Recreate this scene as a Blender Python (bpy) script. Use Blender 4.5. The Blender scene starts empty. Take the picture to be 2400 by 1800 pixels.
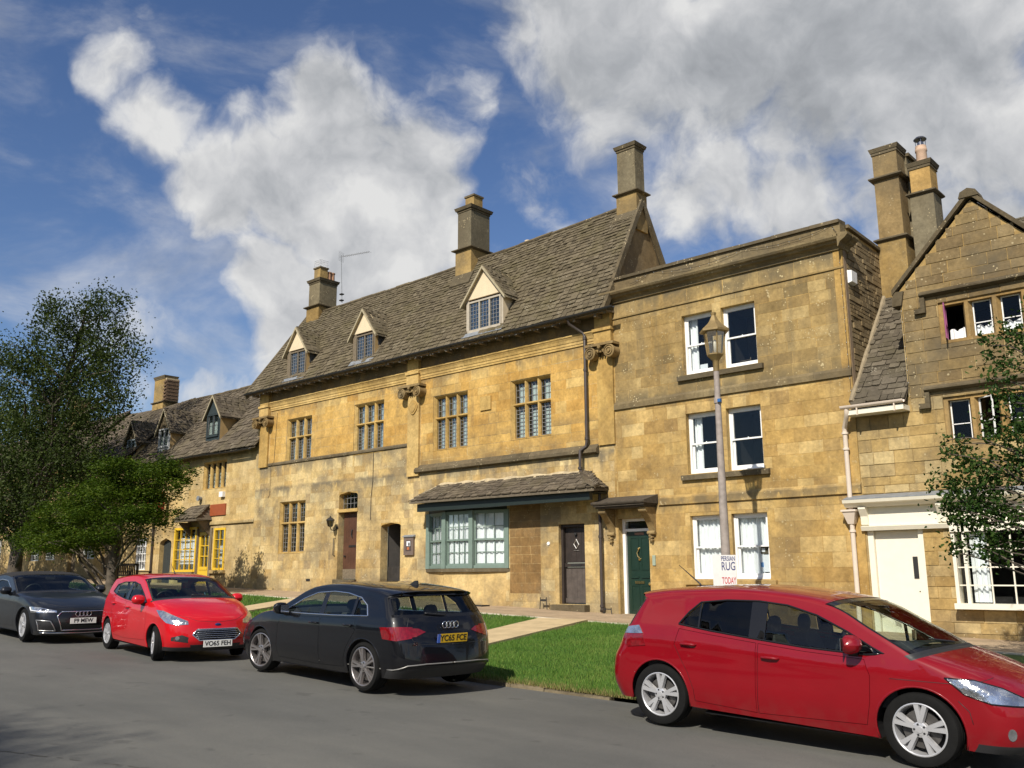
import bpy, bmesh, math, random
import numpy as np
from mathutils import Vector, Matrix, Euler
from mathutils.geometry import delaunay_2d_cdt
from mathutils.bvhtree import BVHTree

R = math.radians
rng = random.Random(7)
scene = bpy.context.scene
COL = scene.collection

# ------------------------------------------------------------------ camera
EYE = Vector((0.0, 0.0, 1.545))
PITCH, ROLL, YAW = math.atan(445 / 2150.0), R(0.3), R(47.93)
fw = Vector((-math.cos(YAW) * math.cos(PITCH), math.sin(YAW) * math.cos(PITCH), math.sin(PITCH)))
rt = fw.cross(Vector((0, 0, 1))).normalized()
up = rt.cross(fw)
rt2 = rt * math.cos(ROLL) - up * math.sin(ROLL)
up2 = rt * math.sin(ROLL) + up * math.cos(ROLL)
cd = bpy.data.cameras.new('camera')
cd.sensor_width = 36.0
cd.lens = 36.0 * 2150 / 2400
cd.clip_end = 3000
cam = bpy.data.objects.new('camera', cd)
COL.objects.link(cam)
cam.matrix_world = Matrix(((rt2.x, up2.x, -fw.x, EYE.x), (rt2.y, up2.y, -fw.y, EYE.y), (rt2.z, up2.z, -fw.z, EYE.z), (0, 0, 0, 1)))
scene.camera = cam

# ------------------------------------------------------------------ light
SUN_AZ, SUN_EL = R(164), R(40)            # azimuth from +Y towards +X
S = Vector((math.sin(SUN_AZ) * math.cos(SUN_EL), math.cos(SUN_AZ) * math.cos(SUN_EL), math.sin(SUN_EL)))
sl = bpy.data.lights.new('sun', 'SUN')
sl.energy = 5.0
sl.angle = R(0.53)
sl.color = (1.0, 0.93, 0.82)
sun = bpy.data.objects.new('sun', sl)
COL.objects.link(sun)
sun.rotation_euler = (-S).to_track_quat('-Z', 'Y').to_euler()
scene.view_settings.view_transform = 'Standard'
scene.view_settings.look = 'None'
scene.view_settings.gamma = 1.0
scene.view_settings.use_curve_mapping = False
scene.view_settings.exposure = 0.18

# ------------------------------------------------------------------ node helper
class NT:
    def __init__(self, nt):
        self.nt = nt
    def node(self, typ, ins=None, **props):
        n = self.nt.nodes.new(typ)
        for k, v in props.items():
            setattr(n, k, v)
        for k, v in (ins or {}).items():
            self.put(n.inputs[k], v)
        return n
    def put(self, sock, v):
        if hasattr(v, 'is_output') or isinstance(v, bpy.types.NodeSocket):
            self.nt.links.new(v, sock)
        else:
            if sock.type == 'RGBA' and hasattr(v, '__len__') and len(v) == 3:
                v = (*v, 1)
            sock.default_value = v
    def m(self, op, a, b=0.0, c=None, clamp=False):
        n = self.node('ShaderNodeMath', operation=op, use_clamp=clamp)
        self.put(n.inputs[0], a); self.put(n.inputs[1], b)
        if c is not None:
            self.put(n.inputs[2], c)
        return n.outputs[0]
    def v(self, op, a, b=(0, 0, 0)):
        n = self.node('ShaderNodeVectorMath', operation=op)
        self.put(n.inputs[0], a)
        if op == 'SCALE':
            self.put(n.inputs[3], b)
        else:
            self.put(n.inputs[1], b)
        return n.outputs['Value'] if op in ('DOT_PRODUCT', 'LENGTH', 'DISTANCE') else n.outputs[0]
    def mix(self, f, a, b, mode='MIX'):
        n = self.node('ShaderNodeMix', data_type='RGBA', blend_type=mode)
        n.clamp_factor = True
        self.put(n.inputs[0], f); self.put(n.inputs[6], a); self.put(n.inputs[7], b)
        return n.outputs[2]
    def rng(self, x, a, b, c=0.0, d=1.0, smooth=True):
        n = self.node('ShaderNodeMapRange', interpolation_type='SMOOTHSTEP' if smooth else 'LINEAR')
        for i, q in enumerate((x, a, b, c, d)):
            self.put(n.inputs[i], q)
        return n.outputs[0]
    def noise(self, vec, scale, detail=3.0, rough=0.55, dist=0.0):
        n = self.node('ShaderNodeTexNoise', {'Scale': scale, 'Detail': detail, 'Roughness': rough, 'Distortion': dist})
        if vec is not None:
            self.put(n.inputs['Vector'], vec)
        return n.outputs['Fac']
    def voro(self, vec, scale, feature='F1'):
        n = self.node('ShaderNodeTexVoronoi', {'Scale': scale}, feature=feature)
        self.put(n.inputs['Vector'], vec)
        return n.outputs['Distance']
    def ramp(self, f, stops, interp='LINEAR'):
        n = self.node('ShaderNodeValToRGB')
        n.color_ramp.interpolation = interp
        el = n.color_ramp.elements
        while len(el) < len(stops):
            el.new(0.5)
        for e, (p, c) in zip(el, stops):
            e.position = p
            e.color = (*c, 1) if len(c) == 3 else c
        self.put(n.inputs[0], f)
        return n.outputs[0]
    def scale3(self, vec, s):
        return self.v('MULTIPLY', vec, s)
    def bump(self, h, strength=0.3, dist=0.01):
        n = self.node('ShaderNodeBump', {'Strength': strength, 'Distance': dist, 'Height': h})
        return n.outputs[0]

# ------------------------------------------------------------------ world: sky with clouds, laid out by direction
world = bpy.data.worlds.new('World')
scene.world = world
world.use_nodes = True
w = NT(world.node_tree)
bg = world.node_tree.nodes['Background']
sky = w.node('ShaderNodeTexSky', sky_type='NISHITA')
sky.sun_disc = False
sky.sun_elevation = SUN_EL
sky.sun_rotation = SUN_AZ
sky.altitude = 200
sky.air_density = 1.0
sky.dust_density = 0.4
sky.ozone_density = 3.0
skyc = sky.outputs[0]
hs = w.node('ShaderNodeHueSaturation', {'Hue': 0.508, 'Saturation': 1.10, 'Value': 1.20, 'Color': skyc})
skyc = w.mix(1.0, hs.outputs[0], (0.98, 1.0, 1.02), 'MULTIPLY')
D = w.v('NORMALIZE', w.node('ShaderNodeTexCoord').outputs['Generated'])
dz = w.node('ShaderNodeSeparateXYZ', {'Vector': D}).outputs[2]
wob = w.node('ShaderNodeTexNoise', {'Scale': 9.0, 'Detail': 4.0})
w.put(wob.inputs['Vector'], D)
wv = w.v('SCALE', w.v('SUBTRACT', wob.outputs['Color'], (0.5, 0.5, 0.5)), 0.075)
DW = w.v('ADD', D, wv)
# cloud bodies: (azimuth from +Y towards -X in degrees, elevation in degrees, radius in degrees, weight)
CLOUDS = [
    (54.1, 28.6, 3.6, 1.25), (53.2, 25.8, 5.0, 1.25), (49.8, 24.4, 4.8, 1.25), (56.2, 22.8, 4.6, 1.2), (51.6, 20.5, 5.2, 1.15),
    (48.2, 20.8, 4.2, 1.1), (57.6, 18.0, 3.6, 1.1), (55.6, 15.4, 3.6, 1.1), (51.0, 16.6, 4.6, 0.95), (47.6, 23.2, 3.2, 1.1),
    (64.6, 25.9, 3.2, 0.92), (62.3, 23.6, 3.2, 0.95), (60.2, 21.6, 3.0, 0.95), (67.2, 28.4, 2.6, 0.8), (66.2, 31.5, 2.0, 0.6),
    (36.0, 33.5, 7.5, 1.05), (29.0, 30.0, 8.5, 1.1), (19.5, 32.5, 10.0, 1.15), (14.0, 27.0, 9.5, 1.05), (31.5, 23.5, 5.0, 0.9),
    (24.0, 22.5, 5.6, 0.95), (17.0, 21.5, 5.0, 0.85), (41.5, 33.0, 4.2, 0.8), (40.6, 23.6, 3.6, 0.66), (37.5, 19.0, 4.0, 0.62), (27.5, 17.5, 4.5, 0.85),
    (44.0, 29.5, 3.0, 0.55), (33.0, 28.0, 5.0, 0.95), (23.0, 26.5, 6.0, 1.0), (28.0, 24.5, 4.5, 0.9), (69.0, 20.0, 4.0, 0.5), (60.0, 27.0, 3.0, 0.5), (12.5, 19.0, 3.8, 0.8), (64.5, 14.0, 4.0, 0.55), (61.0, 11.5, 3.0, 0.6), (40.0, 14.5, 3.0, 0.55),
]
tot = None
for az, el, rad, wt in CLOUDS:
    a, e = R(az), R(el)
    c = (-math.sin(a) * math.cos(e), math.cos(a) * math.cos(e), math.sin(e))
    q = w.v('DISTANCE', DW, c)
    g = w.rng(q, 0.0, 2 * math.sin(R(rad * 1.55) / 2), wt, 0.0)
    tot = g if tot is None else w.m('MAXIMUM', tot, g)
# all round the rest of the sky the same mixture of cumulus goes on by noise
fd = w.v('DOT_PRODUCT', D, tuple(fw))
outm = w.rng(fd, 0.70, 0.86, 1.0, 0.0)
gen = w.rng(w.noise(DW, 3.2, 3.0), 0.46, 0.66, 0.0, 1.1)
tot = w.m('MAXIMUM', tot, w.m('MULTIPLY', gen, outm))
def puff(vec):
    n1 = w.noise(vec, 8.5, 7.0, 0.56)
    return n1
pf = puff(DW)
dens = w.m('ADD', tot, w.m('MULTIPLY', w.m('SUBTRACT', pf, 0.5), 1.9))
mask = w.rng(dens, 0.30, 0.84)
thin = w.m('MULTIPLY', w.rng(w.noise(w.scale3(D, (1.0, 1.0, 2.2)), 4.2, 7.0, 0.60, 0.4), 0.40, 0.76), 0.62)
mask = w.m('MAXIMUM', mask, thin)
# the lit side of each billow is the one towards the sun, the thick parts below are greyer
pf2 = puff(w.v('ADD', DW, (0.012, -0.004, 0.030)))
big = w.noise(DW, 3.4, 3.0, 0.5)
lit = w.m('ADD', w.m('MULTIPLY', w.m('SUBTRACT', pf, pf2), 2.6), 0.74)
core = w.rng(dens, 0.75, 1.7, 0.0, 0.46)
lit = w.m('SUBTRACT', lit, core)
lit = w.m('ADD', lit, w.m('MULTIPLY', w.m('SUBTRACT', big, 0.5), 0.9))
deck = w.rng(w.v('DISTANCE', D, (-math.sin(R(21)) * math.cos(R(32)), math.cos(R(21)) * math.cos(R(32)), math.sin(R(32)))), 0.10, 0.46, 0.18, 0.0)
lit = w.m('SUBTRACT', lit, deck, clamp=True)
ccol = w.ramp(lit, [(0.0, (3.9, 4.1, 4.4)), (0.3, (5.0, 5.2, 5.5)), (0.65, (6.9, 7.0, 7.2)), (1.0, (8.9, 8.9, 8.85))])
final = w.mix(mask, skyc, ccol)
w.put(bg.inputs[0], final)
bg.inputs[1].default_value = 0.075

# ------------------------------------------------------------------ mesh helpers
class MB:
    """collects shapes and links them as ONE mesh object"""
    def __init__(self):
        self.v = []; self.f = []; self.mi = []
    def add(self, vs, fs, mi=0):
        o = len(self.v)
        self.v.extend([tuple(p) for p in vs])
        for f in fs:
            self.f.append(tuple(i + o for i in f)); self.mi.append(mi)
        return self
    def box(self, x0, x1, y0, y1, z0, z1, mi=0):
        return self.add([(x0, y0, z0), (x1, y0, z0), (x1, y1, z0), (x0, y1, z0), (x0, y0, z1), (x1, y0, z1), (x1, y1, z1), (x0, y1, z1)],
                        [(0, 3, 2, 1), (4, 5, 6, 7), (0, 1, 5, 4), (1, 2, 6, 5), (2, 3, 7, 6), (3, 0, 4, 7)], mi)
    def hexa(self, p, mi=0):
        """8 points: bottom ring 0-3, top ring 4-7"""
        return self.add(p, [(0, 3, 2, 1), (4, 5, 6, 7), (0, 1, 5, 4), (1, 2, 6, 5), (2, 3, 7, 6), (3, 0, 4, 7)], mi)
    def prism(self, poly, axis, a, b, mi=0):
        """poly in the two other axes (order xyz without axis), extruded a..b"""
        n = len(poly)
        def P(p, t):
            return {'x': (t, p[0], p[1]), 'y': (p[0], t, p[1]), 'z': (p[0], p[1], t)}[axis]
        vs = [P(p, a) for p in poly] + [P(p, b) for p in poly]
        fs = [tuple(range(n)), tuple(range(2 * n - 1, n - 1, -1))] + [(i, i + n, (i + 1) % n + n, (i + 1) % n) for i in range(n)]
        return self.add(vs, fs, mi)
    def tube(self, pts, r, n=8, mi=0, cap=True):
        pts = [Vector(p) for p in pts]
        rs = r if hasattr(r, '__len__') else [r] * len(pts)
        rings = []
        ref = None
        for i, p in enumerate(pts):
            d = (pts[min(i + 1, len(pts) - 1)] - pts[max(i - 1, 0)]).normalized()
            if ref is None:
                ref = Vector((0, 0, 1)) if abs(d.z) < 0.9 else Vector((1, 0, 0))
            u = d.cross(ref).normalized(); ref = u.cross(d).normalized()
            rings.append([p + (u * math.cos(2 * math.pi * k / n) + ref * math.sin(2 * math.pi * k / n)) * rs[i] for k in range(n)])
        vs = [q for ring in rings for q in ring]
        fs = []
        for i in range(len(pts) - 1):
            for k in range(n):
                fs.append((i * n + k, i * n + (k + 1) % n, (i + 1) * n + (k + 1) % n, (i + 1) * n + k))
        if cap:
            fs.append(tuple(range(n - 1, -1, -1))); fs.append(tuple((len(pts) - 1) * n + k for k in range(n)))
        return self.add(vs, fs, mi)
    def lathe(self, prof, n=16, c=(0, 0, 0), axis='z', mi=0, a0=0.0, close=True):
        vs = []; fs = []
        for r, t in prof:
            for k in range(n):
                a = a0 + 2 * math.pi * k / n
                x, y = r * math.cos(a), r * math.sin(a)
                p = {'z': (x, y, t), 'y': (x, t, y), 'x': (t, x, y)}[axis]
                vs.append((p[0] + c[0], p[1] + c[1], p[2] + c[2]))
        for i in range(len(prof) - 1):
            for k in range(n):
                fs.append((i * n + k, i * n + (k + 1) % n, (i + 1) * n + (k + 1) % n, (i + 1) * n + k))
        if close:
            fs.append(tuple(range(n))); fs.append(tuple((len(prof) - 1) * n + k for k in range(n)))
        return self.add(vs, fs, mi)
    def grid(self, P, mi=0, flip=False):
        """P[i][j] points"""
        a, b = len(P), len(P[0])
        vs = [p for row in P for p in row]
        fs = []
        for i in range(a - 1):
            for j in range(b - 1):
                q = (i * b + j, i * b + j + 1, (i + 1) * b + j + 1, (i + 1) * b + j)
                fs.append(q[::-1] if flip else q)
        return self.add(vs, fs, mi)
    def mesh(self, name, mats, smooth=False, fix=True):
        me = bpy.data.meshes.new(name)
        me.from_pydata(self.v, [], self.f)
        mats = mats if isinstance(mats, (list, tuple)) else [mats]
        for m_ in mats:
            me.materials.append(m_)
        if len(mats) > 1:
            me.polygons.foreach_set('material_index', self.mi)
        if fix:
            bm = bmesh.new(); bm.from_mesh(me)
            bmesh.ops.recalc_face_normals(bm, faces=bm.faces)
            bm.to_mesh(me); bm.free()
        if smooth is not False:
            me.polygons.foreach_set('use_smooth', [True] * len(me.polygons))
            if smooth is not True:
                me.set_sharp_from_angle(angle=R(smooth))
        me.update()
        return me
    def build(self, name, mats, parent=None, smooth=False, local=False, fix=True):
        me = self.mesh(name, mats, smooth, fix)
        return link(name, me, parent, local)

def link(name, me, parent=None, local=False):
    o = bpy.data.objects.new(name, me)
    COL.objects.link(o)
    if parent is not None:
        adopt(o, parent, local)
    return o

def world_of(o):
    m_ = o.matrix_basis.copy()
    p = o.parent
    return m_ if p is None else world_of(p) @ o.matrix_parent_inverse @ m_

def adopt(o, parent, local=False):
    o.parent = parent
    if not local:
        o.matrix_parent_inverse = world_of(parent).inverted()

def tag(o, label=None, cat=None, group=None, kind=None):
    if label: o['label'] = label
    if cat: o['category'] = cat
    if group: o['group'] = group
    if kind: o['kind'] = kind
    return o

def thing(name, label, cat, loc=(0, 0, 0), rotz=0.0, group=None):
    o = bpy.data.objects.new(name, None)
    o.empty_display_size = 0.2
    COL.objects.link(o)
    o.location = loc
    o.rotation_euler = (0, 0, rotz)
    return tag(o, label, cat, group)

def interp(x, pts):
    if x <= pts[0][0]: return pts[0][1]
    for (a, b), (c, d) in zip(pts, pts[1:]):
        if x <= c:
            return b + (d - b) * (x - a) / (c - a)
    return pts[-1][1]

# ------------------------------------------------------------------ materials
def new_mat(name):
    m_ = bpy.data.materials.new(name)
    m_.use_nodes = True
    t = NT(m_.node_tree)
    b = m_.node_tree.nodes['Principled BSDF']
    return m_, t, b

def plain(name, col, rough=0.6, metal=0.0, var=0.12, scale=8.0, bump=0.0, spec=0.5, coat=0.0, bscale=60.0):
    m_, t, b = new_mat(name)
    pos = t.node('ShaderNodeNewGeometry').outputs['Position']
    n = t.noise(pos, scale, 4.0)
    k = t.rng(n, 0.3, 0.7, 1 - var, 1 + var, False)
    t.put(b.inputs['Base Color'], t.mix(1.0, col, t.node('ShaderNodeCombineColor', {0: k, 1: k, 2: k}).outputs[0], 'MULTIPLY'))
    b.inputs['Roughness'].default_value = rough
    b.inputs['Metallic'].default_value = metal
    b.inputs['Specular IOR Level'].default_value = spec
    b.inputs['Coat Weight'].default_value = coat
    if bump:
        t.put(b.inputs['Normal'], t.bump(t.noise(pos, bscale, 4.0), bump, 0.01))
    return m_

def rnd_socket(t):
    oi = t.node('ShaderNodeObjectInfo').outputs['Random']
    ri = t.node('ShaderNodeNewGeometry').outputs['Random Per Island']
    return t.m('FRACT', t.m('ADD', oi, ri))

def stone(name, tones, bands=(), grey=0.25, speck=0.3, bump=0.5, dirt=(0.13, 0.11, 0.075), base_z=None, streak=0.5, pale=(0.50, 0.42, 0.26), gain=(0.90, 0.88, 0.84)):
    """honey limestone: one tone per block, weather stains with their own shape, lichen specks.
    bands: (z, height above, height below, strength) of grey weathering along ledges"""
    m_, t, b = new_mat(name)
    geo = t.node('ShaderNodeNewGeometry')
    pos = geo.outputs['Position']
    r = rnd_socket(t)
    col = t.ramp(r, [(i / (len(tones) - 1), c) for i, c in enumerate(tones)])
    # cloudy ochre variation inside and across blocks
    n1 = t.noise(pos, 1.7, 5.0, 0.6)
    col = t.mix(t.rng(n1, 0.38, 0.68, 0.0, 0.55), col, t.mix(0.5, col, tones[-1]))
    n0 = t.noise(t.scale3(pos, (1.0, 1.0, 0.7)), 0.55, 5.0, 0.62)
    kk = t.rng(n0, 0.30, 0.70, 0.70, 1.22, False)
    col = t.mix(1.0, col, t.node('ShaderNodeCombineColor', {0: kk, 1: t.m('POWER', kk, 1.15), 2: t.m('POWER', kk, 1.35)}).outputs[0], 'MULTIPLY')
    n2 = t.noise(pos, 14.0, 5.0, 0.65)
    n3 = t.noise(pos, 3.6, 4.0, 0.6)
    k = t.m('MULTIPLY', t.rng(n2, 0.25, 0.75, 0.74, 1.20, False), t.rng(n3, 0.30, 0.70, 0.80, 1.16, False))
    col = t.mix(1.0, col, t.node('ShaderNodeCombineColor', {0: k, 1: k, 2: k}).outputs[0], 'MULTIPLY')
    sz = t.node('ShaderNodeSeparateXYZ', {'Vector': pos})
    z = sz.outputs[2]
    st = t.noise(t.scale3(pos, (2.6, 2.6, 0.33)), 1.0, 5.0, 0.62)      # run-off streaks
    blot = t.noise(pos, 0.75, 5.0, 0.6)
    gm = t.m('MULTIPLY', t.rng(blot, 0.46, 0.66), grey)
    nb5 = t.m('MULTIPLY', t.m('SUBTRACT', t.noise(pos, 5.0, 3.0), 0.5), 0.12)
    nb2 = t.rng(t.noise(pos, 2.2, 4.0), 0.32, 0.62, 0.3, 1.0)
    for bz, ha, hb, stg in bands:
        zz = t.m('ADD', z, nb5)
        ma = t.m('MULTIPLY', t.rng(zz, bz, bz + ha, 1.0, 0.0), t.m('GREATER_THAN', zz, bz))
        drip = t.m('MULTIPLY', hb, t.rng(st, 0.35, 0.70, 0.05, 1.6, False))
        mb = t.m('MULTIPLY', t.rng(t.m('SUBTRACT', bz, zz), 0.0, drip, 1.0, 0.0), t.m('LESS_THAN', zz, bz))
        mm = t.m('MULTIPLY', t.m('MAXIMUM', ma, mb), stg)
        mm = t.m('MULTIPLY', mm, nb2)
        gm = t.m('MAXIMUM', gm, mm)
    gm = t.m('MAXIMUM', gm, t.m('MULTIPLY', t.rng(st, 0.52, 0.70), streak))
    if base_z is not None:
        damp = t.rng(t.m('ADD', z, t.m('MULTIPLY', sz.outputs[0], 0.033)), base_z, base_z + 1.0, 0.55, 0.0)
        gm = t.m('MAXIMUM', gm, t.m('MULTIPLY', damp, t.rng(n1, 0.36, 0.60)))
    col = t.mix(gm, col, dirt)
    # pale lichen specks, thickest where it is weathered
    vz = t.voro(pos, 15.0)
    sp = t.m('MULTIPLY', t.m('LESS_THAN', vz, t.m('MULTIPLY', t.rng(t.noise(pos, 3.0, 4.0), 0.44, 0.72), 0.36)), t.m('ADD', t.m('MULTIPLY', gm, 0.6), speck * 0.65))
    col = t.mix(sp, col, pale)
    t.put(b.inputs['Base Color'], t.mix(1.0, col, gain, 'MULTIPLY'))
    b.inputs['Roughness'].default_value = 0.92
    b.inputs['Specular IOR Level'].default_value = 0.2
    h = t.noise(pos, 30.0, 6.0, 0.7)
    t.put(b.inputs['Normal'], t.bump(h, bump, 0.012))
    return m_

def slate_mat(name, tones, moss=0.35, mosscol=(0.16, 0.135, 0.06)):
    m_, t, b = new_mat(name)
    pos = t.node('ShaderNodeNewGeometry').outputs['Position']
    r = rnd_socket(t)
    col = t.ramp(r, [(i / (len(tones) - 1), c) for i, c in enumerate(tones)])
    n = t.noise(pos, 11.0, 5.0, 0.65)
    k = t.rng(n, 0.25, 0.75, 0.68, 1.25, False)
    col = t.mix(1.0, col, t.node('ShaderNodeCombineColor', {0: k, 1: k, 2: k}).outputs[0], 'MULTIPLY')
    col = t.mix(t.m('MULTIPLY', t.rng(t.noise(pos, 1.3, 5.0, 0.65), 0.46, 0.70), moss), col, mosscol)
    sp = t.m('LESS_THAN', t.voro(pos, 26.0), t.m('MULTIPLY', t.rng(t.noise(pos, 2.4, 3.0), 0.46, 0.72), 0.30))
    col = t.mix(t.m('MULTIPLY', sp, 0.7), col, (0.46, 0.42, 0.32))
    t.put(b.inputs['Base Color'], col)
    b.inputs['Roughness'].default_value = 0.9
    b.inputs['Specular IOR Level'].default_value = 0.25
    t.put(b.inputs['Normal'], t.bump(t.noise(pos, 45.0, 5.0, 0.65), 0.5, 0.008))
    return m_

def glass_mat(name, tint=(0.75, 0.80, 0.80), refl=0.10, rough=0.01, wav=0.0, fres=0.6):
    """thin pane: clear straight-through transmission plus a mirror film"""
    m_ = bpy.data.materials.new(name)
    m_.use_nodes = True
    t = NT(m_.node_tree)
    out = m_.node_tree.nodes['Material Output']
    m_.node_tree.nodes.remove(m_.node_tree.nodes['Principled BSDF'])
    tr = t.node('ShaderNodeBsdfTransparent', {'Color': tint})
    gl = t.node('ShaderNodeBsdfGlossy', {'Color': (1, 1, 1, 1), 'Roughness': rough})
    if wav:
        pos = t.node('ShaderNodeNewGeometry').outputs['Position']
        t.put(gl.inputs['Normal'], t.bump(t.noise(pos, 5.0, 2.0), wav, 0.02))
    fr = t.node('ShaderNodeLayerWeight', {'Blend': 0.28})
    f = t.m('ADD', t.m('MULTIPLY', fr.outputs['Fresnel'], fres), refl, clamp=True)
    mx = t.node('ShaderNodeMixShader', {0: f, 1: tr.outputs[0], 2: gl.outputs[0]})
    t.put(out.inputs[0], mx.outputs[0])
    return m_

# ================================================================== the setting
def zr(x):
    return interp(x, [(-160, 2.6), (-60, 1.35), (-30, 0.68), (-19, 0.36), (-15.4, 0.26), (-10.5, 0.18), (-4.5, 0.0), (12, -0.42), (60, -1.4)])
def zp(x):
    return interp(x, [(-160, 3.4), (-60, 1.85), (-51, 1.63), (-44.5, 1.5), (-30, 1.1), (-26, 1.0), (-13.3, 0.60), (-6, 0.38), (12, -0.12), (60, -1.2)])
KERB = [(-160, 9.9), (-60, 9.7), (-20, 9.5), (-12, 9.42), (-9, 9.25), (-6.4, 9.4), (-5.9, 10.15), (60, 10.15)]
def yk(x):
    return interp(x, KERB)
YP = 16.15
def zl(x, y):
    """height of the grass bank between kerb and pavement"""
    a, b = zr(x) + 0.03, zp(x) - 0.05
    s = max(0.0, min(1.0, (y - yk(x)) / (YP - yk(x))))
    return a + (b - a) * (s * 0.85 + 0.15 * s * s * (3 - 2 * s))

def road_mat():
    m_, t, b = new_mat('asphalt')
    pos = t.node('ShaderNodeNewGeometry').outputs['Position']
    big = t.noise(pos, 0.35, 5.0, 0.6)
    mid = t.noise(t.scale3(pos, (0.25, 1.0, 1.0)), 1.6, 4.0, 0.6)
    fine = t.noise(pos, 170.0, 3.0, 0.7)
    col = t.ramp(t.m('ADD', t.m('MULTIPLY', big, 0.6), t.m('MULTIPLY', mid, 0.4)), [(0.30, (0.078, 0.079, 0.073)), (0.52, (0.112, 0.111, 0.100)), (0.72, (0.148, 0.144, 0.126))])
    k = t.rng(fine, 0.28, 0.72, 0.62, 1.42, False)
    col = t.mix(1.0, col, t.node('ShaderNodeCombineColor', {0: k, 1: k, 2: k}).outputs[0], 'MULTIPLY')
    agg = t.voro(pos, 95.0)
    col = t.mix(t.m('MULTIPLY', t.m('LESS_THAN', agg, 0.17), 0.45), col, (0.24, 0.22, 0.18))
    spots = t.m('MULTIPLY', t.rng(t.noise(pos, 3.3, 2.0), 0.66, 0.74), 0.35)
    col = t.mix(spots, col, (0.045, 0.044, 0.042))
    t.put(b.inputs['Base Color'], col)
    b.inputs['Roughness'].default_value = 0.86
    b.inputs['Specular IOR Level'].default_value = 0.3
    h = t.m('ADD', t.noise(pos, 120.0, 3.0), t.m('MULTIPLY', t.noise(pos, 9.0, 3.0), 0.5))
    t.put(b.inputs['Normal'], t.bump(h, 0.55, 0.008))
    return m_

M_ROAD = road_mat()
M_EARTH = plain('earth', (0.075, 0.07, 0.035), 0.95, var=0.3, scale=2.0, bump=0.4)
M_KERB = stone('kerb_limestone', [(0.22, 0.18, 0.12), (0.29, 0.24, 0.16), (0.18, 0.15, 0.10)], grey=0.5, speck=0.2)
M_PAVE = plain('pavement_gravel_tarmac', (0.36, 0.265, 0.165), 0.9, var=0.2, scale=2.5, bump=0.5, bscale=140.0)
M_EDGE = plain('pale_edging_stone', (0.52, 0.46, 0.35), 0.9, var=0.2, scale=6.0, bump=0.3)
M_PATH = plain('path_gravel_concrete', (0.50, 0.385, 0.215), 0.92, var=0.16, scale=3.0, bump=0.4, bscale=120.0)

def grass_mat(name, a, b_, c):
    m_, t, b = new_mat(name)
    pos = t.node('ShaderNodeNewGeometry').outputs['Position']
    r = t.node('ShaderNodeNewGeometry').outputs['Random Per Island']
    n = t.noise(pos, 0.8, 4.0, 0.6)
    col = t.ramp(t.m('ADD', t.m('MULTIPLY', n, 0.6), t.m('MULTIPLY', r, 0.4)), [(0.25, a), (0.5, b_), (0.75, c)])
    t.put(b.inputs['Base Color'], col)
    b.inputs['Roughness'].default_value = 0.7
    b.inputs['Specular IOR Level'].default_value = 0.25
    return m_
M_TURF = grass_mat('turf_soil', (0.022, 0.055, 0.009), (0.030, 0.075, 0.011), (0.042, 0.090, 0.014))
M_BLADE = grass_mat('grass_blade', (0.045, 0.110, 0.014), (0.075, 0.165, 0.018), (0.165, 0.215, 0.045))

# ground sheet, big enough to reach the horizon
mb = MB()
xs = [-900, -400, -160] + list(range(-120, 61, 6)) + [160, 500, 900]
ys = [-900, -300, -60, -14, 5, 12, 20, 40, 100, 300, 900]
mb.grid([[(x, y, zr(max(-160, min(60, x))) - 0.16 - (0.2 if y < -13 else 0)) for y in ys] for x in xs])
tag(mb.build('ground', M_EARTH, smooth=True), kind='structure')

# road
mb = MB()
xs = [x * 0.5 for x in range(-320, 81)]
rows = []
for x in xs:
    row = []
    for i in range(13):
        y = -12 + (yk(x) + 12) * i / 12
        row.append((x, y, zr(x) + 0.00 - 0.025 * max(0, (y - 4) / 6)))
    rows.append(row)
mb.grid(rows)
road = mb.build('road', M_ROAD, smooth=True)
tag(road, kind='structure')
M_SEAM = plain('road_seam_tar', (0.050, 0.045, 0.036), 0.9, var=0.5, scale=30.0)
def seam(pts, wmax):
    m2 = MB(); L = []
    for (x0, y0), (x1, y1) in zip(pts, pts[1:]):
        n = int(math.hypot(x1 - x0, y1 - y0) / 0.07)
        for i in range(n):
            f = i / n
            L.append((x0 + (x1 - x0) * f + rng.uniform(-.012, .012), y0 + (y1 - y0) * f + rng.uniform(-.012, .012)))
    for (a, b), (c, d) in zip(L, L[1:]):
        if rng.random() < 0.16: continue
        wd = wmax * rng.uniform(0.3, 1)
        dx, dy = c - a, d - b; l = math.hypot(dx, dy) or 1
        nx, ny = -dy / l * wd / 2, dx / l * wd / 2
        m2.add([(a + nx, b + ny, zr(a) + .0015), (a - nx, b - ny, zr(a) + .0015), (c - nx, d - ny, zr(c) + .0015), (c + nx, d + ny, zr(c) + .0015)], [(0, 1, 2, 3)])
    m2.build('tar_seam', M_SEAM, road)
seam([(-8.9, 3.02), (-7.7, 3.5), (-6.4, 4.05), (-5.6, 4.45)], 0.03)
seam([(-5.3, 4.55), (-4.5, 4.35), (-3.6, 4.25), (-2.4, 4.2), (-1.0, 4.1)], 0.05)

# kerb stones
kb = MB().box(-.5, .5, -.5, .5, -.5, .5).mesh('kerb_stone', M_KERB)
x = -60.0
nk = 0
while x < 3.0:
    L = rng.uniform(0.55, 1.0) if x > -35 else 1.6
    xm = x + L / 2
    if not (-6.7 < xm < -5.6):
        o = link('kerb_stone', kb)
        yy = yk(xm)
        o.location = (xm, yy + 0.045 + rng.uniform(-.012, .012), zr(xm) - 0.088 + rng.uniform(-.014, .010))
        o.scale = (L - 0.012, 0.11, 0.21)
        o.rotation_euler = (rng.uniform(-.03, .03), rng.uniform(-.012, .012) + math.atan(0.03), math.atan2(yk(xm + .3) - yk(xm - .3), .6))
        adopt(o, road)
        nk += 1
    x += L

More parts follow.
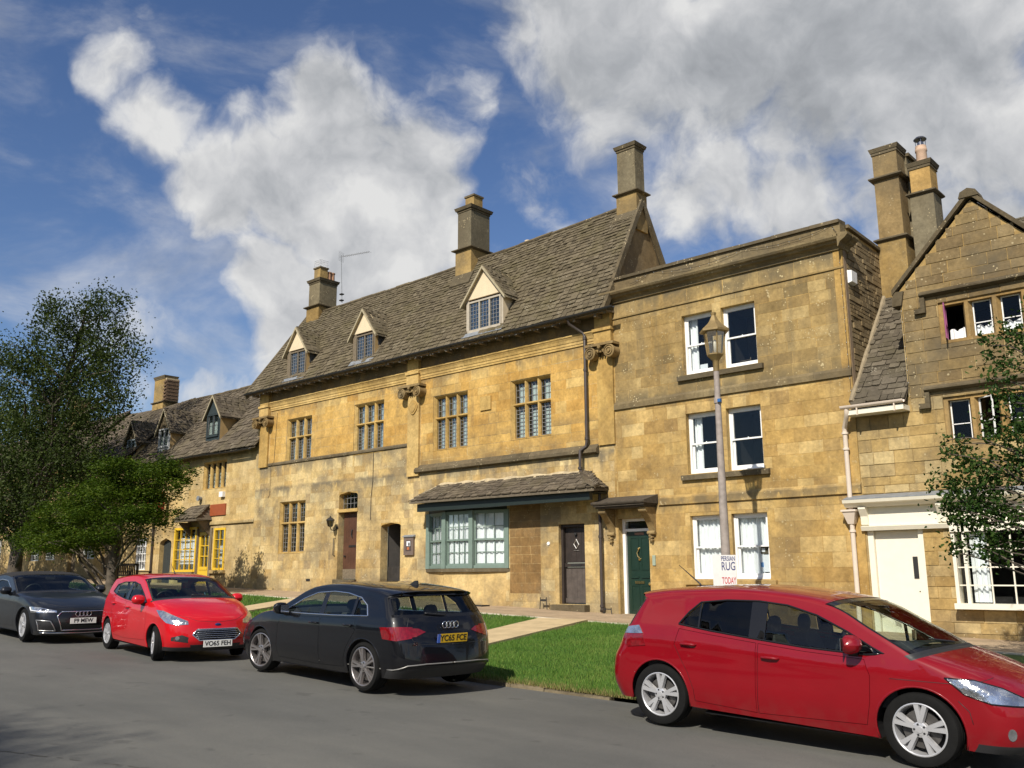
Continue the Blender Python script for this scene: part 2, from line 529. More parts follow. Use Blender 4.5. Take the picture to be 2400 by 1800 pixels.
# lawn surface
mb = MB()
xs = [-160 + i * 2 for i in range(50)] + [-60 + i * 0.5 for i in range(145)]
mb.grid([[(x, yk(x) + 0.06 + (YP - yk(x) - 0.06) * j / 14, zl(x, yk(x) + (YP - yk(x)) * j / 14)) for j in range(15)] for x in xs])
lawn = tag(mb.build('grass_bank', M_TURF, smooth=True), kind='structure')

# pavement with pale edging stones
mb = MB()
mb.grid([[(x, YP + 0.10, zp(x) - 0.035), (x, 17.2, zp(x) - 0.01), (x, 18.6, zp(x) + 0.012)] for x in xs])
pave = tag(mb.build('pavement', M_PAVE, smooth=True), kind='structure')
eb = MB().box(-.5, .5, -.5, .5, -.5, .5).mesh('edging_stone', M_EDGE)
x = -52.0
while x < 2:
    L = rng.uniform(0.8, 1.1)
    o = link('edging_stone', eb)
    o.location = (x + L / 2, YP + 0.05, zp(x + L / 2) - 0.075)
    o.scale = (L - 0.01, 0.10, 0.10)
    o.rotation_euler = (0, math.atan(0.033), rng.uniform(-.006, .006))
    adopt(o, pave)
    x += L

# paths over the grass: (xa, ya) lower left, etc.
PATHS = [[(-11.75, 9.45), (-10.75, 9.35), (-12.42, YP), (-13.80, YP)],
         [(-20.35, 9.6), (-19.25, 9.6), (-22.1, YP), (-23.3, YP)],
         [(-29.8, 9.7), (-28.6, 9.7), (-31.6, YP), (-32.8, YP)]]
def in_path(x, y):
    for a, b, c, d in PATHS:
        f = (y - a[1]) / (YP - a[1])
        if a[0] + (d[0] - a[0]) * f - .02 < x < b[0] + (c[0] - b[0]) * f + .02:
            return True
    return False
for a, b, c, d in PATHS:
    mb = MB(); P = []
    for i in range(15):
        f = i / 14
        xl = a[0] + (d[0] - a[0]) * f; xr_ = b[0] + (c[0] - b[0]) * f
        y = a[1] + (YP - a[1]) * f
        P.append([(xl + (xr_ - xl) * j / 4, y, zl((xl + xr_) / 2, y) + 0.032) for j in range(5)])
    mb.grid(P)
    lo = [[(p[0], p[1], p[2] - .06) for p in row] for row in P]
    mb.grid([[r_[0] for r_ in P], [r_[0] for r_ in lo]]); mb.grid([[r_[-1] for r_ in P], [r_[-1] for r_ in lo]])
    tag(mb.build('path', M_PATH, smooth=30), kind='structure')

# mown grass: blades
def grass_field(name, x0, x1, dens, h0, h1, w0, seed, ymax=YP):
    g = np.random.default_rng(seed)
    n = int((x1 - x0) * 6.8 * dens)
    X = g.uniform(x0, x1, n); F = g.uniform(0, 1, n) ** 1.05
    YK = np.array([yk(v) for v in X]); Y = YK + 0.03 + (ymax - YK - 0.03) * F
    keep = np.array([not in_path(a, b) for a, b in zip(X, Y)])
    X, Y = X[keep], Y[keep]
    n = len(X)
    Z = np.array([zl(a, b) for a, b in zip(X, Y)]) - 0.004
    tuft = 0.6 + 0.8 * np.clip(np.sin(X * 3.1 + 1.7 * np.sin(Y * 2.3)) * np.sin(Y * 4.7 + np.sin(X * 5.9)) * 0.5 + 0.5, 0, 1)
    edge = np.where(Y - np.array([yk(v) for v in X]) < 0.25, 1.25, 1.0)
    H = g.uniform(h0, h1, n) * tuft * edge
    A = g.uniform(0, 2 * np.pi, n); L = g.uniform(0.1, 0.75, n) * H; B = g.uniform(0, 2 * np.pi, n)
    W = g.uniform(0.6, 1.2, n) * w0
    V = np.empty((n, 3, 3))
    V[:, 0] = np.stack([X - np.cos(A) * W, Y - np.sin(A) * W, Z], 1)
    V[:, 1] = np.stack([X + np.cos(A) * W, Y + np.sin(A) * W, Z], 1)
    V[:, 2] = np.stack([X + np.cos(B) * L, Y + np.sin(B) * L, Z + H], 1)
    me = bpy.data.meshes.new(name)
    me.vertices.add(3 * n); me.loops.add(3 * n); me.polygons.add(n)
    me.vertices.foreach_set('co', V.ravel())
    me.loops.foreach_set('vertex_index', np.arange(3 * n))
    me.polygons.foreach_set('loop_start', np.arange(0, 3 * n, 3)); me.polygons.foreach_set('loop_total', np.full(n, 3))
    me.materials.append(M_BLADE)
    me.update(); me.validate()
    return tag(link(name, me), 'short mown green grass on the bank between road and pavement', 'grass', kind='stuff')
grass_field('grass', -14.5, -4.5, 3000, 0.022, 0.06, 0.004, 3)
grass_field('grass', -48, -14.5, 420, 0.03, 0.075, 0.010, 4)

# dry fringe along the kerb
M_DRY = grass_mat('dry_grass_blade', (0.10, 0.12, 0.03), (0.20, 0.17, 0.06), (0.30, 0.24, 0.10))
_mb = M_BLADE; M_BLADE = M_DRY
g_ = np.random.default_rng(9)
_yk = yk
fr = MB()
for i in range(5200):
    x = g_.uniform(-14.5, -6.2); y = yk(x) + abs(g_.normal()) * .13 - .02
    if in_path(x, y): continue
    z = zl(x, max(y, yk(x))); h = g_.uniform(.02, .075); a = g_.uniform(0, 6.28); b = g_.uniform(0, 6.28); w_ = .004
    fr.add([(x - math.cos(a) * w_, y - math.sin(a) * w_, z - .01), (x + math.cos(a) * w_, y + math.sin(a) * w_, z - .01), (x + math.cos(b) * h * .6, y + math.sin(b) * h * .6 - .01, z + h)], [(0, 1, 2)])
tag(fr.build('dry_grass', M_DRY, fix=False), 'dry yellowish grass fringe along the kerb', 'grass', kind='stuff')
M_BLADE = _mb

# ================================================================== building helpers
YF = 18.3       # plane of the house fronts
def view_size(p, a):
    d = (Vector(p) - EYE).length
    return a / (d * d)

def wall_grid(mb, x0, x1, z0, z1, ops, Y, depth=0.28, mi=0):
    """flat front at Y with openings and their reveals"""
    X = sorted({x0, x1, *[o[0] for o in ops], *[o[1] for o in ops]})
    Z = sorted({z0, z1, *[o[2] for o in ops], *[o[3] for o in ops]})
    X = [x for x in X if x0 <= x <= x1]; Z = [z for z in Z if z0 <= z <= z1]
    def op(i, j):
        if i < 0 or j < 0 or i >= len(X) - 1 or j >= len(Z) - 1: return False
        cx, cz = (X[i] + X[i + 1]) / 2, (Z[j] + Z[j + 1]) / 2
        return any(o[0] < cx < o[1] and o[2] < cz < o[3] for o in ops)
    for i in range(len(X) - 1):
        for j in range(len(Z) - 1):
            a, b, c, d = X[i], X[i + 1], Z[j], Z[j + 1]
            if not op(i, j):
                mb.add([(a, Y, c), (b, Y, c), (b, Y, d), (a, Y, d)], [(0, 1, 2, 3)], mi)
                continue
            if not op(i - 1, j): mb.add([(a, Y, c), (a, Y + depth, c), (a, Y + depth, d), (a, Y, d)], [(0, 1, 2, 3)], mi)
            if not op(i + 1, j): mb.add([(b, Y, c), (b, Y, d), (b, Y + depth, d), (b, Y + depth, c)], [(0, 1, 2, 3)], mi)
            if not op(i, j - 1): mb.add([(a, Y, c), (b, Y, c), (b, Y + depth, c), (a, Y + depth, c)], [(0, 1, 2, 3)], mi)
            if not op(i, j + 1): mb.add([(a, Y, d), (a, Y + depth, d), (b, Y + depth, d), (b, Y, d)], [(0, 1, 2, 3)], mi)

def rect_sub(r, o):
    a, b, c, d = r; e, f, g, h = o
    if f <= a or e >= b or h <= c or g >= d: return [r]
    out = []
    if e > a: out.append((a, e, c, d))
    if f < b: out.append((f, b, c, d))
    m0, m1 = max(a, e), min(b, f)
    if g > c: out.append((m0, m1, c, g))
    if h < d: out.append((m0, m1, h, d))
    return out

BLOCKM = {}
def block_mesh(mat, k):
    """a dressed block with slightly worn arrises, unit size, front towards -y"""
    key = (mat.name, k)
    if key not in BLOCKM:
        r_ = random.Random(k * 13 + 5)
        e = 0.007
        fr = []
        for sx, sz in ((-.5, -.5), (.5, -.5), (.5, .5), (-.5, .5)):
            fr.append((sx * (1 - 2 * e) + r_.uniform(-.006, .006), -.5 + r_.uniform(-.025, .025), sz * (1 - 3 * e) + r_.uniform(-.015, .015)))
        bk = [(sx, -.1, sz) for sx, sz in ((-.5, -.5), (.5, -.5), (.5, .5), (-.5, .5))]
        b2 = [(sx, .5, sz) for sx, sz in ((-.5, -.5), (.5, -.5), (.5, .5), (-.5, .5))]
        m2 = MB()
        m2.add(fr + bk + b2, [(0, 1, 2, 3), (0, 4, 5, 1), (1, 5, 6, 2), (2, 6, 7, 3), (3, 7, 4, 0), (4, 8, 9, 5), (5, 9, 10, 6), (6, 10, 11, 7), (7, 11, 8, 4)])
        BLOCKM[key] = m2.mesh('stone_block', mat, fix=True)
    return BLOCKM[key]

def blocks(wall, x0, x1, z0, z1, ops, Y, hr, lr, mat, limit=300, xr=None, face='-y', zcut=None, gap=0.004, proud=0.0035, name='stone_block', extra=None):
    """courses of stone on a wall: the ones that show largest as objects, the rest joined"""
    rects = []
    z = z0
    row = 0
    while z < z1 - 0.04:
        h = rng.uniform(*hr)
        if z + h > z1 - 0.1: h = z1 - z
        a, b = (x0, x1) if xr is None else xr(z + h / 2)
        x = a - rng.uniform(0, lr[0])
        while x < b:
            l = rng.uniform(*lr)
            if x + l > b - 0.1: l = b - x + 0.001
            r0 = (max(x, a), min(x + l, b), z, z + h)
            parts_ = [r0] if r0[1] - r0[0] > 0.05 else []
            for o in ops:
                parts_ = [q for p in parts_ for q in rect_sub(p, o)]
            rects += [p for p in parts_ if p[1] - p[0] > 0.045 and p[3] - p[2] > 0.03]
            x += l
        z += h
        row += 1
    if zcut:
        rects = [p for p in rects if p[3] > zcut((p[0] + p[1]) / 2)]
    if extra:
        rects = [p for p in rects if extra(p)]
    def pos(r_):
        u, zz = (r_[0] + r_[1]) / 2, (r_[2] + r_[3]) / 2
        return (u, Y, zz) if face == '-y' else (Y, u, zz)
    rects.sort(key=lambda r_: -view_size(pos(r_), (r_[1] - r_[0]) * (r_[3] - r_[2])))
    joined = MB()
    for i, r_ in enumerate(rects):
        p = pos(r_)
        pr = proud * rng.uniform(0.45, 1.25)
        sx, szz = r_[1] - r_[0] - gap, r_[3] - r_[2] - gap
        th = 0.05
        if face == '-y':
            M = Matrix.Translation((p[0], Y - pr + th / 2, p[2])) @ Matrix.Diagonal((sx, th, szz, 1))
        else:   # faces +x
            M = Matrix.Translation((Y + pr - th / 2, p[1], p[2])) @ Matrix.Rotation(R(90), 4, 'Z') @ Matrix.Diagonal((sx, th, szz, 1))
        me = block_mesh(mat, rng.randrange(5))
        if i < limit:
            o = link(name, me)
            o.matrix_basis = M
            adopt(o, wall)
        else:
            vs = [M @ v.co for v in me.vertices]
            joined.add(vs, [tuple(q.vertices) for q in me.polygons])
    if joined.v:
        o = joined.build('stone_blocks', mat, wall, fix=False)
        o['kind'] = 'stuff'
    return rects

SLATEM = {}
def slate_mesh(mat, k):
    key = (mat.name, k)
    if key not in SLATEM:
        r_ = random.Random(k * 31 + 3)
        c = 0.10
        out = [(-.5, .5), (-.5 + r_.uniform(0, .03), -.5 + c * r_.uniform(.2, 1.2)), (-.5 + r_.uniform(.06, .16), -.5 + r_.uniform(0, .05)),
               (r_.uniform(-.1, .1), -.5 + r_.uniform(-.02, .04)), (.5 - r_.uniform(.06, .16), -.5 + r_.uniform(0, .05)), (.5 - r_.uniform(0, .03), -.5 + c * r_.uniform(.2, 1.2)), (.5, .5)]
        m2 = MB()
        n = len(out)
        m2.add([(a, b, 1.0 + r_.uniform(-.12, .12)) for a, b in out] + [(a, b, 0.0) for a, b in out],
               [tuple(range(n))] + [(i, (i + 1) % n, (i + 1) % n + n, i + n) for i in range(n)])
        SLATEM[key] = m2.mesh('slate', mat)
    return SLATEM[key]

def slates(roof, P, N, length, slope, g0, g1, wr, mat, limit=300, skip=None, th=(0.016, 0.03), name='slate', nvar=6, wob=0.01, jit=0.06):
    """stone slates in diminishing courses on the patch P(u,v), u along eaves 0..1, v up the slope 0..1"""
    items = []
    v = 0.0
    while v < 0.995:
        g = (g0 + (g1 - g0) * v)
        gv = g / slope
        u = -rng.uniform(0, wr[1]) / length
        k = 1 - 0.35 * v
        while u < 1:
            wd = rng.uniform(*wr) * k / length
            ua, ub = max(u, -0.002), min(u + wd, 1.002)
            if ub - ua > 0.05 / length:
                um = (ua + ub) / 2
                vt = v + rng.uniform(-jit, jit) * gv
                if skip is None or not skip(P(um, min(1, vt + gv * .5))):
                    items.append((um, vt, (ub - ua) * length, g, gv))
            u += wd
        v += gv
    def area(it):
        p = P(it[0], min(1, it[1]))
        return -view_size(p, it[2] * it[3])
    items.sort(key=area)
    joined = MB()
    for i, (um, vt, wd, g, gv) in enumerate(items):
        e = 1e-3
        p0 = Vector(P(um, vt))
        U = (Vector(P(um + e, vt)) - Vector(P(um - e, vt))).normalized()
        V = (Vector(P(um, vt + e)) - Vector(P(um, vt - e))).normalized()
        n = U.cross(V).normalized()
        if n.dot(N) < 0: n = -n
        V = n.cross(U) if n.cross(U).dot(V) > 0 else -n.cross(U)
        L = min(g * 2.1, (1.0 - vt) * slope + g * 0.25)
        t_ = rng.uniform(*th)
        a = math.atan2(t_ * 0.9 + rng.uniform(0, wob), L) + 0.002
        a2 = rng.uniform(-.02, .02)
        Vp = V * math.cos(a) - n * math.sin(a)
        np_ = n * math.cos(a) + V * math.sin(a)
        Up = (U * math.cos(a2) + Vp * math.sin(a2)); Vp = (Vp * math.cos(a2) - U * math.sin(a2))
        c = p0 + Vp * (L / 2) + n * (t_ * 0.9 + 0.004)
        wv_ = wd - 0.008
        M = Matrix(((Up.x * wv_, Vp.x * L, np_.x * t_, c.x), (Up.y * wv_, Vp.y * L, np_.y * t_, c.y), (Up.z * wv_, Vp.z * L, np_.z * t_, c.z), (0, 0, 0, 1)))
        me = slate_mesh(mat, rng.randrange(nvar))
        if i < limit:
            o = link(name, me)
            o.matrix_basis = M
            adopt(o, roof)
        else:
            joined.add([M @ v_.co for v_ in me.vertices], [tuple(q.vertices) for q in me.polygons])
    if joined.v:
        o = joined.build(name + 's', mat, roof, fix=False)
        o['kind'] = 'stuff'

def bilerp(a, b, c, d, sag=0.0, su=0.0):
    """a,b eaves left/right; d,c top left/right"""
    a, b, c, d = map(Vector, (a, b, c, d))
    def P(u, v):
        p = (a * (1 - u) + b * u) * (1 - v) + (d * (1 - u) + c * u) * v
        q = math.sin(math.pi * max(0, min(1, u)))
        return p - Vector((0, 0, 1)) * (sag * q * v + su * math.sin(u * 9.0 + v * 4) * math.sin(v * math.pi) * 1.0)
    return P

def ridge_tiles(roof, pts, mat, r=0.11, L=0.42):
    pts = [Vector(p) for p in pts]
    for a, b in zip(pts, pts[1:]):
        n = max(1, int((b - a).length / L))
        for i in range(n):
            p = a.lerp(b, i / n); q = a.lerp(b, (i + 1) / n)
            d = (q - p).normalized()
            s_ = Vector((0, 0, 1)).cross(d).normalized()
            m2 = MB(); rows = []
            j = rng.uniform(-.012, .012)
            for e in (p - d * .004, q - d * .012):
                rows.append([e + s_ * (r * math.sin(t_)) + Vector((0, 0, 1)) * (r * (math.cos(t_) - 0.55) + j) for t_ in [R(x_) for x_ in (-78, -40, 0, 40, 78)]])
            m2.grid(rows)
            low = [[v_ - Vector((0, 0, .03)) for v_ in r2] for r2 in rows]
            m2.grid(low, flip=True)
            for k_ in (0, 1):
                m2.grid([rows[k_], low[k_]])
            m2.build('ridge_tile', mat, roof)

M_LEAD = plain('window_lead', (0.20, 0.20, 0.20), 0.55, var=0.1)
M_LEADD = plain('window_lead_dark', (0.055, 0.055, 0.055), 0.6, var=0.1)
M_DARK = plain('dark_room', (0.018, 0.016, 0.014), 0.9)
M_WHITEP = plain('white_gloss_paint', (0.80, 0.80, 0.78), 0.35, var=0.04)
M_CURT = plain('white_net_curtain', (0.84, 0.85, 0.86), 0.9, var=0.05)  # net curtains, and panels imitating reflections behind leaded glass
M_GLASS = glass_mat('window_glass', (0.93, 0.95, 0.95), 0.012, 0.015, 0.04, 0.32)
M_GLASSO = glass_mat('old_leaded_glass', (0.80, 0.84, 0.82), 0.03, 0.03, 0.25, 0.6)
M_FLASH = plain('lead_flashing', (0.20, 0.215, 0.23), 0.6, var=0.2)
M_IRON = plain('black_iron', (0.022, 0.021, 0.02), 0.5, var=0.2)

def room(parent, x0, x1, z0, z1, Y, d=1.1):
    """unlit room behind a window"""
    m2 = MB()
    e = 0.05
    a, b, c, f = x0 - e, x1 + e, z0 - e, z1 + e
    m2.add([(a, Y, c), (b, Y, c), (b, Y + d, c), (a, Y + d, c), (a, Y, f), (b, Y, f), (b, Y + d, f), (a, Y + d, f)],
           [(0, 1, 2, 3), (4, 7, 6, 5), (1, 5, 6, 2), (2, 6, 7, 3), (3, 7, 4, 0)])
    return m2.build('room_interior', M_DARK, parent)

def curtain(parent, x0, x1, z0, z1, Y, mat=None, waves=9, amp=0.03, name='curtain', topwave=0.0):
    m2 = MB(); n = waves * 8
    rows = []
    for j in range(7):
        f = j / 6
        row = []
        for i in range(n + 1):
            u = i / n
            x = x0 + (x1 - x0) * u
            ph = 2 * math.pi * waves * u + 0.8 * math.sin(u * 11 + x0)
            y = Y + amp * math.sin(ph) * (0.75 + 0.25 * f) + 0.012 * math.sin(u * 23 + x0 * 3)
            zt = z1 + topwave * math.sin(ph * 0.5)
            row.append((x, y, z0 + (zt - z0) * f))
        rows.append(row)
    m2.grid(rows)
    return m2.build(name, mat or M_CURT, parent, smooth=True)

def leading(parent, x0, x1, z0, z1, Y, nx, nz, mat=None, r=0.006):
    m2 = MB()
    for i in range(nx + 1):
        x = x0 + (x1 - x0) * i / nx
        m2.box(x - r, x + r, Y - 0.005, Y + 0.005, z0, z1)
    for j in range(nz + 1):
        z = z0 + (z1 - z0) * j / nz
        m2.box(x0, x1, Y - 0.006, Y + 0.006, z - r, z + r)
    return m2.build('leading', mat or M_LEAD, parent)

def mullion_window(house, x0, x1, z0, z1, stone_m, n=3, transom=None, Y=YF, nx=3, nz=(3, 8), whitepat=None, dark_lead=False, jamb=0.07):
    """stone window of n lights, with leaded glass"""
    m2 = MB()
    d0, d1 = Y + 0.055, Y + 0.215
    # chamfered surround (head, jambs, sloped sill)
    m2.prism([(Y + .02, z1), (Y + .02, z1 - .02), (d0 + .04, z1 - jamb), (d1, z1 - jamb), (d1, z1)], 'x', x0, x1)
    m2.prism([(Y - .012, z0), (Y - .012, z0 + .012), (d1, z0 + jamb), (d1, z0)], 'x', x0, x1)
    for xa, s in ((x0, 1), (x1, -1)):
        m2.prism([(xa, Y + .02), (xa + s * .02, Y + .02), (xa + s * jamb, d0 + .04), (xa + s * jamb, d1), (xa, d1)], 'z', z0 + .012, z1 - .02)
    win = m2.build('window', stone_m, house)
    xa, xb, za, zb = x0 + jamb, x1 - jamb, z0 + jamb, z1 - jamb
    mw = 0.085
    lw = (xb - xa - (n - 1) * mw) / n
    yg = Y + 0.165
    lights = []
    for i in range(n):
        lx = xa + i * (lw + mw)
        lights.append((lx, lx + lw))
        if i < n - 1:
            c = lx + lw + mw / 2
            q = MB().prism([(c - mw / 2, yg + .02), (c - mw / 2, d0 + .055), (c - .018, d0), (c + .018, d0), (c + mw / 2, d0 + .055), (c + mw / 2, yg + .02)], 'z', za - .03, zb + .03)
            q.build('mullion', stone_m, win)
    tiers = [(za, zb, nz[-1])] if transom is None else [(za, transom - .035, nz[1]), (transom + .035, zb, nz[0])]
    if transom is not None:
        MB().prism([(yg + .02, transom - .04), (d0 + .05, transom - .04), (d0 - .004, transom - .015), (d0 - .004, transom + .015), (d0 + .05, transom + .04), (yg + .02, transom + .04)], 'x', xa - .03, xb + .03).build('transom', stone_m, win)
    for k, (l0, l1) in enumerate(lights):
        for (t0, t1, nn) in tiers:
            MB().box(l0, l1, yg + .004, yg + .010, t0, t1).build('pane', M_GLASSO, win)
            leading(win, l0 + .004, l1 - .004, t0 + .004, t1 - .004, yg - .002, nx, nn, M_LEADD if dark_lead else None)
    room(win, xa, xb, za, zb, yg + .03)
    if whitepat:
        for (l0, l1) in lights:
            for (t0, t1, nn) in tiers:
                f0, f1, top = whitepat
                MB().box(l0 + (l1 - l0) * f0, l0 + (l1 - l0) * f1, yg + .018, yg + .024, t0, t0 + (t1 - t0) * top).build('white_backing', M_CURT, win)  # white panel close behind the glass imitates a bright reflection
    return win

def sash_window(house, x0, x1, z0, z1, Y=YF, frame=0.05, mid=0.5, curtains=None, top_cur=False, depth=0.12, sillx=None):
    """white box sash, one pane over one"""
    y0 = Y + depth
    m2 = MB()
    m2.box(x0, x0 + frame, y0, y0 + .10, z0, z1)
    m2.box(x1 - frame, x1, y0, y0 + .10, z0, z1)
    m2.box(x0 + frame, x1 - frame, y0, y0 + .10, z1 - frame, z1)
    m2.box(x0 + frame, x1 - frame, y0 - .02, y0 + .10, z0, z0 + .035)
    win = m2.build('window', M_WHITEP, house)
    xa, xb = x0 + frame, x1 - frame
    zm = z0 + (z1 - z0) * mid
    def sash(za, zb, yy, bot, top, nm):
        st = 0.045
        s_ = MB()
        s_.box(xa, xa + st, yy, yy + .04, za, zb); s_.box(xb - st, xb, yy, yy + .04, za, zb)
        s_.box(xa + st, xb - st, yy, yy + .04, za, za + bot); s_.box(xa + st, xb - st, yy, yy + .04, zb - top, zb)
        o = s_.build(nm, M_WHITEP, win)
        MB().box(xa + st, xb - st, yy + .018, yy + .023, za + bot, zb - top).build('pane', M_GLASS, win)
    sash(z0 + .035, zm + .02, y0 + .055, 0.085, 0.035, 'lower_sash')
    sash(zm - .02, z1 - frame, y0 + .012, 0.035, 0.045, 'upper_sash')
    # meeting rail catch
    MB().lathe([(0.0, 0), (.016, .002), (.012, .02), (0.0, .026)], 8, ((xa + xb) / 2, y0 + .05, zm + .02)).build('sash_catch', M_WHITEP, win)
    room(win, x0, x1, z0, z1, y0 + .102)
    if curtains:
        for (f0, f1, ff, zt) in curtains:
            curtain(win, xa + (xb - xa) * f0, xa + (xb - xa) * f1, z0 + .06, z0 + (z1 - z0) * zt, y0 + .145, waves=max(2, int((f1 - f0) * 8)), amp=0.028)
    return win

def string_course(house, x0, x1, z, mat, proj=0.09, h=0.14, weather=0.12, Y=YF, name='string_course', seg=1.1):
    """ledge with a sloping weathered top, laid in lengths"""
    x = x0
    while x < x1 - .01:
        L = rng.uniform(.8, 1.3) * seg
        if x + L > x1 - .4: L = x1 - x
        j = rng.uniform(-.006, .006)
        MB().prism([(Y + .02, z - h / 2 + j), (Y - proj + .03, z - h / 2 + j), (Y - proj + j, z - h / 2 + .02), (Y - proj + j, z + h / 2), (Y - .01, z + h / 2 + weather), (Y + .02, z + h / 2 + weather)], 'x', x + .003, x + L - .003).build(name, mat, house)
        x += L

def moulding(house, prof, x0, x1, mat, name='moulding', Y=YF, seg=1.6):
    """prof: (outward, z) outline"""
    x = x0
    while x < x1 - .01:
        L = rng.uniform(.8, 1.3) * seg
        if x + L > x1 - .5: L = x1 - x
        MB().prism([(Y + .02, prof[0][1])] + [(Y - a, b) for a, b in prof] + [(Y + .02, prof[-1][1])], 'x', x + .002, x + L - .002).build(name, mat, house)
        x += L

def chimney(house, x0, x1, y0, y1, zb, zs, zt, mat, matu=None, capm=None, wide=0.10, name='chimney', upper_in=0.05, midcaps=(), pots=()):
    """square stack: base, drip course at zs, shaft, cap at zt"""
    base = MB().box(x0, x1, y0, y1, zb, zs).build(name, mat, house)
    u = upper_in
    MB().box(x0 + u, x1 - u, y0 + u, y1 - u, zs + .02, zt - .10).build('shaft', matu or mat, base)
    def drip(z, w_, h=0.10, ins=0.0):
        a, b, c, d = x0 + ins, x1 - ins, y0 + ins, y1 - ins
        lo = [(a - w_ * .3, c - w_ * .3, z - h * .45), (b + w_ * .3, c - w_ * .3, z - h * .45), (b + w_ * .3, d + w_ * .3, z - h * .45), (a - w_ * .3, d + w_ * .3, z - h * .45)]
        mi = [(a - w_, c - w_, z - h * .1), (b + w_, c - w_, z - h * .1), (b + w_, d + w_, z - h * .1), (a - w_, d + w_, z - h * .1)]
        m2_ = [(a - w_, c - w_, z + h * .2), (b + w_, c - w_, z + h * .2), (b + w_, d + w_, z + h * .2), (a - w_, d + w_, z + h * .2)]
        hi = [(a + u, c + u, z + h * .7), (b - u, c + u, z + h * .7), (b - u, d - u, z + h * .7), (a + u, d - u, z + h * .7)]
        q = MB(); vs = lo + mi + m2_ + hi; fs = [(3, 2, 1, 0), (12, 13, 14, 15)]
        for r_ in range(3):
            for k in range(4):
                fs.append((r_ * 4 + k, r_ * 4 + (k + 1) % 4, r_ * 4 + 4 + (k + 1) % 4, r_ * 4 + 4 + k))
        q.add(vs, fs)
        q.build('drip_course', capm or mat, base)
    drip(zs, wide)
    for z in midcaps: drip(z, wide)
    # cap slab
    q = MB()
    a, b, c, d = x0 + u - wide * .9, x1 - u + wide * .9, y0 + u - wide * .9, y1 - u + wide * .9
    q.box(x0 + u - .02, x1 - u + .02, y0 + u - .02, y1 - u + .02, zt - .16, zt - .098)
    q.hexa([(a + .03, c + .03, zt - .096), (b - .03, c + .03, zt - .096), (b - .03, d - .03, zt - .096), (a + .03, d - .03, zt - .096), (a, c, zt), (b, c, zt), (b, d, zt), (a, d, zt)])
    q.build('cap', capm or mat, base)
    return base

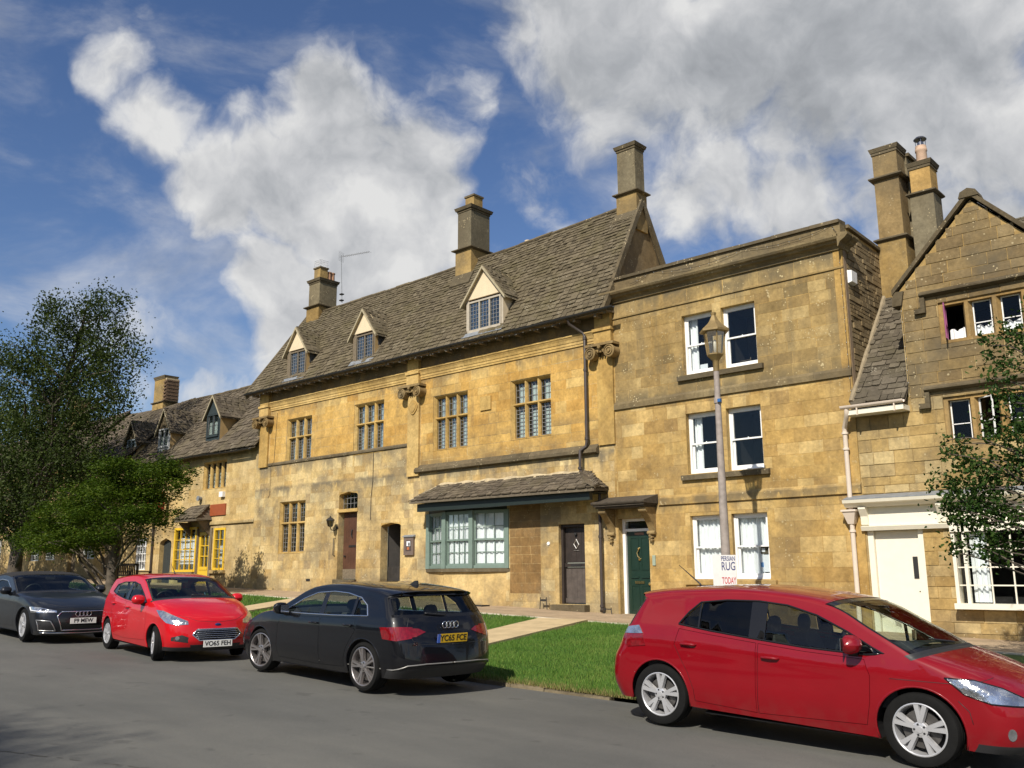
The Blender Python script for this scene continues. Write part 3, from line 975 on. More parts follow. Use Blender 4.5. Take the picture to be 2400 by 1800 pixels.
def dormer(house, x0, x1, z0, ze, za, y0, slope, ye, zeave, cheek_m, gable_m, slate_m, verge_m, win, stone_m=None, over=0.10, n=2, frame_m=None, slim=60, nx=3, nz=7):
    """gabled dormer; slope,ye,zeave give the main roof plane z = zeave + slope*(y-ye)"""
    yr = lambda z: ye + (z - zeave) / slope
    fm = frame_m or M_WHITEP
    m2 = MB()
    xm = (x0 + x1) / 2
    # cheeks + gable
    m2.add([(x1, y0, z0), (x1, yr(z0), z0), (x1, yr(ze), ze), (x1, y0, ze)], [(0, 1, 2, 3)])
    dm = m2.build('dormer', cheek_m, house)
    MB().add([(x0, y0, z0), (x0, yr(z0), z0), (x0, yr(ze), ze), (x0, y0, ze)], [(3, 2, 1, 0)]).build('cheek', cheek_m, dm)
    g = MB().prism([(x0 - .02, ze - .02), (x1 + .02, ze - .02), (xm, za - .06)], 'y', y0 - .012, y0 + .05)
    g.build('gable', gable_m, dm)
    # roof with slates
    rb = yr(za) + 0.12
    yf_ = y0 - over
    k = (za - ze) / (xm - x0)
    ex = 0.15
    dz_ = ex * k
    for s in (-1, 1):
        xe = x0 - ex if s < 0 else x1 + ex
        a, b, c, d = Vector((xe, yf_, ze - dz_)), Vector((xe, yr(ze - dz_) + .15, ze - dz_)), Vector((xm, rb, za)), Vector((xm, yf_, za))
        P = bilerp(a, b, c, d)
        t_ = Vector((0, 0, .045))
        rf = MB().add([a, b, c, d, a - t_, b - t_, c - t_, d - t_], [(0, 1, 2, 3), (7, 6, 5, 4), (0, 4, 5, 1), (1, 5, 6, 2), (2, 6, 7, 3), (3, 7, 4, 0)]).build('dormer_roof', verge_m, dm)
        nrm = (b - a).cross(d - a)
        if nrm.z < 0: nrm = -nrm
        slope_l = (d - a).length
        slates2(dm, P, nrm, (b - a).length, slope_l, slate_m, s)
        # barge board along the verge
        q = MB()
        va, vd = Vector((xe, yf_, ze - dz_)), Vector((xm, yf_, za))
        dn = Vector((0, 0, -.085))
        pr = [va, vd, vd + dn, va + dn]
        q.hexa([pr[3] + Vector((0, -.022, 0)), pr[2] + Vector((0, -.022, 0)), pr[2] + Vector((0, .02, 0)), pr[3] + Vector((0, .02, 0)), pr[0] + Vector((0, -.022, 0)), pr[1] + Vector((0, -.022, 0)), pr[1] + Vector((0, .02, 0)), pr[0] + Vector((0, .02, 0))])
        q.build('barge_board', M_BARGE, dm)
    # window
    wx0, wx1, wz0, wz1 = win
    f = 0.05
    q = MB()
    q.box(wx0 - f, wx0, y0 - .03, y0 + .06, wz0 - f, wz1 + f); q.box(wx1, wx1 + f, y0 - .03, y0 + .06, wz0 - f, wz1 + f)
    q.box(wx0, wx1, y0 - .03, y0 + .06, wz1, wz1 + f); q.box(wx0 - f, wx1 + f, y0 - .05, y0 + .058, wz0 - f - .03, wz0)
    w_ = q.build('window_frame', fm, dm)
    lw = (wx1 - wx0) / n
    for i in range(n):
        a = wx0 + lw * i
        if i:
            MB().box(a - .02, a + .02, y0 - .026, y0 + .05, wz0, wz1).build('mullion', fm, dm)
        MB().box(a + .02, a + lw - .02, y0 + .012, y0 + .018, wz0, wz1).build('pane', M_GLASSO, dm)
        leading(dm, a + .02, a + lw - .02, wz0, wz1, y0 + .006, nx, nz, M_LEAD)
    # sill wall below window down into the roof and dark inside
    MB().box(x0 + .002, x1 - .002, y0 + .003, y0 + .058, z0, wz0 - f - .032).build('apron', fm, dm)
    MB().box(x0 + .002, wx0 - f - .002, y0 + .002, y0 + .058, wz0 - f - .03, ze).build('jamb', fm, dm)
    MB().box(wx1 + f + .002, x1 - .002, y0 + .002, y0 + .058, wz0 - f - .03, ze).build('jamb', fm, dm)
    r_ = MB().box(x0 + .03, x1 - .03, y0 + .07, y0 + .12 + .35, wz0 - .02, ze).build('dormer_interior', M_DARK, dm)
    return dm

M_BARGE = plain('weathered_verge_board', (0.36, 0.31, 0.20), 0.85, var=0.15, scale=9.0)
def slates2(rf, P, nrm, length, slope_l, mat, s):
    slates(rf, P, nrm, length, slope_l, 0.16, 0.12, (0.16, 0.30), mat, limit=20, th=(0.014, 0.024), name='dormer_slate')

# ================================================================== the long house with three dormers
HONEY = [(0.36, 0.235, 0.085), (0.50, 0.350, 0.140), (0.56, 0.435, 0.215), (0.42, 0.270, 0.095), (0.54, 0.395, 0.175), (0.47, 0.330, 0.130), (0.33, 0.235, 0.115), (0.57, 0.42, 0.19)]
OCHRE = [(0.45, 0.265, 0.072), (0.54, 0.350, 0.112), (0.49, 0.295, 0.084), (0.60, 0.425, 0.165), (0.47, 0.275, 0.075), (0.56, 0.37, 0.125)]
M_BLOW = stone('honey_limestone', HONEY, bands=((4.5, .12, .65, .85), (5.30, .1, .75, .75), (3.0, .0, .8, .3)), grey=0.62, speck=0.5, base_z=0.15, streak=0.42, gain=(1.10, 1.13, 1.20))
M_BUP = stone('ochre_limestone', OCHRE, bands=((7.30, .3, .6, .65), (5.30, .3, .0, .45), (4.62, .6, .0, .75)), grey=0.2, speck=0.2, streak=0.35, gain=(1.02, 1.0, 0.95))
M_TRIM = stone('dressed_limestone', [(0.50, 0.345, 0.125), (0.46, 0.305, 0.10), (0.54, 0.385, 0.155)], grey=0.15, speck=0.1, bump=0.3, streak=0.1, gain=(1.0, .98, .95))
M_LEDGE = stone('weathered_ledge_stone', [(0.125, 0.102, 0.064), (0.165, 0.132, 0.082), (0.10, 0.082, 0.052)], grey=0.7, speck=0.8, bump=0.9, streak=0.5)
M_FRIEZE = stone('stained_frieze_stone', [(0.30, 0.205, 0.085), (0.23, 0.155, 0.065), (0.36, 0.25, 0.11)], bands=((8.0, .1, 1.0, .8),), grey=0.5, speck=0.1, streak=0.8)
SLATE_T = [(0.085, 0.068, 0.042), (0.122, 0.098, 0.060), (0.155, 0.127, 0.082), (0.102, 0.082, 0.050), (0.136, 0.111, 0.070), (0.074, 0.059, 0.037)]
M_SLATE = slate_mat('stone_slate_olive', SLATE_T, 0.45, (0.10, 0.085, 0.035))
M_SLATED = slate_mat('stone_slate_brown', [(0.075, 0.060, 0.042), (0.105, 0.085, 0.060), (0.15, 0.122, 0.085), (0.088, 0.070, 0.050)], 0.35, (0.085, 0.072, 0.03))
M_CREAM = plain('cream_render', (0.66, 0.54, 0.36), 0.85, var=0.07, scale=5.0)
M_WOODF = plain('weathered_oak_frame', (0.16, 0.125, 0.08), 0.8, var=0.25, scale=20.0)
M_CHIM = stone('chimney_limestone', [(0.36, 0.25, 0.10), (0.32, 0.22, 0.085), (0.40, 0.28, 0.115)], grey=0.55, speck=0.3, streak=0.5)
M_CHIMG = stone('grey_chimney_stone', [(0.19, 0.165, 0.11), (0.23, 0.195, 0.125), (0.16, 0.14, 0.095)], grey=0.55, speck=0.7, streak=0.5)
M_CLAY = plain('terracotta_pot', (0.36, 0.20, 0.115), 0.8, var=0.15)
M_MORTAR = plain('lime_mortar_fillet', (0.42, 0.34, 0.21), 0.95, var=0.2, scale=9.0, bump=0.4)
M_GREENB = plain('sage_green_paint', (0.165, 0.225, 0.190), 0.5, var=0.08)
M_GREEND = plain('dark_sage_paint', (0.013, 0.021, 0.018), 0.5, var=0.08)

hb = thing('stone_house', 'long honey stone house with three dormers and a green bay window', 'house', (-21, 18.3, 0.85))
OPB = [(-27.14, -25.69, 5.30, 6.88), (-23.40, -21.92, 5.28, 6.93), (-19.66, -18.23, 5.08, 6.71), (-16.57, -15.14, 5.09, 6.73),
       (-27.36, -25.87, 2.26, 4.01), (-24.05, -23.10, 1.40, 4.14), (-21.93, -21.02, 0.60, 3.08), (-19.80, -16.72, 1.70, 3.42), (-14.95, -14.12, 0.80, 2.77)]
m2 = MB()
wall_grid(m2, -28.95, -13.15, 0.2, 8.02, OPB, YF)
m2.add([(-28.95, YF, .2), (-28.95, YF, 8.02), (-28.95, 22, 8.02), (-28.95, 22, .2)], [(0, 1, 2, 3)])
wallB = m2.build('wall', M_BLOW, hb)
zc = lambda x: zp(x) - 0.05
opx = OPB + [(-28.78, -28.16, 5.3, 8.1), (-20.75, -20.2, 4.4, 8.1), (-13.62, -13.05, 4.5, 8.1)]
blocks(wallB, -28.95, -20.48, 0.35, 5.30, opx, YF, (0.19, 0.33), (0.24, 0.62), M_BLOW, 85, zcut=zc)
BRP = (-16.62, -15.55, 1.05, 3.40)
M_BROWNST = stone('brown_ashlar_panel', [(0.30, 0.185, 0.075), (0.26, 0.16, 0.065), (0.34, 0.215, 0.09)], grey=0.35, speck=0.15, streak=0.3, bump=0.3)
blocks(wallB, BRP[0], BRP[1], BRP[2], BRP[3], OPB, YF, (0.20, 0.27), (0.25, 0.5), M_BROWNST, 25, proud=.004)
blocks(wallB, -20.48, -13.15, 0.35, 4.46, opx + [BRP], YF, (0.19, 0.33), (0.24, 0.62), M_BLOW, 95, zcut=zc)
blocks(wallB, -28.16, -20.75, 5.38, 7.30, opx, YF, (0.22, 0.34), (0.4, 0.95), M_BUP, 50)
blocks(wallB, -20.2, -13.62, 4.62, 7.30, opx, YF, (0.21, 0.33), (0.35, 0.85), M_BUP, 70)

# string courses, pilasters, capitals, entablature
string_course(hb, -28.18, -20.76, 5.34, M_LEDGE, proj=0.045, h=0.07, weather=0.05)
string_course(hb, -20.34, -13.60, 4.53, M_LEDGE, proj=0.13, h=0.10, weather=0.13)
prof = [(0, 7.29), (.035, 7.30), (.035, 7.355), (.05, 7.36), (.05, 7.43), (.065, 7.435), (.085, 7.50), (.12, 7.56), (.135, 7.57), (.135, 7.605), (.0, 7.65)]
for a, b in ((-28.16, -20.72), (-20.22, -13.62)):
    moulding(hb, prof, a, b, M_TRIM)
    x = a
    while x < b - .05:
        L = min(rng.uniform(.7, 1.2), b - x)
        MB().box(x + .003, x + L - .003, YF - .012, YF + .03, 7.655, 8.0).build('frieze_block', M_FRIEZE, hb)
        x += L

def volute(m2, x, y0, y1, z, r):
    pr = [(0.0, y1), (r * .98, y1), (r * .92, (y0 + y1) / 2), (r, y0), (r * .84, y0 - .012), (r * .82, y0 + .012), (r * .62, y0 + .012), (r * .60, y0 - .016), (r * .46, y0 - .018), (r * .44, y0 + .006), (r * .28, y0 + .006), (r * .26, y0 - .026), (0.0, y0 - .03)]
    m2.lathe(pr, 22, (x, 0, z), 'y')
def pilaster(x0, x1, z0, z1, w_, mat, name='pilaster', zblock=8.0, cart=False, pr=0.075):
    m2 = MB().box(x0, x1, YF - pr, YF + .02, z0, z1)
    pl = m2.build(name, mat, hb)
    xm = (x0 + x1) / 2
    r = 0.165
    zc_ = z1 + 0.02
    q = MB()
    volute(q, xm - w_ / 2 + r, YF - .27, YF - .01, zc_ + .05, r)
    volute(q, xm + w_ / 2 - r, YF - .27, YF - .01, zc_ + .05, r)
    q.box(xm - w_ / 2 + .1, xm + w_ / 2 - .1, YF - .20, YF, zc_ + .10, zc_ + .19)        # echinus
    q.box(xm - w_ / 2 + .02, xm + w_ / 2 - .02, YF - .29, YF, zc_ + .215, zc_ + .28)     # abacus
    q.lathe([(0, YF - .30), (.05, YF - .29), (.06, YF - .24), (.06, YF - .15)], 10, (xm, 0, zc_ + .19), 'y')
    for k in range(5):                                                                    # swag between the volutes
        t_ = (k - 2) / 2
        q.lathe([(0, YF - .235), (.026, YF - .225), (.03, YF - .18)], 8, (xm + t_ * .16, 0, zc_ + .10 - .03 * (1 - t_ * t_)), 'y')
    q.build('capital', M_CAP, pl, smooth=40)
    e = MB()
    e.box(x0 - .02, x1 + .02, YF - .13, YF, zc_ + .285, zc_ + .62)
    e.box(x0 - .05, x1 + .05, YF - .17, YF, zc_ + .625, zc_ + .70)
    e.box(x0 + .0, x1 - .0, YF - .12, YF, zc_ + .705, zblock)
    e.build('entablature_block', mat, pl)
    if cart:
        q = MB()
        n = 20; ring = [(xm + .19 * math.cos(2 * math.pi * i / n) * (1 + .08 * math.cos(8 * math.pi * i / n)), z1 - .36 + .21 * math.sin(2 * math.pi * i / n) * (1 + .06 * math.cos(8 * math.pi * i / n))) for i in range(n)]
        q.prism(ring, 'y', YF - pr - .03, YF - pr + .01)
        q.prism([(xm + (a - xm) * .68, z1 - .36 + (b - z1 + .36) * .68) for a, b in ring], 'y', YF - pr - .045, YF - pr - .02)
        q.build('cartouche', mat, pl)
    return pl
M_CAP = stone('carved_capital_stone', [(0.30, 0.215, 0.10), (0.34, 0.25, 0.12)], grey=0.6, speck=0.3, bump=0.4)
pilaster(-28.72, -28.20, 5.30, 6.80, 1.02, M_TRIM)
pilaster(-20.72, -20.22, 4.40, 6.84, 1.02, M_TRIM, cart=True)
pilaster(-13.58, -13.09, 4.66, 6.90, 0.92, M_TRIM, pr=0.055)
MB().box(-17.70, -17.29, YF - .045, YF + .02, 6.04, 6.43).build('stone_plaque', M_TRIM, hb)

# windows
mullion_window(hb, *OPB[0], M_TRIM, transom=6.22, whitepat=(0.42, 1.0, 0.72))
mullion_window(hb, *OPB[1], M_TRIM, transom=6.27, whitepat=(0.38, 1.0, 0.74))
mullion_window(hb, *OPB[2], M_TRIM, transom=6.04, whitepat=(0.34, 1.0, 0.80))
mullion_window(hb, *OPB[3], M_TRIM, transom=6.06, whitepat=(0.32, 1.0, 0.80))
mullion_window(hb, *OPB[4], M_TRIM, transom=3.28, nz=(4, 6), whitepat=(0.72, 1.0, 0.0))

# eaves: soffit, rafter feet, gutter with brackets
ev = MB().hexa([(-29.15, 17.86, 7.93), (-13.02, 17.86, 7.93), (-13.02, YF + .1, 8.0), (-29.15, YF + .1, 8.0), (-29.15, 17.86, 7.975), (-13.02, 17.86, 7.975), (-13.02, YF + .1, 8.05), (-29.15, YF + .1, 8.05)]).build('eaves_soffit', M_WOODF, hb)
for i in range(24):
    x = -28.8 + i * 0.672
    MB().box(x - .035, x + .035, 17.9, YF - .13, 7.86, 7.945).build('rafter_foot', M_WOODF, ev)
g = MB()
rows = []
for x in np.linspace(-29.2, -12.72, 34):
    zz = 8.005 + 0.012 * math.sin(x * .9)
    rows.append([(x, 17.83 + .062 * math.cos(a), zz + .062 * math.sin(a)) for a in np.linspace(math.pi, 2 * math.pi, 9)])
g.grid(rows)
g.grid([[(p[0], p[1] + (.006 if k < 4 else -.006), p[2] + .006) for k, p in enumerate(r_)] for r_ in rows], flip=True)
gut = g.build('gutter', M_IRON, hb, smooth=True, fix=False)
for i in range(18):
    x = -28.7 + i * 0.93
    MB().tube([(x, 17.90, 7.97), (x, 17.85, 7.935), (x, 17.79, 7.95), (x, 17.765, 8.0)], .008, 5).build('gutter_bracket', M_IRON, gut)

# the roof
RS, RYE, RZE = 1.865, 17.96, 8.05
PB = bilerp((-29.2, 17.86, 7.99), (-13.02, 17.86, 7.99), (-13.06, 19.78, 11.46), (-27.95, 19.60, 11.08), sag=0.10, su=0.018)
m2 = MB()
top = [[PB(u / 40, v / 10) for v in range(11)] for u in range(41)]
m2.grid([[p - Vector((0, -.01, .03)) for p in r_] for r_ in top])
PBb = bilerp((-29.2, 21.70, 7.9), (-13.02, 21.85, 7.9), (-13.06, 19.80, 11.45), (-27.95, 19.62, 11.07), sag=0.10)
m2.grid([[PBb(u / 40, v / 4) - Vector((0, .0, .03)) for v in range(5)] for u in range(41)])
roofB = m2.build('roof', M_SLATED, hb)
DORM = [(-26.90, -25.75), (-23.22, -22.10), (-18.02, -16.58)]
def skipB(p):
    for (a, b), ap in zip(DORM, (10.0, 9.93, 10.13)):
        k = 1 - max(0, (p[2] - 9.25) / (ap - 9.25))
        m_ = (a + b) / 2; hw = (b - a) / 2 * max(0, k) - .10
        if abs(p[0] - m_) < hw and p[2] > 8.28: return True
    return False
slates(roofB, PB, Vector((0, -1, .5)), 16.1, 3.97, 0.150, 0.115, (0.13, 0.30), M_SLATE, 300, skip=skipB, th=(0.026, 0.036), wob=.040, jit=.03)
ridge_tiles(roofB, [PB(u / 12, 1.0) + Vector((0, 0.01, 0.02)) for u in range(13)], M_LEDGE)
# right gable end and its verge
m2 = MB()
m2.add([(-13.14, 17.98, 8.0), (-13.14, 21.75, 8.0), (-13.14, 19.80, 11.36)], [(0, 1, 2)])
m2.build('gable_wall', stone('gable_render', [(0.25, 0.185, 0.10), (0.22, 0.165, 0.09)], grey=0.6, speck=0.2, streak=0.6), hb)
vb = MB()
for k in range(20):
    a, b = Vector(PB(1.0, k / 20)), Vector(PB(1.0, (k + 1) / 20))
    j = rng.uniform(-.008, .008)
    o = Vector((0, -.055, .035)); q = Vector((-.05, 0, 0)); s_ = Vector((.045 + j, 0, 0)); d_ = Vector((0, .03, -.10))
    MB().hexa([a + q + d_, b + q + d_, b + s_ + d_, a + s_ + d_, a + q + o, b + q + o, b + s_ + o, a + s_ + o]).build('verge_stone', M_LEDGE, roofB)
for k in range(12):
    a, b = Vector(PBb(1.0, k / 12)), Vector(PBb(1.0, (k + 1) / 12))
    o = Vector((0, .05, .035)); q = Vector((-.05, 0, 0)); s_ = Vector((.045, 0, 0)); d_ = Vector((0, -.03, -.10))
    MB().hexa([a + q + d_, b + q + d_, b + s_ + d_, a + s_ + d_, a + q + o, b + q + o, b + s_ + o, a + s_ + o]).build('verge_stone', M_LEDGE, roofB)
for k in range(16):
    a, b = Vector(PB(0.0, k / 16)), Vector(PB(0.0, (k + 1) / 16))
    o = Vector((0, -.05, .03)); q = Vector((-.07, 0, 0)); s_ = Vector((.05, 0, 0)); d_ = Vector((0, .06, -.16))
    MB().hexa([a + q + d_, b + q + d_, b + s_ + d_, a + s_ + d_, a + q + o, b + q + o, b + s_ + o, a + s_ + o]).build('verge_stone', M_LEDGE, roofB)

# dormers
M_CHEEK = plain('ochre_cheek_render', (0.40, 0.27, 0.115), 0.9, var=0.12, scale=4.0)
d1 = dormer(hb, -26.90, -25.75, 8.25, 9.25, 10.02, 18.02, RS, RYE, RZE, M_CHEEK, M_CREAM, M_SLATE, M_MORTAR, (-26.66, -25.70 - .12, 8.32, 9.12), frame_m=M_WOODF, nz=7)
d2 = dormer(hb, -23.22, -22.10, 8.20, 9.20, 9.95, 18.02, RS, RYE, RZE, M_CHEEK, M_CREAM, M_SLATE, M_MORTAR, (-23.0, -22.20, 8.28, 9.06), frame_m=M_WOODF, nz=7)
d3 = dormer(hb, -18.02, -16.58, 8.20, 9.28, 10.15, 18.02, RS, RYE, RZE, M_CREAM, M_CREAM, M_SLATE, M_MORTAR, (-17.88, -16.70, 8.34, 9.14), frame_m=plain('pale_window_frame', (0.42, 0.37, 0.29), 0.7), n=3, nz=7)
for dm, x1 in ((d1, -25.75), (d2, -22.10)):
    MB().box(x1 - .01, x1 + .012, 18.14, 18.40, 8.70, 9.12).build('side_light', M_LEADD, dm)
for dm, x0, x1 in ((d1, -26.95, -25.70), (d2, -23.25, -22.08), (d3, -18.08, -16.53)):
    MB().hexa([(x0, 17.90, 8.10), (x1, 17.90, 8.10), (x1, 18.01, 8.27), (x0, 18.01, 8.27), (x0, 17.86, 8.125), (x1, 17.86, 8.125), (x1, 17.99, 8.29), (x0, 17.99, 8.29)]).build('lead_apron', M_FLASH, dm)

# chimneys
c1 = chimney(hb, -27.80, -27.04, 19.36, 20.24, 10.2, 11.30, 12.36, M_CHIM, M_CHIMG, M_LEDGE, wide=0.09)
q = MB().box(-27.60, -27.22, 19.5, 19.84, 12.37, 12.80); q.build('pot_block', M_CHIM, c1)
q = MB().box(-27.63, -27.19, 19.47, 19.87, 12.805, 12.86); q.build('pot_cap', M_LEDGE, c1)
M_MESH = plain('galvanised_mesh', (0.42, 0.42, 0.42), 0.5, metal=0.3)
cg = MB()
for i in range(6):
    for yy in (19.5, 19.84):
        x = -27.60 + .076 * i
        cg.tube([(x, yy, 12.86), (x, yy, 13.12)], .004, 4)
    for xx in (-27.60, -27.22):
        y = 19.5 + .068 * i
        cg.tube([(xx, y, 12.86), (xx, y, 13.12)], .004, 4); cg.tube([(-27.60, y, 13.12), (-27.22, y, 13.12)], .004, 4)
for zz in (12.95, 13.04, 13.12):
    cg.tube([(-27.60, 19.5, zz), (-27.22, 19.5, zz), (-27.22, 19.84, zz), (-27.60, 19.84, zz), (-27.60, 19.5, zz)], .004, 4)
cg.build('bird_guard', M_MESH, c1)
for yy in (19.96, 20.12):
    MB().lathe([(.10, 12.36), (.085, 12.45), (.08, 12.68), (.10, 12.70), (.10, 12.74), (.07, 12.74)], 14, (-27.30, yy, 0)).build('chimney_pot', M_CLAY, c1, smooth=40)
c2 = chimney(hb, -19.82, -19.13, 19.32, 20.26, 10.1, 11.55, 12.98, M_CHIM, M_CHIMG, M_LEDGE, wide=0.10)
MB().box(-19.62, -19.24, 19.55, 19.95, 12.985, 13.36).build('pot_block', M_CHIM, c2)
MB().box(-19.65, -19.21, 19.52, 19.98, 13.362, 13.42).build('pot_cap', M_LEDGE, c2)
MB().hexa([(-19.90, 19.14, 10.30), (-19.03, 19.14, 10.30), (-19.03, 19.38, 10.70), (-19.90, 19.38, 10.70), (-19.90, 19.11, 10.34), (-19.03, 19.11, 10.34), (-19.03, 19.32, 10.74), (-19.90, 19.32, 10.74)]).build('mortar_fillet', M_LEDGE, c2)
c3 = chimney(hb, -13.74, -13.08, 19.55, 20.05, 10.6, 11.72, 13.15, M_CHIM, M_CHIMG, M_LEDGE, wide=0.085, upper_in=0.035)
MB().hexa([(-13.80, 19.44, 10.88), (-13.06, 19.44, 10.88), (-13.06, 19.58, 11.12), (-13.80, 19.58, 11.12), (-13.80, 19.41, 10.92), (-13.06, 19.41, 10.92), (-13.06, 19.56, 11.18), (-13.80, 19.56, 11.18)]).build('mortar_fillet', M_LEDGE, c3)
ps = MB().box(-17.95, -17.35, 20.2, 20.7, 10.9, 11.42).build('chimney', M_CHIM, hb)
MB().lathe([(.10, 11.42), (.09, 11.5), (.085, 11.62), (.10, 11.64), (.10, 11.68)], 14, (-17.72, 20.4, 0)).build('chimney_pot', M_CREAM, ps, smooth=40)
MB().lathe([(.10, 11.42), (.09, 11.5), (.08, 11.55)], 14, (-17.45, 20.5, 0)).build('chimney_pot', M_CLAY, ps, smooth=40)

# brown plank door with its arched light
def tudor(m2, x0, x1, zt, rise, Y0, Y1):
    """fills the upper corners of an opening to a flat pointed arch"""
    xm = (x0 + x1) / 2
    m2.prism([(x0, zt), (x0, zt - rise), (x0 + .06, zt - rise * .55), (xm, zt - .002), (xm, zt)], 'y', Y0, Y1)
    m2.prism([(x1, zt), (xm, zt), (xm, zt - .002), (x1 - .06, zt - rise * .55), (x1, zt - rise)], 'y', Y0, Y1)
M_BROWN = plain('brown_varnished_plank', (0.085, 0.038, 0.022), 0.5, var=0.2, scale=3.0)
dr = MB()
tudor(dr, -24.05, -23.10, 4.14, .11, YF + .002, YF + .26)
dr.box(-24.09, -23.06, YF - .03, YF + .25, 3.50, 3.60)
door = dr.build('door_surround', M_TRIM, hb)
for i in range(6):
    x = -23.97 + i * .135
    MB().box(x, x + .131, YF + .17, YF + .21, 1.42, 3.50).build('door_plank', M_BROWN, door)
MB().box(-23.97, -23.16, YF + .165, YF + .212, 1.42, 1.72).build('kick_plate', M_WOODF, door)
MB().tube([(-23.52, YF + .16, 2.95), (-23.52, YF + .13, 2.90), (-23.53, YF + .13, 2.78), (-23.50, YF + .14, 2.70)], .018, 6).build('knocker', M_IRON, door)
MB().box(-23.68, -23.34, YF + .155, YF + .17, 2.40, 2.46).build('letter_plate', M_IRON, door)
MB().lathe([(0, YF + .10), (.03, YF + .11), (.03, YF + .14), (.015, YF + .17)], 10, (-23.85, 0, 2.12), 'y').build('door_knob', M_IRON, door)
MB().box(-24.02, -23.13, YF + .18, YF + .19, 3.61, 4.13).build('pane', M_GLASSO, door)
leading(door, -24.02, -23.13, 3.61, 4.13, YF + .175, 5, 3, M_LEAD)
room(door, -24.02, -23.13, 3.61, 4.13, YF + .20, .5)
st = MB().box(-24.20, -22.98, YF - .34, YF + .2, .85, 1.22).box(-24.14, -23.04, YF - .10, YF + .2, 1.222, 1.40)
st.build('door_step', M_LEDGE, hb)

# dark passage doorway
dr = MB()
tudor(dr, -21.93, -21.02, 3.08, .10, YF + .002, YF + .30)
pas = dr.build('passage_surround', M_TRIM, hb)
for i in range(6):
    x = -21.88 + i * .137
    MB().box(x, x + .133, YF + .26, YF + .30, 0.8, 1.78).build('gate_plank', plain('black_brown_gate', (0.028, 0.025, 0.022), 0.6, var=0.3), pas)
m2 = MB(); m2.add([(-21.95, YF + .3, .7), (-21.0, YF + .3, .7), (-21.0, 21, .7), (-21.95, 21, .7), (-21.95, YF + .3, 3.1), (-21.0, YF + .3, 3.1), (-21.0, 21, 3.1), (-21.95, 21, 3.1)], [(0, 1, 2, 3), (4, 7, 6, 5), (1, 5, 6, 2), (2, 6, 7, 3), (3, 7, 4, 0)])
m2.build('passage', plain('dim_passage', (0.12, 0.11, 0.10), 0.9), pas)
MB().box(-21.62, -21.05, YF + .9, YF + .95, 0.8, 3.0).build('inner_door', plain('grey_inner_door', (0.16, 0.16, 0.16), 0.5), pas)

# bay window: canted, sage green, three sashes
BAY = [Vector((-19.80, 18.31, 0)), Vector((-18.80, 17.98, 0)), Vector((-17.74, 17.98, 0)), Vector((-16.72, 18.31, 0))]
bay = MB()
bay.prism([(p.x, p.y) for p in BAY] + [(-16.72, 18.4), (-19.80, 18.4)], 'z', 0.4, 1.60)
bay = bay.build('bay', M_BLOW, hb)
sl = [Vector((-19.90, 18.30, 0)), Vector((-18.84, 17.90, 0)), Vector((-17.70, 17.90, 0)), Vector((-16.62, 18.30, 0))]
MB().prism([(p.x, p.y) for p in sl] + [(-16.62, 18.35), (-19.9, 18.35)], 'z', 1.604, 1.695).build('bay_sill', M_LEDGE, bay)
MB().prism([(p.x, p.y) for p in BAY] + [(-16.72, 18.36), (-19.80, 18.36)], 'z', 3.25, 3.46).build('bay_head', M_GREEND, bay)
for i, p in enumerate(BAY):
    w_ = .075
    MB().box(p.x - w_, p.x + w_, p.y - .05, p.y + .07, 1.697, 3.249).build('bay_post', M_GREENB, bay)
for i, nc in enumerate((3, 4, 3)):
    a, b = BAY[i], BAY[i + 1]
    d = (b - a).normalized(); n_ = Vector((d.y, -d.x, 0))
    L = (b - a).length
    def Q(s, out, z): 
        p = a + d * s + n_ * out
        return (p.x, p.y, z)
    def bar(s0, s1, o0, o1, z0, z1, m2):
        m2.hexa([Q(s0, o1, z0), Q(s1, o1, z0), Q(s1, o0, z0), Q(s0, o0, z0), Q(s0, o1, z1), Q(s1, o1, z1), Q(s1, o0, z1), Q(s0, o0, z1)])
    fr = MB()
    bar(.075, L - .075, -.05, .012, 1.70, 1.78, fr); bar(.075, L - .075, -.05, .012, 3.20, 3.25, fr)
    fr.build('bay_rail', M_GREENB, bay)
    zm = 2.46
    for za, zb, o in ((1.78, zm + .02, -.045), (zm - .02, 3.20, -.01)):
        s_ = MB()
        e = .04
        s0, s1 = .08, L - .08
        bar(s0, s0 + e, o - .03, o, za, zb, s_); bar(s1 - e, s1, o - .03, o, za, zb, s_)
        bar(s0 + e, s1 - e, o - .03, o, za, za + .05, s_); bar(s0 + e, s1 - e, o - .03, o, zb - .04, zb, s_)
        for k in range(1, nc):
            c = s0 + e + (s1 - s0 - 2 * e) * k / nc
            bar(c - .011, c + .011, o - .028, o - .004, za + .05, zb - .04, s_)
        zc_ = (za + zb) / 2
        bar(s0 + e, s1 - e, o - .027, o - .005, zc_ - .011, zc_ + .011, s_)
        s_.build('bay_sash', M_GREENB, bay)
        gl = MB(); bar(s0 + e, s1 - e, o - .018, o - .014, za + .05, zb - .04, gl); gl.build('pane', M_GLASS, bay)
    cu = MB(); rows = []
    for j in range(3):
        rows.append([Q(.05 + (L - .1) * u / 48, -.095 + .02 * math.sin(u * .85 + i) + .01 * math.sin(u * 2.1), 1.72 + (1.46) * j / 2) for u in range(49)])
    cu.grid(rows); cu.build('net_curtain', M_CURT, bay, smooth=True)
ri = MB(); ri.add([(-19.8, 18.32, 1.6), (-16.72, 18.32, 1.6), (-16.72, 19.2, 1.6), (-19.8, 19.2, 1.6), (-19.8, 18.32, 3.45), (-16.72, 18.32, 3.45), (-16.72, 19.2, 3.45), (-19.8, 19.2, 3.45)], [(0, 1, 2, 3), (4, 7, 6, 5), (1, 5, 6, 2), (2, 6, 7, 3), (3, 7, 4, 0)])
ri.build('room_interior', M_DARK, bay)

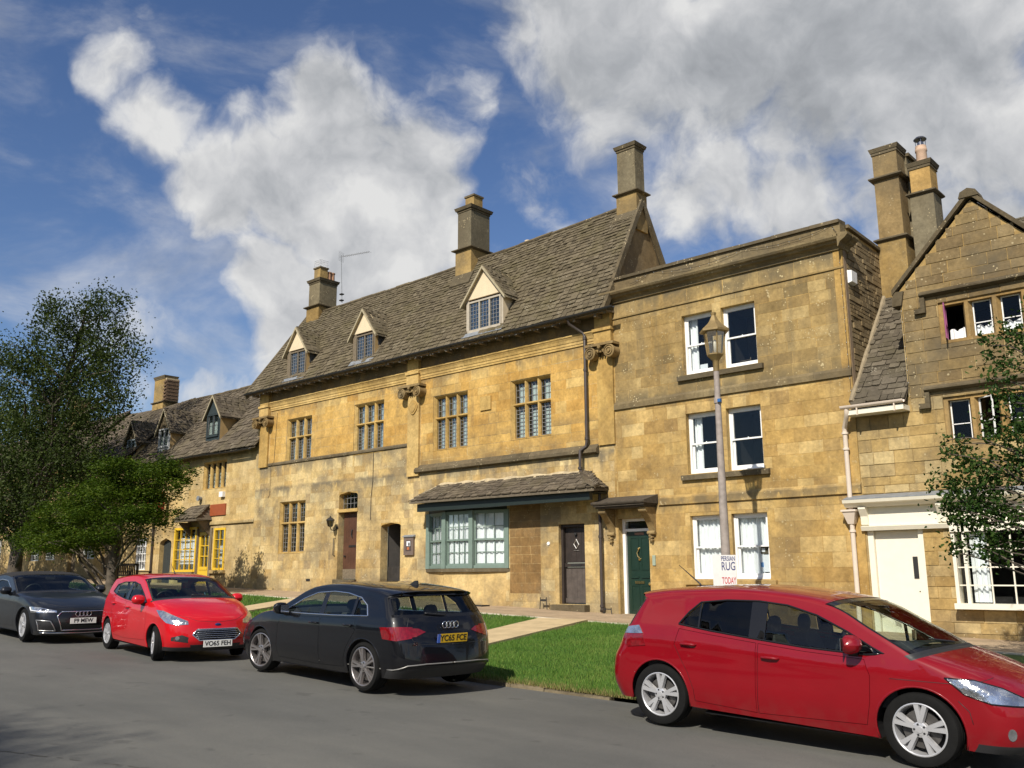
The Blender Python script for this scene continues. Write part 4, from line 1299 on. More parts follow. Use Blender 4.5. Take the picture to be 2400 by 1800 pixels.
# slated pent roof over bay and door
pr = MB()
EL, ER, TL, TR = Vector((-19.78, 17.52, 3.56)), Vector((-13.22, 17.52, 3.52)), Vector((-19.32, 18.31, 4.05)), Vector((-14.05, 18.31, 4.03))
WL, WR = Vector((-19.92, 18.31, 3.62)), Vector((-13.36, 18.31, 3.58))
t_ = Vector((0, 0, .05))
pr.add([EL, ER, TR, TL, WL, WR], [(0, 1, 2, 3), (0, 3, 4), (1, 5, 2)])
pr.add([EL - t_, ER - t_, WR - t_, WL - t_], [(3, 2, 1, 0)])
pr.add([EL, ER, ER - t_, EL - t_], [(0, 1, 2, 3)]); pr.add([WL, EL, EL - t_, WL - t_], [(0, 1, 2, 3)]); pr.add([ER, WR, WR - t_, ER - t_], [(0, 1, 2, 3)])
pent = pr.build('pent_roof', M_SLATED, hb)
slates(pent, bilerp(EL, ER, TR, TL), Vector((0, -.5, 1)), 6.2, 0.93, 0.145, 0.12, (0.16, 0.34), M_SLATED, 250, th=(0.02, 0.034), name='pent_slate')
slates(pent, bilerp(ER, WR, TR + Vector((.05, 0, 0)), TR), Vector((.6, -.3, 1)), 0.75, 0.95, 0.15, 0.12, (0.16, 0.30), M_SLATED, 40, th=(0.02, 0.034), name='pent_slate')
mf = MB()
for a, b in ((TL, TR),):
    n = 30
    for i in range(n):
        p, q2 = a.lerp(b, i / n), a.lerp(b, (i + 1) / n)
        h1, h2 = .07 + .02 * math.sin(i * 1.3), .07 + .02 * math.sin((i + 1) * 1.3)
        mf.add([p + Vector((0, -.13, -.045)), q2 + Vector((0, -.13, -.045)), q2 + Vector((0, -.01, h2)), p + Vector((0, -.01, h1))], [(0, 1, 2, 3)])
for a, b in ((ER, TR), (EL, TL)):
    for i in range(8):
        p, q2 = a.lerp(b, i / 8), a.lerp(b, (i + 1) / 8)
        s_ = Vector((.06, 0, 0)); u_ = Vector((0, 0, .06))
        mf.add([p - s_, p + u_, p + s_, q2 - s_, q2 + u_, q2 + s_], [(0, 1, 4, 3), (1, 2, 5, 4)])
mf.build('mortar_fillet', M_MORTAR, pent)
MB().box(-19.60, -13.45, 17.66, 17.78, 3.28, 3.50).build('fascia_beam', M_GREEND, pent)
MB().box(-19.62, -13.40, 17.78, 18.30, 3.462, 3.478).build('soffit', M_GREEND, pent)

# plank stable door under the pent roof
M_OAK = plain('grey_weathered_oak', (0.080, 0.064, 0.054), 0.75, var=0.3, scale=6.0, bump=0.2)
M_OAKD = plain('dark_oak', (0.028, 0.020, 0.016), 0.6, var=0.3, scale=6.0)
sd = MB().box(-14.95, -14.88, YF + .10, YF + .26, .8, 2.77).box(-14.19, -14.12, YF + .10, YF + .26, .8, 2.77).box(-14.88, -14.19, YF + .10, YF + .26, 2.70, 2.77)
sd = sd.build('door_frame', M_OAKD, hb)
for i in range(4):
    x = -14.875 + i * .1715
    MB().box(x, x + .167, YF + .20, YF + .23, .95, 1.70).build('lower_plank', M_OAK, sd)
    MB().box(x, x + .167, YF + .19, YF + .22, 1.81, 2.70).build('upper_plank', M_OAKD, sd)
MB().box(-14.88, -14.19, YF + .17, YF + .225, .83, .945).build('bottom_rail', M_OAK, sd)
MB().box(-14.88, -14.19, YF + .155, YF + .21, 1.705, 1.80).build('middle_rail', M_OAKD, sd)
MB().box(-14.68, -14.36, YF + .143, YF + .155, 1.73, 1.775).build('letter_plate', M_IRON, sd)
M_SILV = plain('pale_metal', (0.62, 0.62, 0.60), 0.35, metal=0.8)
em = MB()      # compasses and square on the door
cx, cz = -14.52, 2.26
for s in (-1, 1):
    em.tube([(cx, YF + .17, cz + .13), (cx + s * .085, YF + .17, cz - .01)], .008, 4); em.tube([(cx + s * .085, YF + .17, cz + .02), (cx, YF + .17, cz - .10)], .008, 4)
em.tube([(cx - .09, YF + .17, cz - .15), (cx + .09, YF + .17, cz - .15)], .006, 4)
em.build('door_emblem', M_SILV, sd)
MB().lathe([(0, YF + .12), (.035, YF + .125), (.04, YF + .16), (.0, YF + .18)], 10, (-14.52, 0, 2.52), 'y').build('knocker', M_IRON, sd)
MB().box(-15.08, -14.0, YF - .22, YF + .2, .52, .79).build('door_step', M_LEDGE, hb)

# rainwater pipe
M_PIPE = plain('dark_brown_pipe', (0.052, 0.041, 0.035), 0.45, var=0.15)
dp = MB().tube([(-14.19, 17.87, 7.95), (-14.19, 17.92, 7.84), (-13.95, YF - .11, 7.60), (-13.90, YF - .11, 7.50), (-13.90, YF - .11, 4.80), (-13.92, YF - .12, 4.66), (-14.05, YF - .2, 4.56), (-14.06, YF - .2, 4.10), (-14.02, YF - .16, 3.99), (-13.58, YF - .14, 3.77), (-13.54, YF - .12, 3.66), (-13.54, YF - .12, .74), (-13.50, YF - .2, .66)], .042, 10)
dpo = dp.build('rainwater_pipe', M_PIPE, hb, smooth=40)
for x, z in ((-13.90, 7.45), (-13.90, 6.62), (-13.90, 4.86), (-14.06, 4.12), (-13.54, 3.64), (-13.54, 2.42), (-13.54, .78)):
    MB().lathe([(.045, -.035), (.056, -.03), (.056, .03), (.045, .035)], 12, (x, YF - (.11 if z > 4.5 else .2 if z > 4 else .12), z)).build('pipe_collar', M_PIPE, dpo, smooth=40)

# small fittings on the front
MB().box(-25.66, -25.45, YF - .012, YF + .02, 1.34, 1.42).build('air_vent', M_IRON, hb)
pl = MB().tube([(-22.35, YF - .02, 5.30), (-22.36, YF - .02, 4.4), (-22.42, YF - .02, 3.9), (-22.43, YF - .02, 3.2)], .008, 5)
pl.build('wall_cable', M_IRON, hb)
MB().tube([(-27.75, YF - .02, 7.2), (-27.83, YF - .02, 5.45), (-27.95, YF - .06, 5.3), (-28.0, YF - .02, 4.3), (-28.1, YF - .02, 4.2)], .006, 5).build('wall_cable', M_IRON, hb)
MB().lathe([(0, YF - .03), (.045, YF - .025), (.05, YF + .01)], 12, (-15.28, 0, 2.30), 'y').build('number_disc', M_WHITEP, hb)

# ================================================================== three-storey house with sash windows
CT = [(0.40, 0.265, 0.092), (0.50, 0.355, 0.140), (0.35, 0.230, 0.082), (0.57, 0.435, 0.205), (0.45, 0.300, 0.105), (0.32, 0.215, 0.088), (0.53, 0.38, 0.16)]
M_C = stone('ashlar_limestone', CT, bands=((3.22, .16, .55, .8), (5.60, .2, .30, .85)), grey=0.40, speck=0.45, base_z=0.05, streak=0.32, gain=(0.99, 0.95, 0.88))
M_CU = stone('lichened_ashlar', [(0.32, 0.225, 0.098), (0.42, 0.305, 0.140), (0.27, 0.19, 0.085), (0.47, 0.355, 0.175), (0.36, 0.255, 0.108), (0.24, 0.18, 0.09)], bands=((5.60, .5, .0, .9), (8.25, .1, .95, .95)), grey=0.65, speck=0.9, streak=0.45, gain=(0.98, 0.95, 0.85))
M_PARA = stone('lichened_parapet', [(0.21, 0.162, 0.088), (0.26, 0.205, 0.112), (0.175, 0.135, 0.075)], grey=0.65, speck=0.9, streak=0.5, bump=0.7)
M_RUB = stone('side_rubble', [(0.27, 0.205, 0.115), (0.33, 0.255, 0.145), (0.22, 0.165, 0.09), (0.30, 0.22, 0.115)], grey=0.5, speck=0.4, bump=0.9)
hc = thing('stone_house', 'three-storey stone house with flat parapet and white sash windows behind the street lamp', 'house', (-10.1, 18.3, 0.5))
WC = []
for za, zb in ((6.08, 7.51), (3.76, 5.16), (1.41, 2.81)):
    WC += [(-11.09, -10.27, za, zb), (-10.05, -9.20, za, zb)]
OPC = WC + [(-13.09, -12.22, 0.50, 2.83)]
m2 = MB()
wall_grid(m2, -13.15, -7.15, 0.1, 8.86, OPC, YF, .32)
m2.add([(-7.15, YF, .1), (-7.15, 24.2, .1), (-7.15, 24.2, 8.70), (-7.15, YF, 8.86)], [(0, 1, 2, 3)])
m2.add([(-13.15, YF, 8.0), (-13.15, 24.2, 8.0), (-13.15, 24.2, 8.70), (-13.15, YF, 8.86)], [(3, 2, 1, 0)])
m2.add([(-13.15, YF, 8.5), (-7.15, YF, 8.5), (-7.15, 24.2, 8.3), (-13.15, 24.2, 8.3)], [(0, 1, 2, 3)])
wallC = m2.build('wall', M_C, hc)
blocks(wallC, -13.06, -7.33, 0.25, 5.50, OPC + [(-13.1, -12.0, 2.7, 3.2)], YF, (0.24, 0.33), (0.30, 0.70), M_C, 130, zcut=lambda x: zp(x))
blocks(wallC, -13.06, -7.33, 5.66, 7.80, OPC, YF, (0.22, 0.31), (0.30, 0.70), M_CU, 90)
blocks(wallC, -13.06, -7.33, 7.84, 8.22, OPC, YF, (0.38, 0.39), (0.5, 1.0), M_CU, 20)
# corner strip of the side wall and its rubble
MB().box(-7.33, -7.135, YF - .014, YF + .03, .2, 8.22).build('corner_quoin', M_C, hc)
MB().box(-7.165, -7.125, YF + .032, YF + .17, 4.9, 8.3).build('corner_margin', plain('brown_corner_stone', (0.24, 0.17, 0.105), 0.9, var=0.2), hc)
dline = lambda y: 4.87 + 1.14 * (y - 18.10)
blocks(wallC, YF + .17, 22.6, 4.85, 8.66, [], -7.15, (0.075, 0.14), (0.14, 0.46), M_RUB, 60, face='+x', extra=lambda r_: r_[3] > dline((r_[0] + r_[1]) / 2) + .02, gap=0.016, proud=0.03, name='rubble_stone')

# ledges, cornice, parapet, coping
for z, h in ((5.57, .16), (3.19, .19)):
    moulding(hc, [(0, z - h / 2 - .01), (.05, z - h / 2), (.05, z + h / 2 - .04), (.0, z + h / 2 + .03)], -13.12 if z > 4 else -11.9, -7.13, M_PARA if z > 4 else M_C, name='ledge', seg=1.2)
moulding(hc, [(0, 7.80), (.035, 7.805), (.035, 7.84), (0, 7.86)], -13.12, -7.13, M_CU, name='ledge', seg=1.4)
corn = [(0, 8.20), (.05, 8.21), (.06, 8.25), (.10, 8.30), (.17, 8.325), (.19, 8.36), (.24, 8.385), (.27, 8.43), (.27, 8.475), (.02, 8.51)]
moulding(hc, corn, -13.30, -7.10, M_PARA, name='cornice', seg=1.5)
# cornice return on the side wall
MB().prism([(-7.16, 8.20)] + [(-7.15 + a, b) for a, b in corn] + [(-7.16, 8.51)], 'y', YF + .02, YF + .30).build('cornice', M_PARA, hc)
MB().prism([(-7.12, 8.20), (-7.10, 8.21), (-7.06, 8.30), (-6.96, 8.36), (-6.89, 8.43), (-6.89, 8.475), (-7.12, 8.51)], 'y', YF - .27, YF + .018).build('cornice', M_PARA, hc)
x = -13.13
while x < -7.2:
    L = min(rng.uniform(.7, 1.3), -7.13 - x)
    if -7.13 - x - L < .3: L = -7.13 - x
    MB().box(x + .003, x + L - .003, YF - .02, YF + .25, 8.512, 8.80).build('parapet_block', M_PARA, hc)
    MB().hexa([(x + .003, YF - .075, 8.803), (x + L - .003, YF - .075, 8.803), (x + L - .003, YF + .30, 8.803), (x + .003, YF + .30, 8.803), (x + .003, YF - .075, 8.875 + rng.uniform(-.01, .01)), (x + L - .003, YF - .075, 8.875), (x + L - .003, YF + .30, 8.905), (x + .003, YF + .30, 8.905)]).build('coping_stone', M_LEDGE, hc)
    x += L
y = YF + .31
k = 0
while y < 24:
    L = rng.uniform(.6, 1.0)
    z0, z1 = 8.80 - .025 * (y - YF) * 1.2, 8.80 - .025 * (y + L - YF) * 1.2
    MB().hexa([(-7.45, y + .004, z0 - .02), (-7.07, y + .004, z0 - .02), (-7.07, y + L - .004, z1 - .02), (-7.45, y + L - .004, z1 - .02), (-7.45, y + .004, z0 + .075), (-7.07, y + .004, z0 + .055), (-7.07, y + L - .004, z1 + .055), (-7.45, y + L - .004, z1 + .075)]).build('coping_stone', M_LEDGE, hc)
    y += L
    k += 1

# sash windows
for i, (a, b, c, d) in enumerate(WC):
    if i < 4:
        cur = [(0.02, 0.30, 0, 0.97)] if i % 2 == 0 else None
    else:
        cur = [(0.0, 1.0, 0, 0.97)]
    sash_window(hc, a, b, c, d, curtains=cur, depth=0.13 if i < 4 else 0.10)
for za in (6.08, 3.76):
    MB().prism([(YF + .1, za - .14), (YF - .09, za - .14), (YF - .10, za - .03), (YF + .1, za - .004)], 'x', -11.23, -9.06).build('window_sill', M_LEDGE, hc)
MB().prism([(YF + .1, 1.29), (YF - .09, 1.29), (YF - .10, 1.38), (YF + .1, 1.405)], 'x', -11.25, -9.05).build('window_sill', M_C, hc)
# things inside the windows
M_PAPER = plain('white_paper', (0.72, 0.74, 0.78), 0.8, var=0.03)
MB().box(-9.52, -9.30, YF + .205, YF + .209, 1.56, 1.92).build('window_notice', M_PAPER, hc)
MB().box(-9.515, -9.45, YF + .2, YF + .204, 1.66, 1.76).build('notice_picture', plain('blue_print', (0.10, 0.25, 0.55), 0.8), hc)
MB().box(-9.50, -9.31, YF + .205, YF + .209, 1.94, 2.10).build('window_notice', plain('dark_print', (0.09, 0.075, 0.05), 0.8), hc)
MB().box(-9.48, -9.40, YF + .2, YF + .204, 1.98, 2.06).build('notice_picture', M_PAPER, hc)
MB().box(-10.82, -10.62, YF + .30, YF + .31, 6.15, 6.34).build('window_card', M_PAPER, hc)
MB().box(-9.82, -9.55, YF + .36, YF + .37, 6.27, 6.28).box(-9.56, -9.545, YF + .36, YF + .37, 6.14, 6.33).build('window_ornament', M_WOODF, hc)

# green front door with stone canopy on brackets
M_DGREEN = plain('dark_green_gloss', (0.013, 0.032, 0.022), 0.28, var=0.06, coat=0.3)
M_BRASS = plain('brass', (0.72, 0.52, 0.20), 0.25, metal=1.0, var=0.1)
dfr = MB().box(-13.09, -13.01, YF + 0.170, YF + 0.310, .50, 2.83).box(-12.29, -12.22, YF + 0.170, YF + 0.310, .50, 2.83).box(-13.01, -12.29, YF + 0.170, YF + 0.310, 2.77, 2.83).box(-13.01, -12.29, YF + 0.170, YF + 0.310, 2.53, 2.59)
dfr = dfr.build('door_frame', M_WHITEP, hc)
MB().box(-13.01, -12.29, YF + 0.230, YF + 0.240, 2.59, 2.77).build('fanlight_pane', M_GLASS, dfr)
MB().box(-13.0, -12.3, YF + 0.290, YF + 0.690, 2.55, 2.80).build('room_interior', M_DARK, dfr)
MB().box(-13.005, -12.295, YF + 0.230, YF + 0.270, .53, 2.525).build('door_leaf', M_DGREEN, dfr)
for a, b in ((-12.92, -12.68), (-12.62, -12.38)):
    q = MB()
    for z0, z1 in ((.68, 1.28), (1.62, 2.40)):
        for (x0_, x1_, c_, d_) in ((a, b, z0, z0 + .03), (a, b, z1 - .03, z1), (a, a + .03, z0 + .03, z1 - .03), (b - .03, b, z0 + .03, z1 - .03)):
            q.box(x0_, x1_, YF + 0.218, YF + 0.232, c_, d_)
    q.box(a + .01, b - .01, YF + 0.208, YF + 0.230, 1.43, 1.475)
    q.build('door_moulding', M_DGREEN, dfr)
MB().box(-12.80, -12.54, YF + 0.212, YF + 0.228, 1.30, 1.36).build('letter_plate', M_BRASS, dfr)
MB().lathe([(0, YF + 0.160), (.035, YF + 0.170), (.04, YF + 0.190), (.02, YF + 0.230)], 12, (-12.36, 0, 1.30), 'y').build('door_knob', M_BRASS, dfr, smooth=40)
kn = MB()
kn.lathe([(0, YF + 0.180), (.025, YF + 0.190), (.03, YF + 0.230)], 10, (-12.66, 0, 2.12), 'y')
kn.tube([(-12.66, YF + 0.200, 2.10), (-12.70, YF + 0.190, 2.02), (-12.68, YF + 0.190, 1.94), (-12.63, YF + 0.190, 1.90), (-12.63, YF + 0.200, 1.86)], .016, 7)
kn.lathe([(0, YF + 0.180), (.03, YF + 0.190), (.03, YF + 0.230)], 10, (-12.64, 0, 1.87), 'y')
kn.build('knocker', M_BRASS, dfr, smooth=40)
MB().box(-12.78, -12.52, YF + 0.226, YF + 0.229, 2.44, 2.50).build('name_plate', plain('dull_copper_plate', (0.20, 0.10, 0.06), 0.5), dfr)
MB().box(-13.02, -12.28, YF + 0.090, YF + 0.230, .44, .525).build('threshold', M_EDGE, dfr)
cn = MB()
cn.prism([(17.72, 3.14), (17.70, 3.17), (17.70, 3.20), (18.31, 3.36), (18.31, 3.14)], 'x', -13.46, -11.93)
cn.box(-13.42, -11.97, 17.75, 18.31, 3.10, 3.138)
cn.box(-13.39, -12.0, 17.80, 18.31, 3.06, 3.098)
can = cn.build('door_canopy', plain('dark_canopy_stone', (0.060, 0.048, 0.034), 0.9, var=0.3, scale=12.0), hc)
for x0_ in (-13.36, -12.20):
    pts = []
    for i in range(15):
        a = i / 14
        pts.append((YF - .44 * (1 - a) ** 1.35 * (1 + .12 * math.sin(a * 6.28)), 3.05 - .62 * a))
    poly = [(YF + .02, 3.055)] + pts + [(YF + .02, 2.43)]
    MB().prism(poly, 'x', x0_, x0_ + .19).build('bracket', M_CAP, can)
    q = MB()
    q.lathe([(0, x0_ - .012), (.055, x0_ - .01), (.06, x0_ + .05), (.06, x0_ + .14), (.055, x0_ + .2), (0, x0_ + .202)], 12, (0, YF - .38, 2.99), 'x')
    q.lathe([(0, x0_ - .01), (.045, x0_ - .008), (.05, x0_ + .05), (.05, x0_ + .14), (.045, x0_ + .198), (0, x0_ + .2)], 12, (0, YF - .06, 2.47), 'x')
    for i in range(4):
        q.lathe([(0, YF - .11), (.03, YF - .10), (.03, YF - .02)], 7, (x0_ + .06 + .05 * (i % 2), 0, 2.40 - .035 * i), 'y')
    q.build('bracket_scroll', M_CAP, can, smooth=40)
MB().box(-13.10, -12.21, YF - .12, YF + .07, .3, .43).build('door_step', M_LEDGE, hc)
MB().box(-12.13, -12.05, YF - .03, YF + .01, 1.72, 1.95).build('bell_push', plain('verdigris_plate', (0.30, 0.36, 0.28), 0.5), hc)

# ================================================================== gabled house at the right
DT = [(0.40, 0.275, 0.105), (0.48, 0.35, 0.155), (0.34, 0.23, 0.088), (0.55, 0.43, 0.22), (0.30, 0.215, 0.10)]
M_D = stone('coursed_rubble_limestone', DT, bands=((4.85, .1, .5, .6),), grey=0.55, speck=0.5, base_z=0.0, streak=0.35, bump=0.8, gain=(1.02, 1.0, .96))
M_DU = stone('gable_limestone', [(0.24, 0.178, 0.092), (0.30, 0.23, 0.125), (0.21, 0.155, 0.082), (0.33, 0.245, 0.118)], grey=0.75, speck=1.0, streak=0.4, bump=0.8)
M_DTRIM = stone('orange_dressed_stone', [(0.43, 0.295, 0.125), (0.40, 0.265, 0.105)], grey=0.35, speck=0.3, bump=0.4)
M_CRM = plain('cream_gloss_paint', (0.78, 0.73, 0.60), 0.4, var=0.03)
hd = thing('stone_house', 'gabled stone house with cream door and shopfront at the right edge', 'house', (-4.6, 18.3, 0.35))
OPD = [(-5.36, -3.24, 5.84, 6.66), (-5.44, -3.30, 3.92, 4.80), (-7.10, -6.04, 0.30, 2.36), (-5.50, -2.70, 0.90, 2.30)]
m2 = MB()
YD = YF + .012
wall_grid(m2, -7.148, -1.6, -0.1, 4.9, OPD, YD)
wall_grid(m2, -6.06, -3.10, 4.9, 7.05, OPD, YD)
m2.add([(-6.06, YD, 7.05), (-3.10, YD, 7.05), (-4.58, YD, 8.58)], [(0, 1, 2)])
m2.add([(-6.06, YD, 4.9), (-6.06, YD, 7.05), (-6.06, 20.2, 7.05), (-6.06, 18.4, 4.9)], [(0, 1, 2, 3)])
m2.add([(-3.10, YD, 4.9), (-3.10, YD, 7.05), (-3.10, 20.2, 7.05), (-3.10, 18.4, 4.9)], [(3, 2, 1, 0)])
m2.add([(-1.6, YD, -.1), (-1.6, 25, -.1), (-1.6, 25, 4.9), (-1.6, 21.7, 9.0), (-1.6, YD, 4.9)], [(0, 1, 2, 3, 4)])
wallD = m2.build('wall', M_D, hd)
blocks(wallD, -7.13, -1.6, 0.1, 4.84, OPD + [(-7.2, -5.45, 2.30, 3.06)], YD, (0.15, 0.27), (0.22, 0.62), M_D, 190, zcut=lambda x: zp(x) - .05, proud=0.014, gap=0.009)
def gx(z):
    f = max(0, (z - 7.05) / 1.53)
    return (-6.05 + 1.47 * f + .03, -3.11 - 1.47 * f - .03)
blocks(wallD, -6.05, -3.1, 4.86, 8.45, OPD, YD, (0.17, 0.28), (0.28, 0.75), M_DU, 110, xr=gx, proud=0.014, gap=0.009)
# gable coping with kneelers, apex stone
cp = []
for s in (-1, 1):
    xe = -4.58 + s * 1.60
    for k in range(7):
        a = Vector((xe + (-4.58 - xe) * k / 7, 0, 6.97 + (8.67 - 6.97) * k / 7)); b = Vector((xe + (-4.58 - xe) * (k + 1) / 7, 0, 6.97 + (8.67 - 6.97) * (k + 1) / 7))
        t_ = Vector((0, 0, .11)); y0_, y1_ = Vector((0, YD - .09, 0)), Vector((0, YD + .30, 0))
        MB().hexa([a + y0_, b + y0_, b + y1_, a + y1_, a + t_ + y0_, b + t_ + y0_, b + t_ + y1_, a + t_ + y1_]).build('gable_coping', M_LEDGE, hd)
    MB().prism([(xe + .02 * s, 6.74), (xe - .16 * s, 6.74), (xe - .22 * s, 7.02), (xe - .02 * s, 7.04)], 'y', YD - .07, YD + .28).build('kneeler', M_LEDGE, hd)
MB().prism([(-4.76, 8.62), (-4.40, 8.62), (-4.44, 8.74), (-4.58, 8.80), (-4.72, 8.74)], 'y', YD - .11, YD + .32).build('apex_stone', M_LEDGE, hd)
# roofs
PD = bilerp((-7.12, 18.02, 4.80), (-6.04, 18.02, 4.80), (-6.04, 21.9, 9.22), (-7.12, 21.9, 9.22), sag=0.02)
PD2 = bilerp((-6.04, 18.60, 5.46), (-1.5, 18.60, 5.46), (-1.5, 21.9, 9.22), (-6.04, 21.9, 9.22), sag=0.0)
m2 = MB(); m2.grid([[PD(u / 12, v / 8) - Vector((0, 0, .035)) for v in range(9)] for u in range(13)])
m2.grid([[PD2(u / 4, v / 4) - Vector((0, 0, .035)) for v in range(5)] for u in range(5)])
m2.add([(-7.12, 21.9, 9.18), (-1.5, 21.9, 9.18), (-1.5, 25.5, 5), (-7.12, 25.5, 5)], [(0, 1, 2, 3)])
roofD = m2.build('roof', M_SLATED, hd)
M_SLATEG = slate_mat('stone_slate_grey', [(0.072, 0.060, 0.042), (0.105, 0.088, 0.062), (0.145, 0.122, 0.088), (0.085, 0.070, 0.050)], 0.5, (0.075, 0.065, 0.028))
slates(roofD, PD, Vector((0, -1, 1)), 1.08, 5.9, 0.17, 0.12, (0.14, 0.36), M_SLATEG, 290, th=(0.022, 0.04))
slates(roofD, PD2, Vector((0, -1, 1)), 4.54, 5.0, 0.17, 0.12, (0.2, 0.40), M_SLATEG, 0, th=(0.022, 0.04), skip=lambda p: p[2] < 8.2)
for s in (-1, 1):
    xe = -4.58 + s * 1.58
    a, b, c, d = Vector((xe, YD + .25, 7.0)), Vector((xe, 20.1, 7.0)), Vector((-4.58, 21.6, 8.66)), Vector((-4.58, YD + .25, 8.66))
    MB().add([a, b, c, d], [(0, 1, 2, 3)]).build('gable_roof', M_SLATED, hd)
MB().box(-7.20, -6.06, 17.95, 18.32, 4.62, 4.72).build('eaves_board', M_CRM, hd)
# mortar fillet where roof meets the taller neighbour
mf = MB()
pts = [(-7.10, 18.05 + .25 * i, 4.90 + 1.14 * .25 * i) for i in range(15)]
mf.tube(pts, [.05 + .015 * math.sin(i * 2.2) for i in range(15)], 7)
mf.build('mortar_fillet', plain('grey_mortar', (0.26, 0.21, 0.135), 0.95, var=0.2), roofD)
# cream gutter and rainwater pipe
M_CPIPE = plain('cream_pink_pipe', (0.66, 0.56, 0.46), 0.4, var=0.05)
g = MB(); rows = []
for x in np.linspace(-7.28, -6.04, 6):
    rows.append([(x, 17.93 + .06 * math.cos(a), 4.80 + .06 * math.sin(a)) for a in np.linspace(math.pi, 2 * math.pi, 9)])
g.grid(rows); g.grid([[(p[0], p[1], p[2] + .007) for p in r_] for r_ in rows], flip=True)
gd = g.build('gutter', M_CPIPE, hd, smooth=True, fix=False)
for x in (-6.95, -6.22):
    MB().box(x - .012, x + .012, 17.90, 17.96, 4.60, 4.76).build('gutter_bracket', M_CPIPE, gd)
px_ = -7.34
dp = MB().tube([(-7.17, 17.95, 4.78), (-7.17, 17.95, 4.68), (-7.20, 18.0, 4.60), (px_ + .01, YF - .12, 4.42), (px_, YF - .10, 4.32), (px_, YF - .10, .35)], .047, 12)
dpo = dp.build('rainwater_pipe', M_CPIPE, hd, smooth=40)
for z in (4.30, 3.98, 2.34, 1.0):
    MB().lathe([(.05, -.025), (.066, -.02), (.066, .02), (.05, .025)], 12, (px_, YF - .10, z)).build('pipe_collar', M_CPIPE, dpo, smooth=40)
MB().hexa([(px_ - .06, YF - .16, 2.48), (px_ + .06, YF - .16, 2.48), (px_ + .06, YF - .03, 2.48), (px_ - .06, YF - .03, 2.48), (px_ - .13, YF - .24, 2.72), (px_ + .13, YF - .24, 2.72), (px_ + .13, YF - .02, 2.72), (px_ - .13, YF - .02, 2.72)]).box(px_ - .15, px_ + .15, YF - .26, YF - .02, 2.722, 2.76).build('hopper', M_CPIPE, dpo)
# mullioned windows with hood moulds
def dwin(x0, x1, z0, z1, lights, open_i, fcol, purple=False):
    m2 = MB()
    m2.box(x0, x1, YD + .03, YD + .2, z1 - .06, z1); m2.box(x0, x1, YD - .01, YD + .2, z0, z0 + .06)
    m2.box(x0, lights[0][0], YD + .03, YD + .2, z0 + .06, z1 - .06); m2.box(lights[-1][1], x1, YD + .03, YD + .2, z0 + .06, z1 - .06)
    win = m2.build('window', M_DTRIM, hd)
    for (a, b), (c, d) in zip(lights, lights[1:]):
        w_ = c - b
        MB().prism([(b, YD + .2), (b, YD + .13), (b + w_ * .3, YD + .03), (c - w_ * .3, YD + .03), (c, YD + .13), (c, YD + .2)], 'z', z0 + .06, z1 - .06).build('mullion', M_DTRIM, win)
    for i, (a, b) in enumerate(lights):
        za, zb = z0 + .06, z1 - .06
        def fr(m3, P):
            f = .022
            for (s0, s1, t0, t1) in ((0, 1, za, za + f), (0, 1, zb - f, zb), (0, f / (b - a), za + f, zb - f), (1 - f / (b - a), 1, za + f, zb - f), (.03, .97, (za + zb) / 2 - .07 - .008, (za + zb) / 2 - .07 + .008)):
                m3.hexa([P(s0, 0, t0), P(s1, 0, t0), P(s1, .025, t0), P(s0, .025, t0), P(s0, 0, t1), P(s1, 0, t1), P(s1, .025, t1), P(s0, .025, t1)])
        if i == open_i:
            th_ = R(78) if purple else R(35)
            P = lambda s, o, z: (a + (b - a) * s * math.cos(th_) + o * math.sin(th_), YD + .13 - (b - a) * s * math.sin(th_) + o * math.cos(th_), z)
        else:
            P = lambda s, o, z: (a + (b - a) * s, YD + .15 + o, z)
        m3 = MB(); fr(m3, P)
        m3.build('casement', plain('plum_paint', (0.22, 0.03, 0.12), 0.4) if (purple and i == open_i) else fcol, win)
        gl = MB(); gl.add([P(.05, .012, za + .02), P(.95, .012, za + .02), P(.95, .012, zb - .02), P(.05, .012, zb - .02)], [(0, 1, 2, 3)]); gl.build('pane', M_GLASS, win)
    room(win, x0, x1, z0, z1, YD + .21)
    return win
wu = dwin(-5.36, -3.24, 5.84, 6.66, [(-5.28, -4.94), (-4.78, -4.45), (-4.28, -3.95), (-3.78, -3.45)], 0, M_WHITEP, True)
for a, b in ((-5.25, -4.96), (-4.76, -4.47), (-4.26, -3.97)):
    curtain(wu, a, b, 5.90, 6.13, YD + .24, waves=3, amp=.02, topwave=.03)
wl = dwin(-5.44, -3.30, 3.92, 4.80, [(-5.36, -5.01), (-4.85, -4.51), (-4.34, -4.0), (-3.83, -3.5)], 1, M_WHITEP)
for z, x0_, x1_, dz_ in ((6.90, -5.66, -3.0, 0.30), (5.02, -5.74, -3.05, 0.30)):
    hp = MB().prism([(YD - .13, z - .05), (YD - .13, z - .02), (YD + .01, z + .06), (YD + .01, z - .09), (YD - .05, z - .09)], 'x', x0_, x1_)
    hm = hp.build('hood_mould', M_LEDGE, hd)
    for xe in (x0_, x1_ - .09):
        MB().box(xe + .002, xe + .088, YD - .10, YD + .01, z - dz_, z - .092).build('hood_drop', M_LEDGE, hm)
        MB().box(xe - .12 if xe < -4 else xe, xe + .088 if xe < -4 else xe + .2, YD - .10, YD + .01, z - dz_ - .10, z - dz_ - .002).build('hood_return', M_LEDGE, hm)
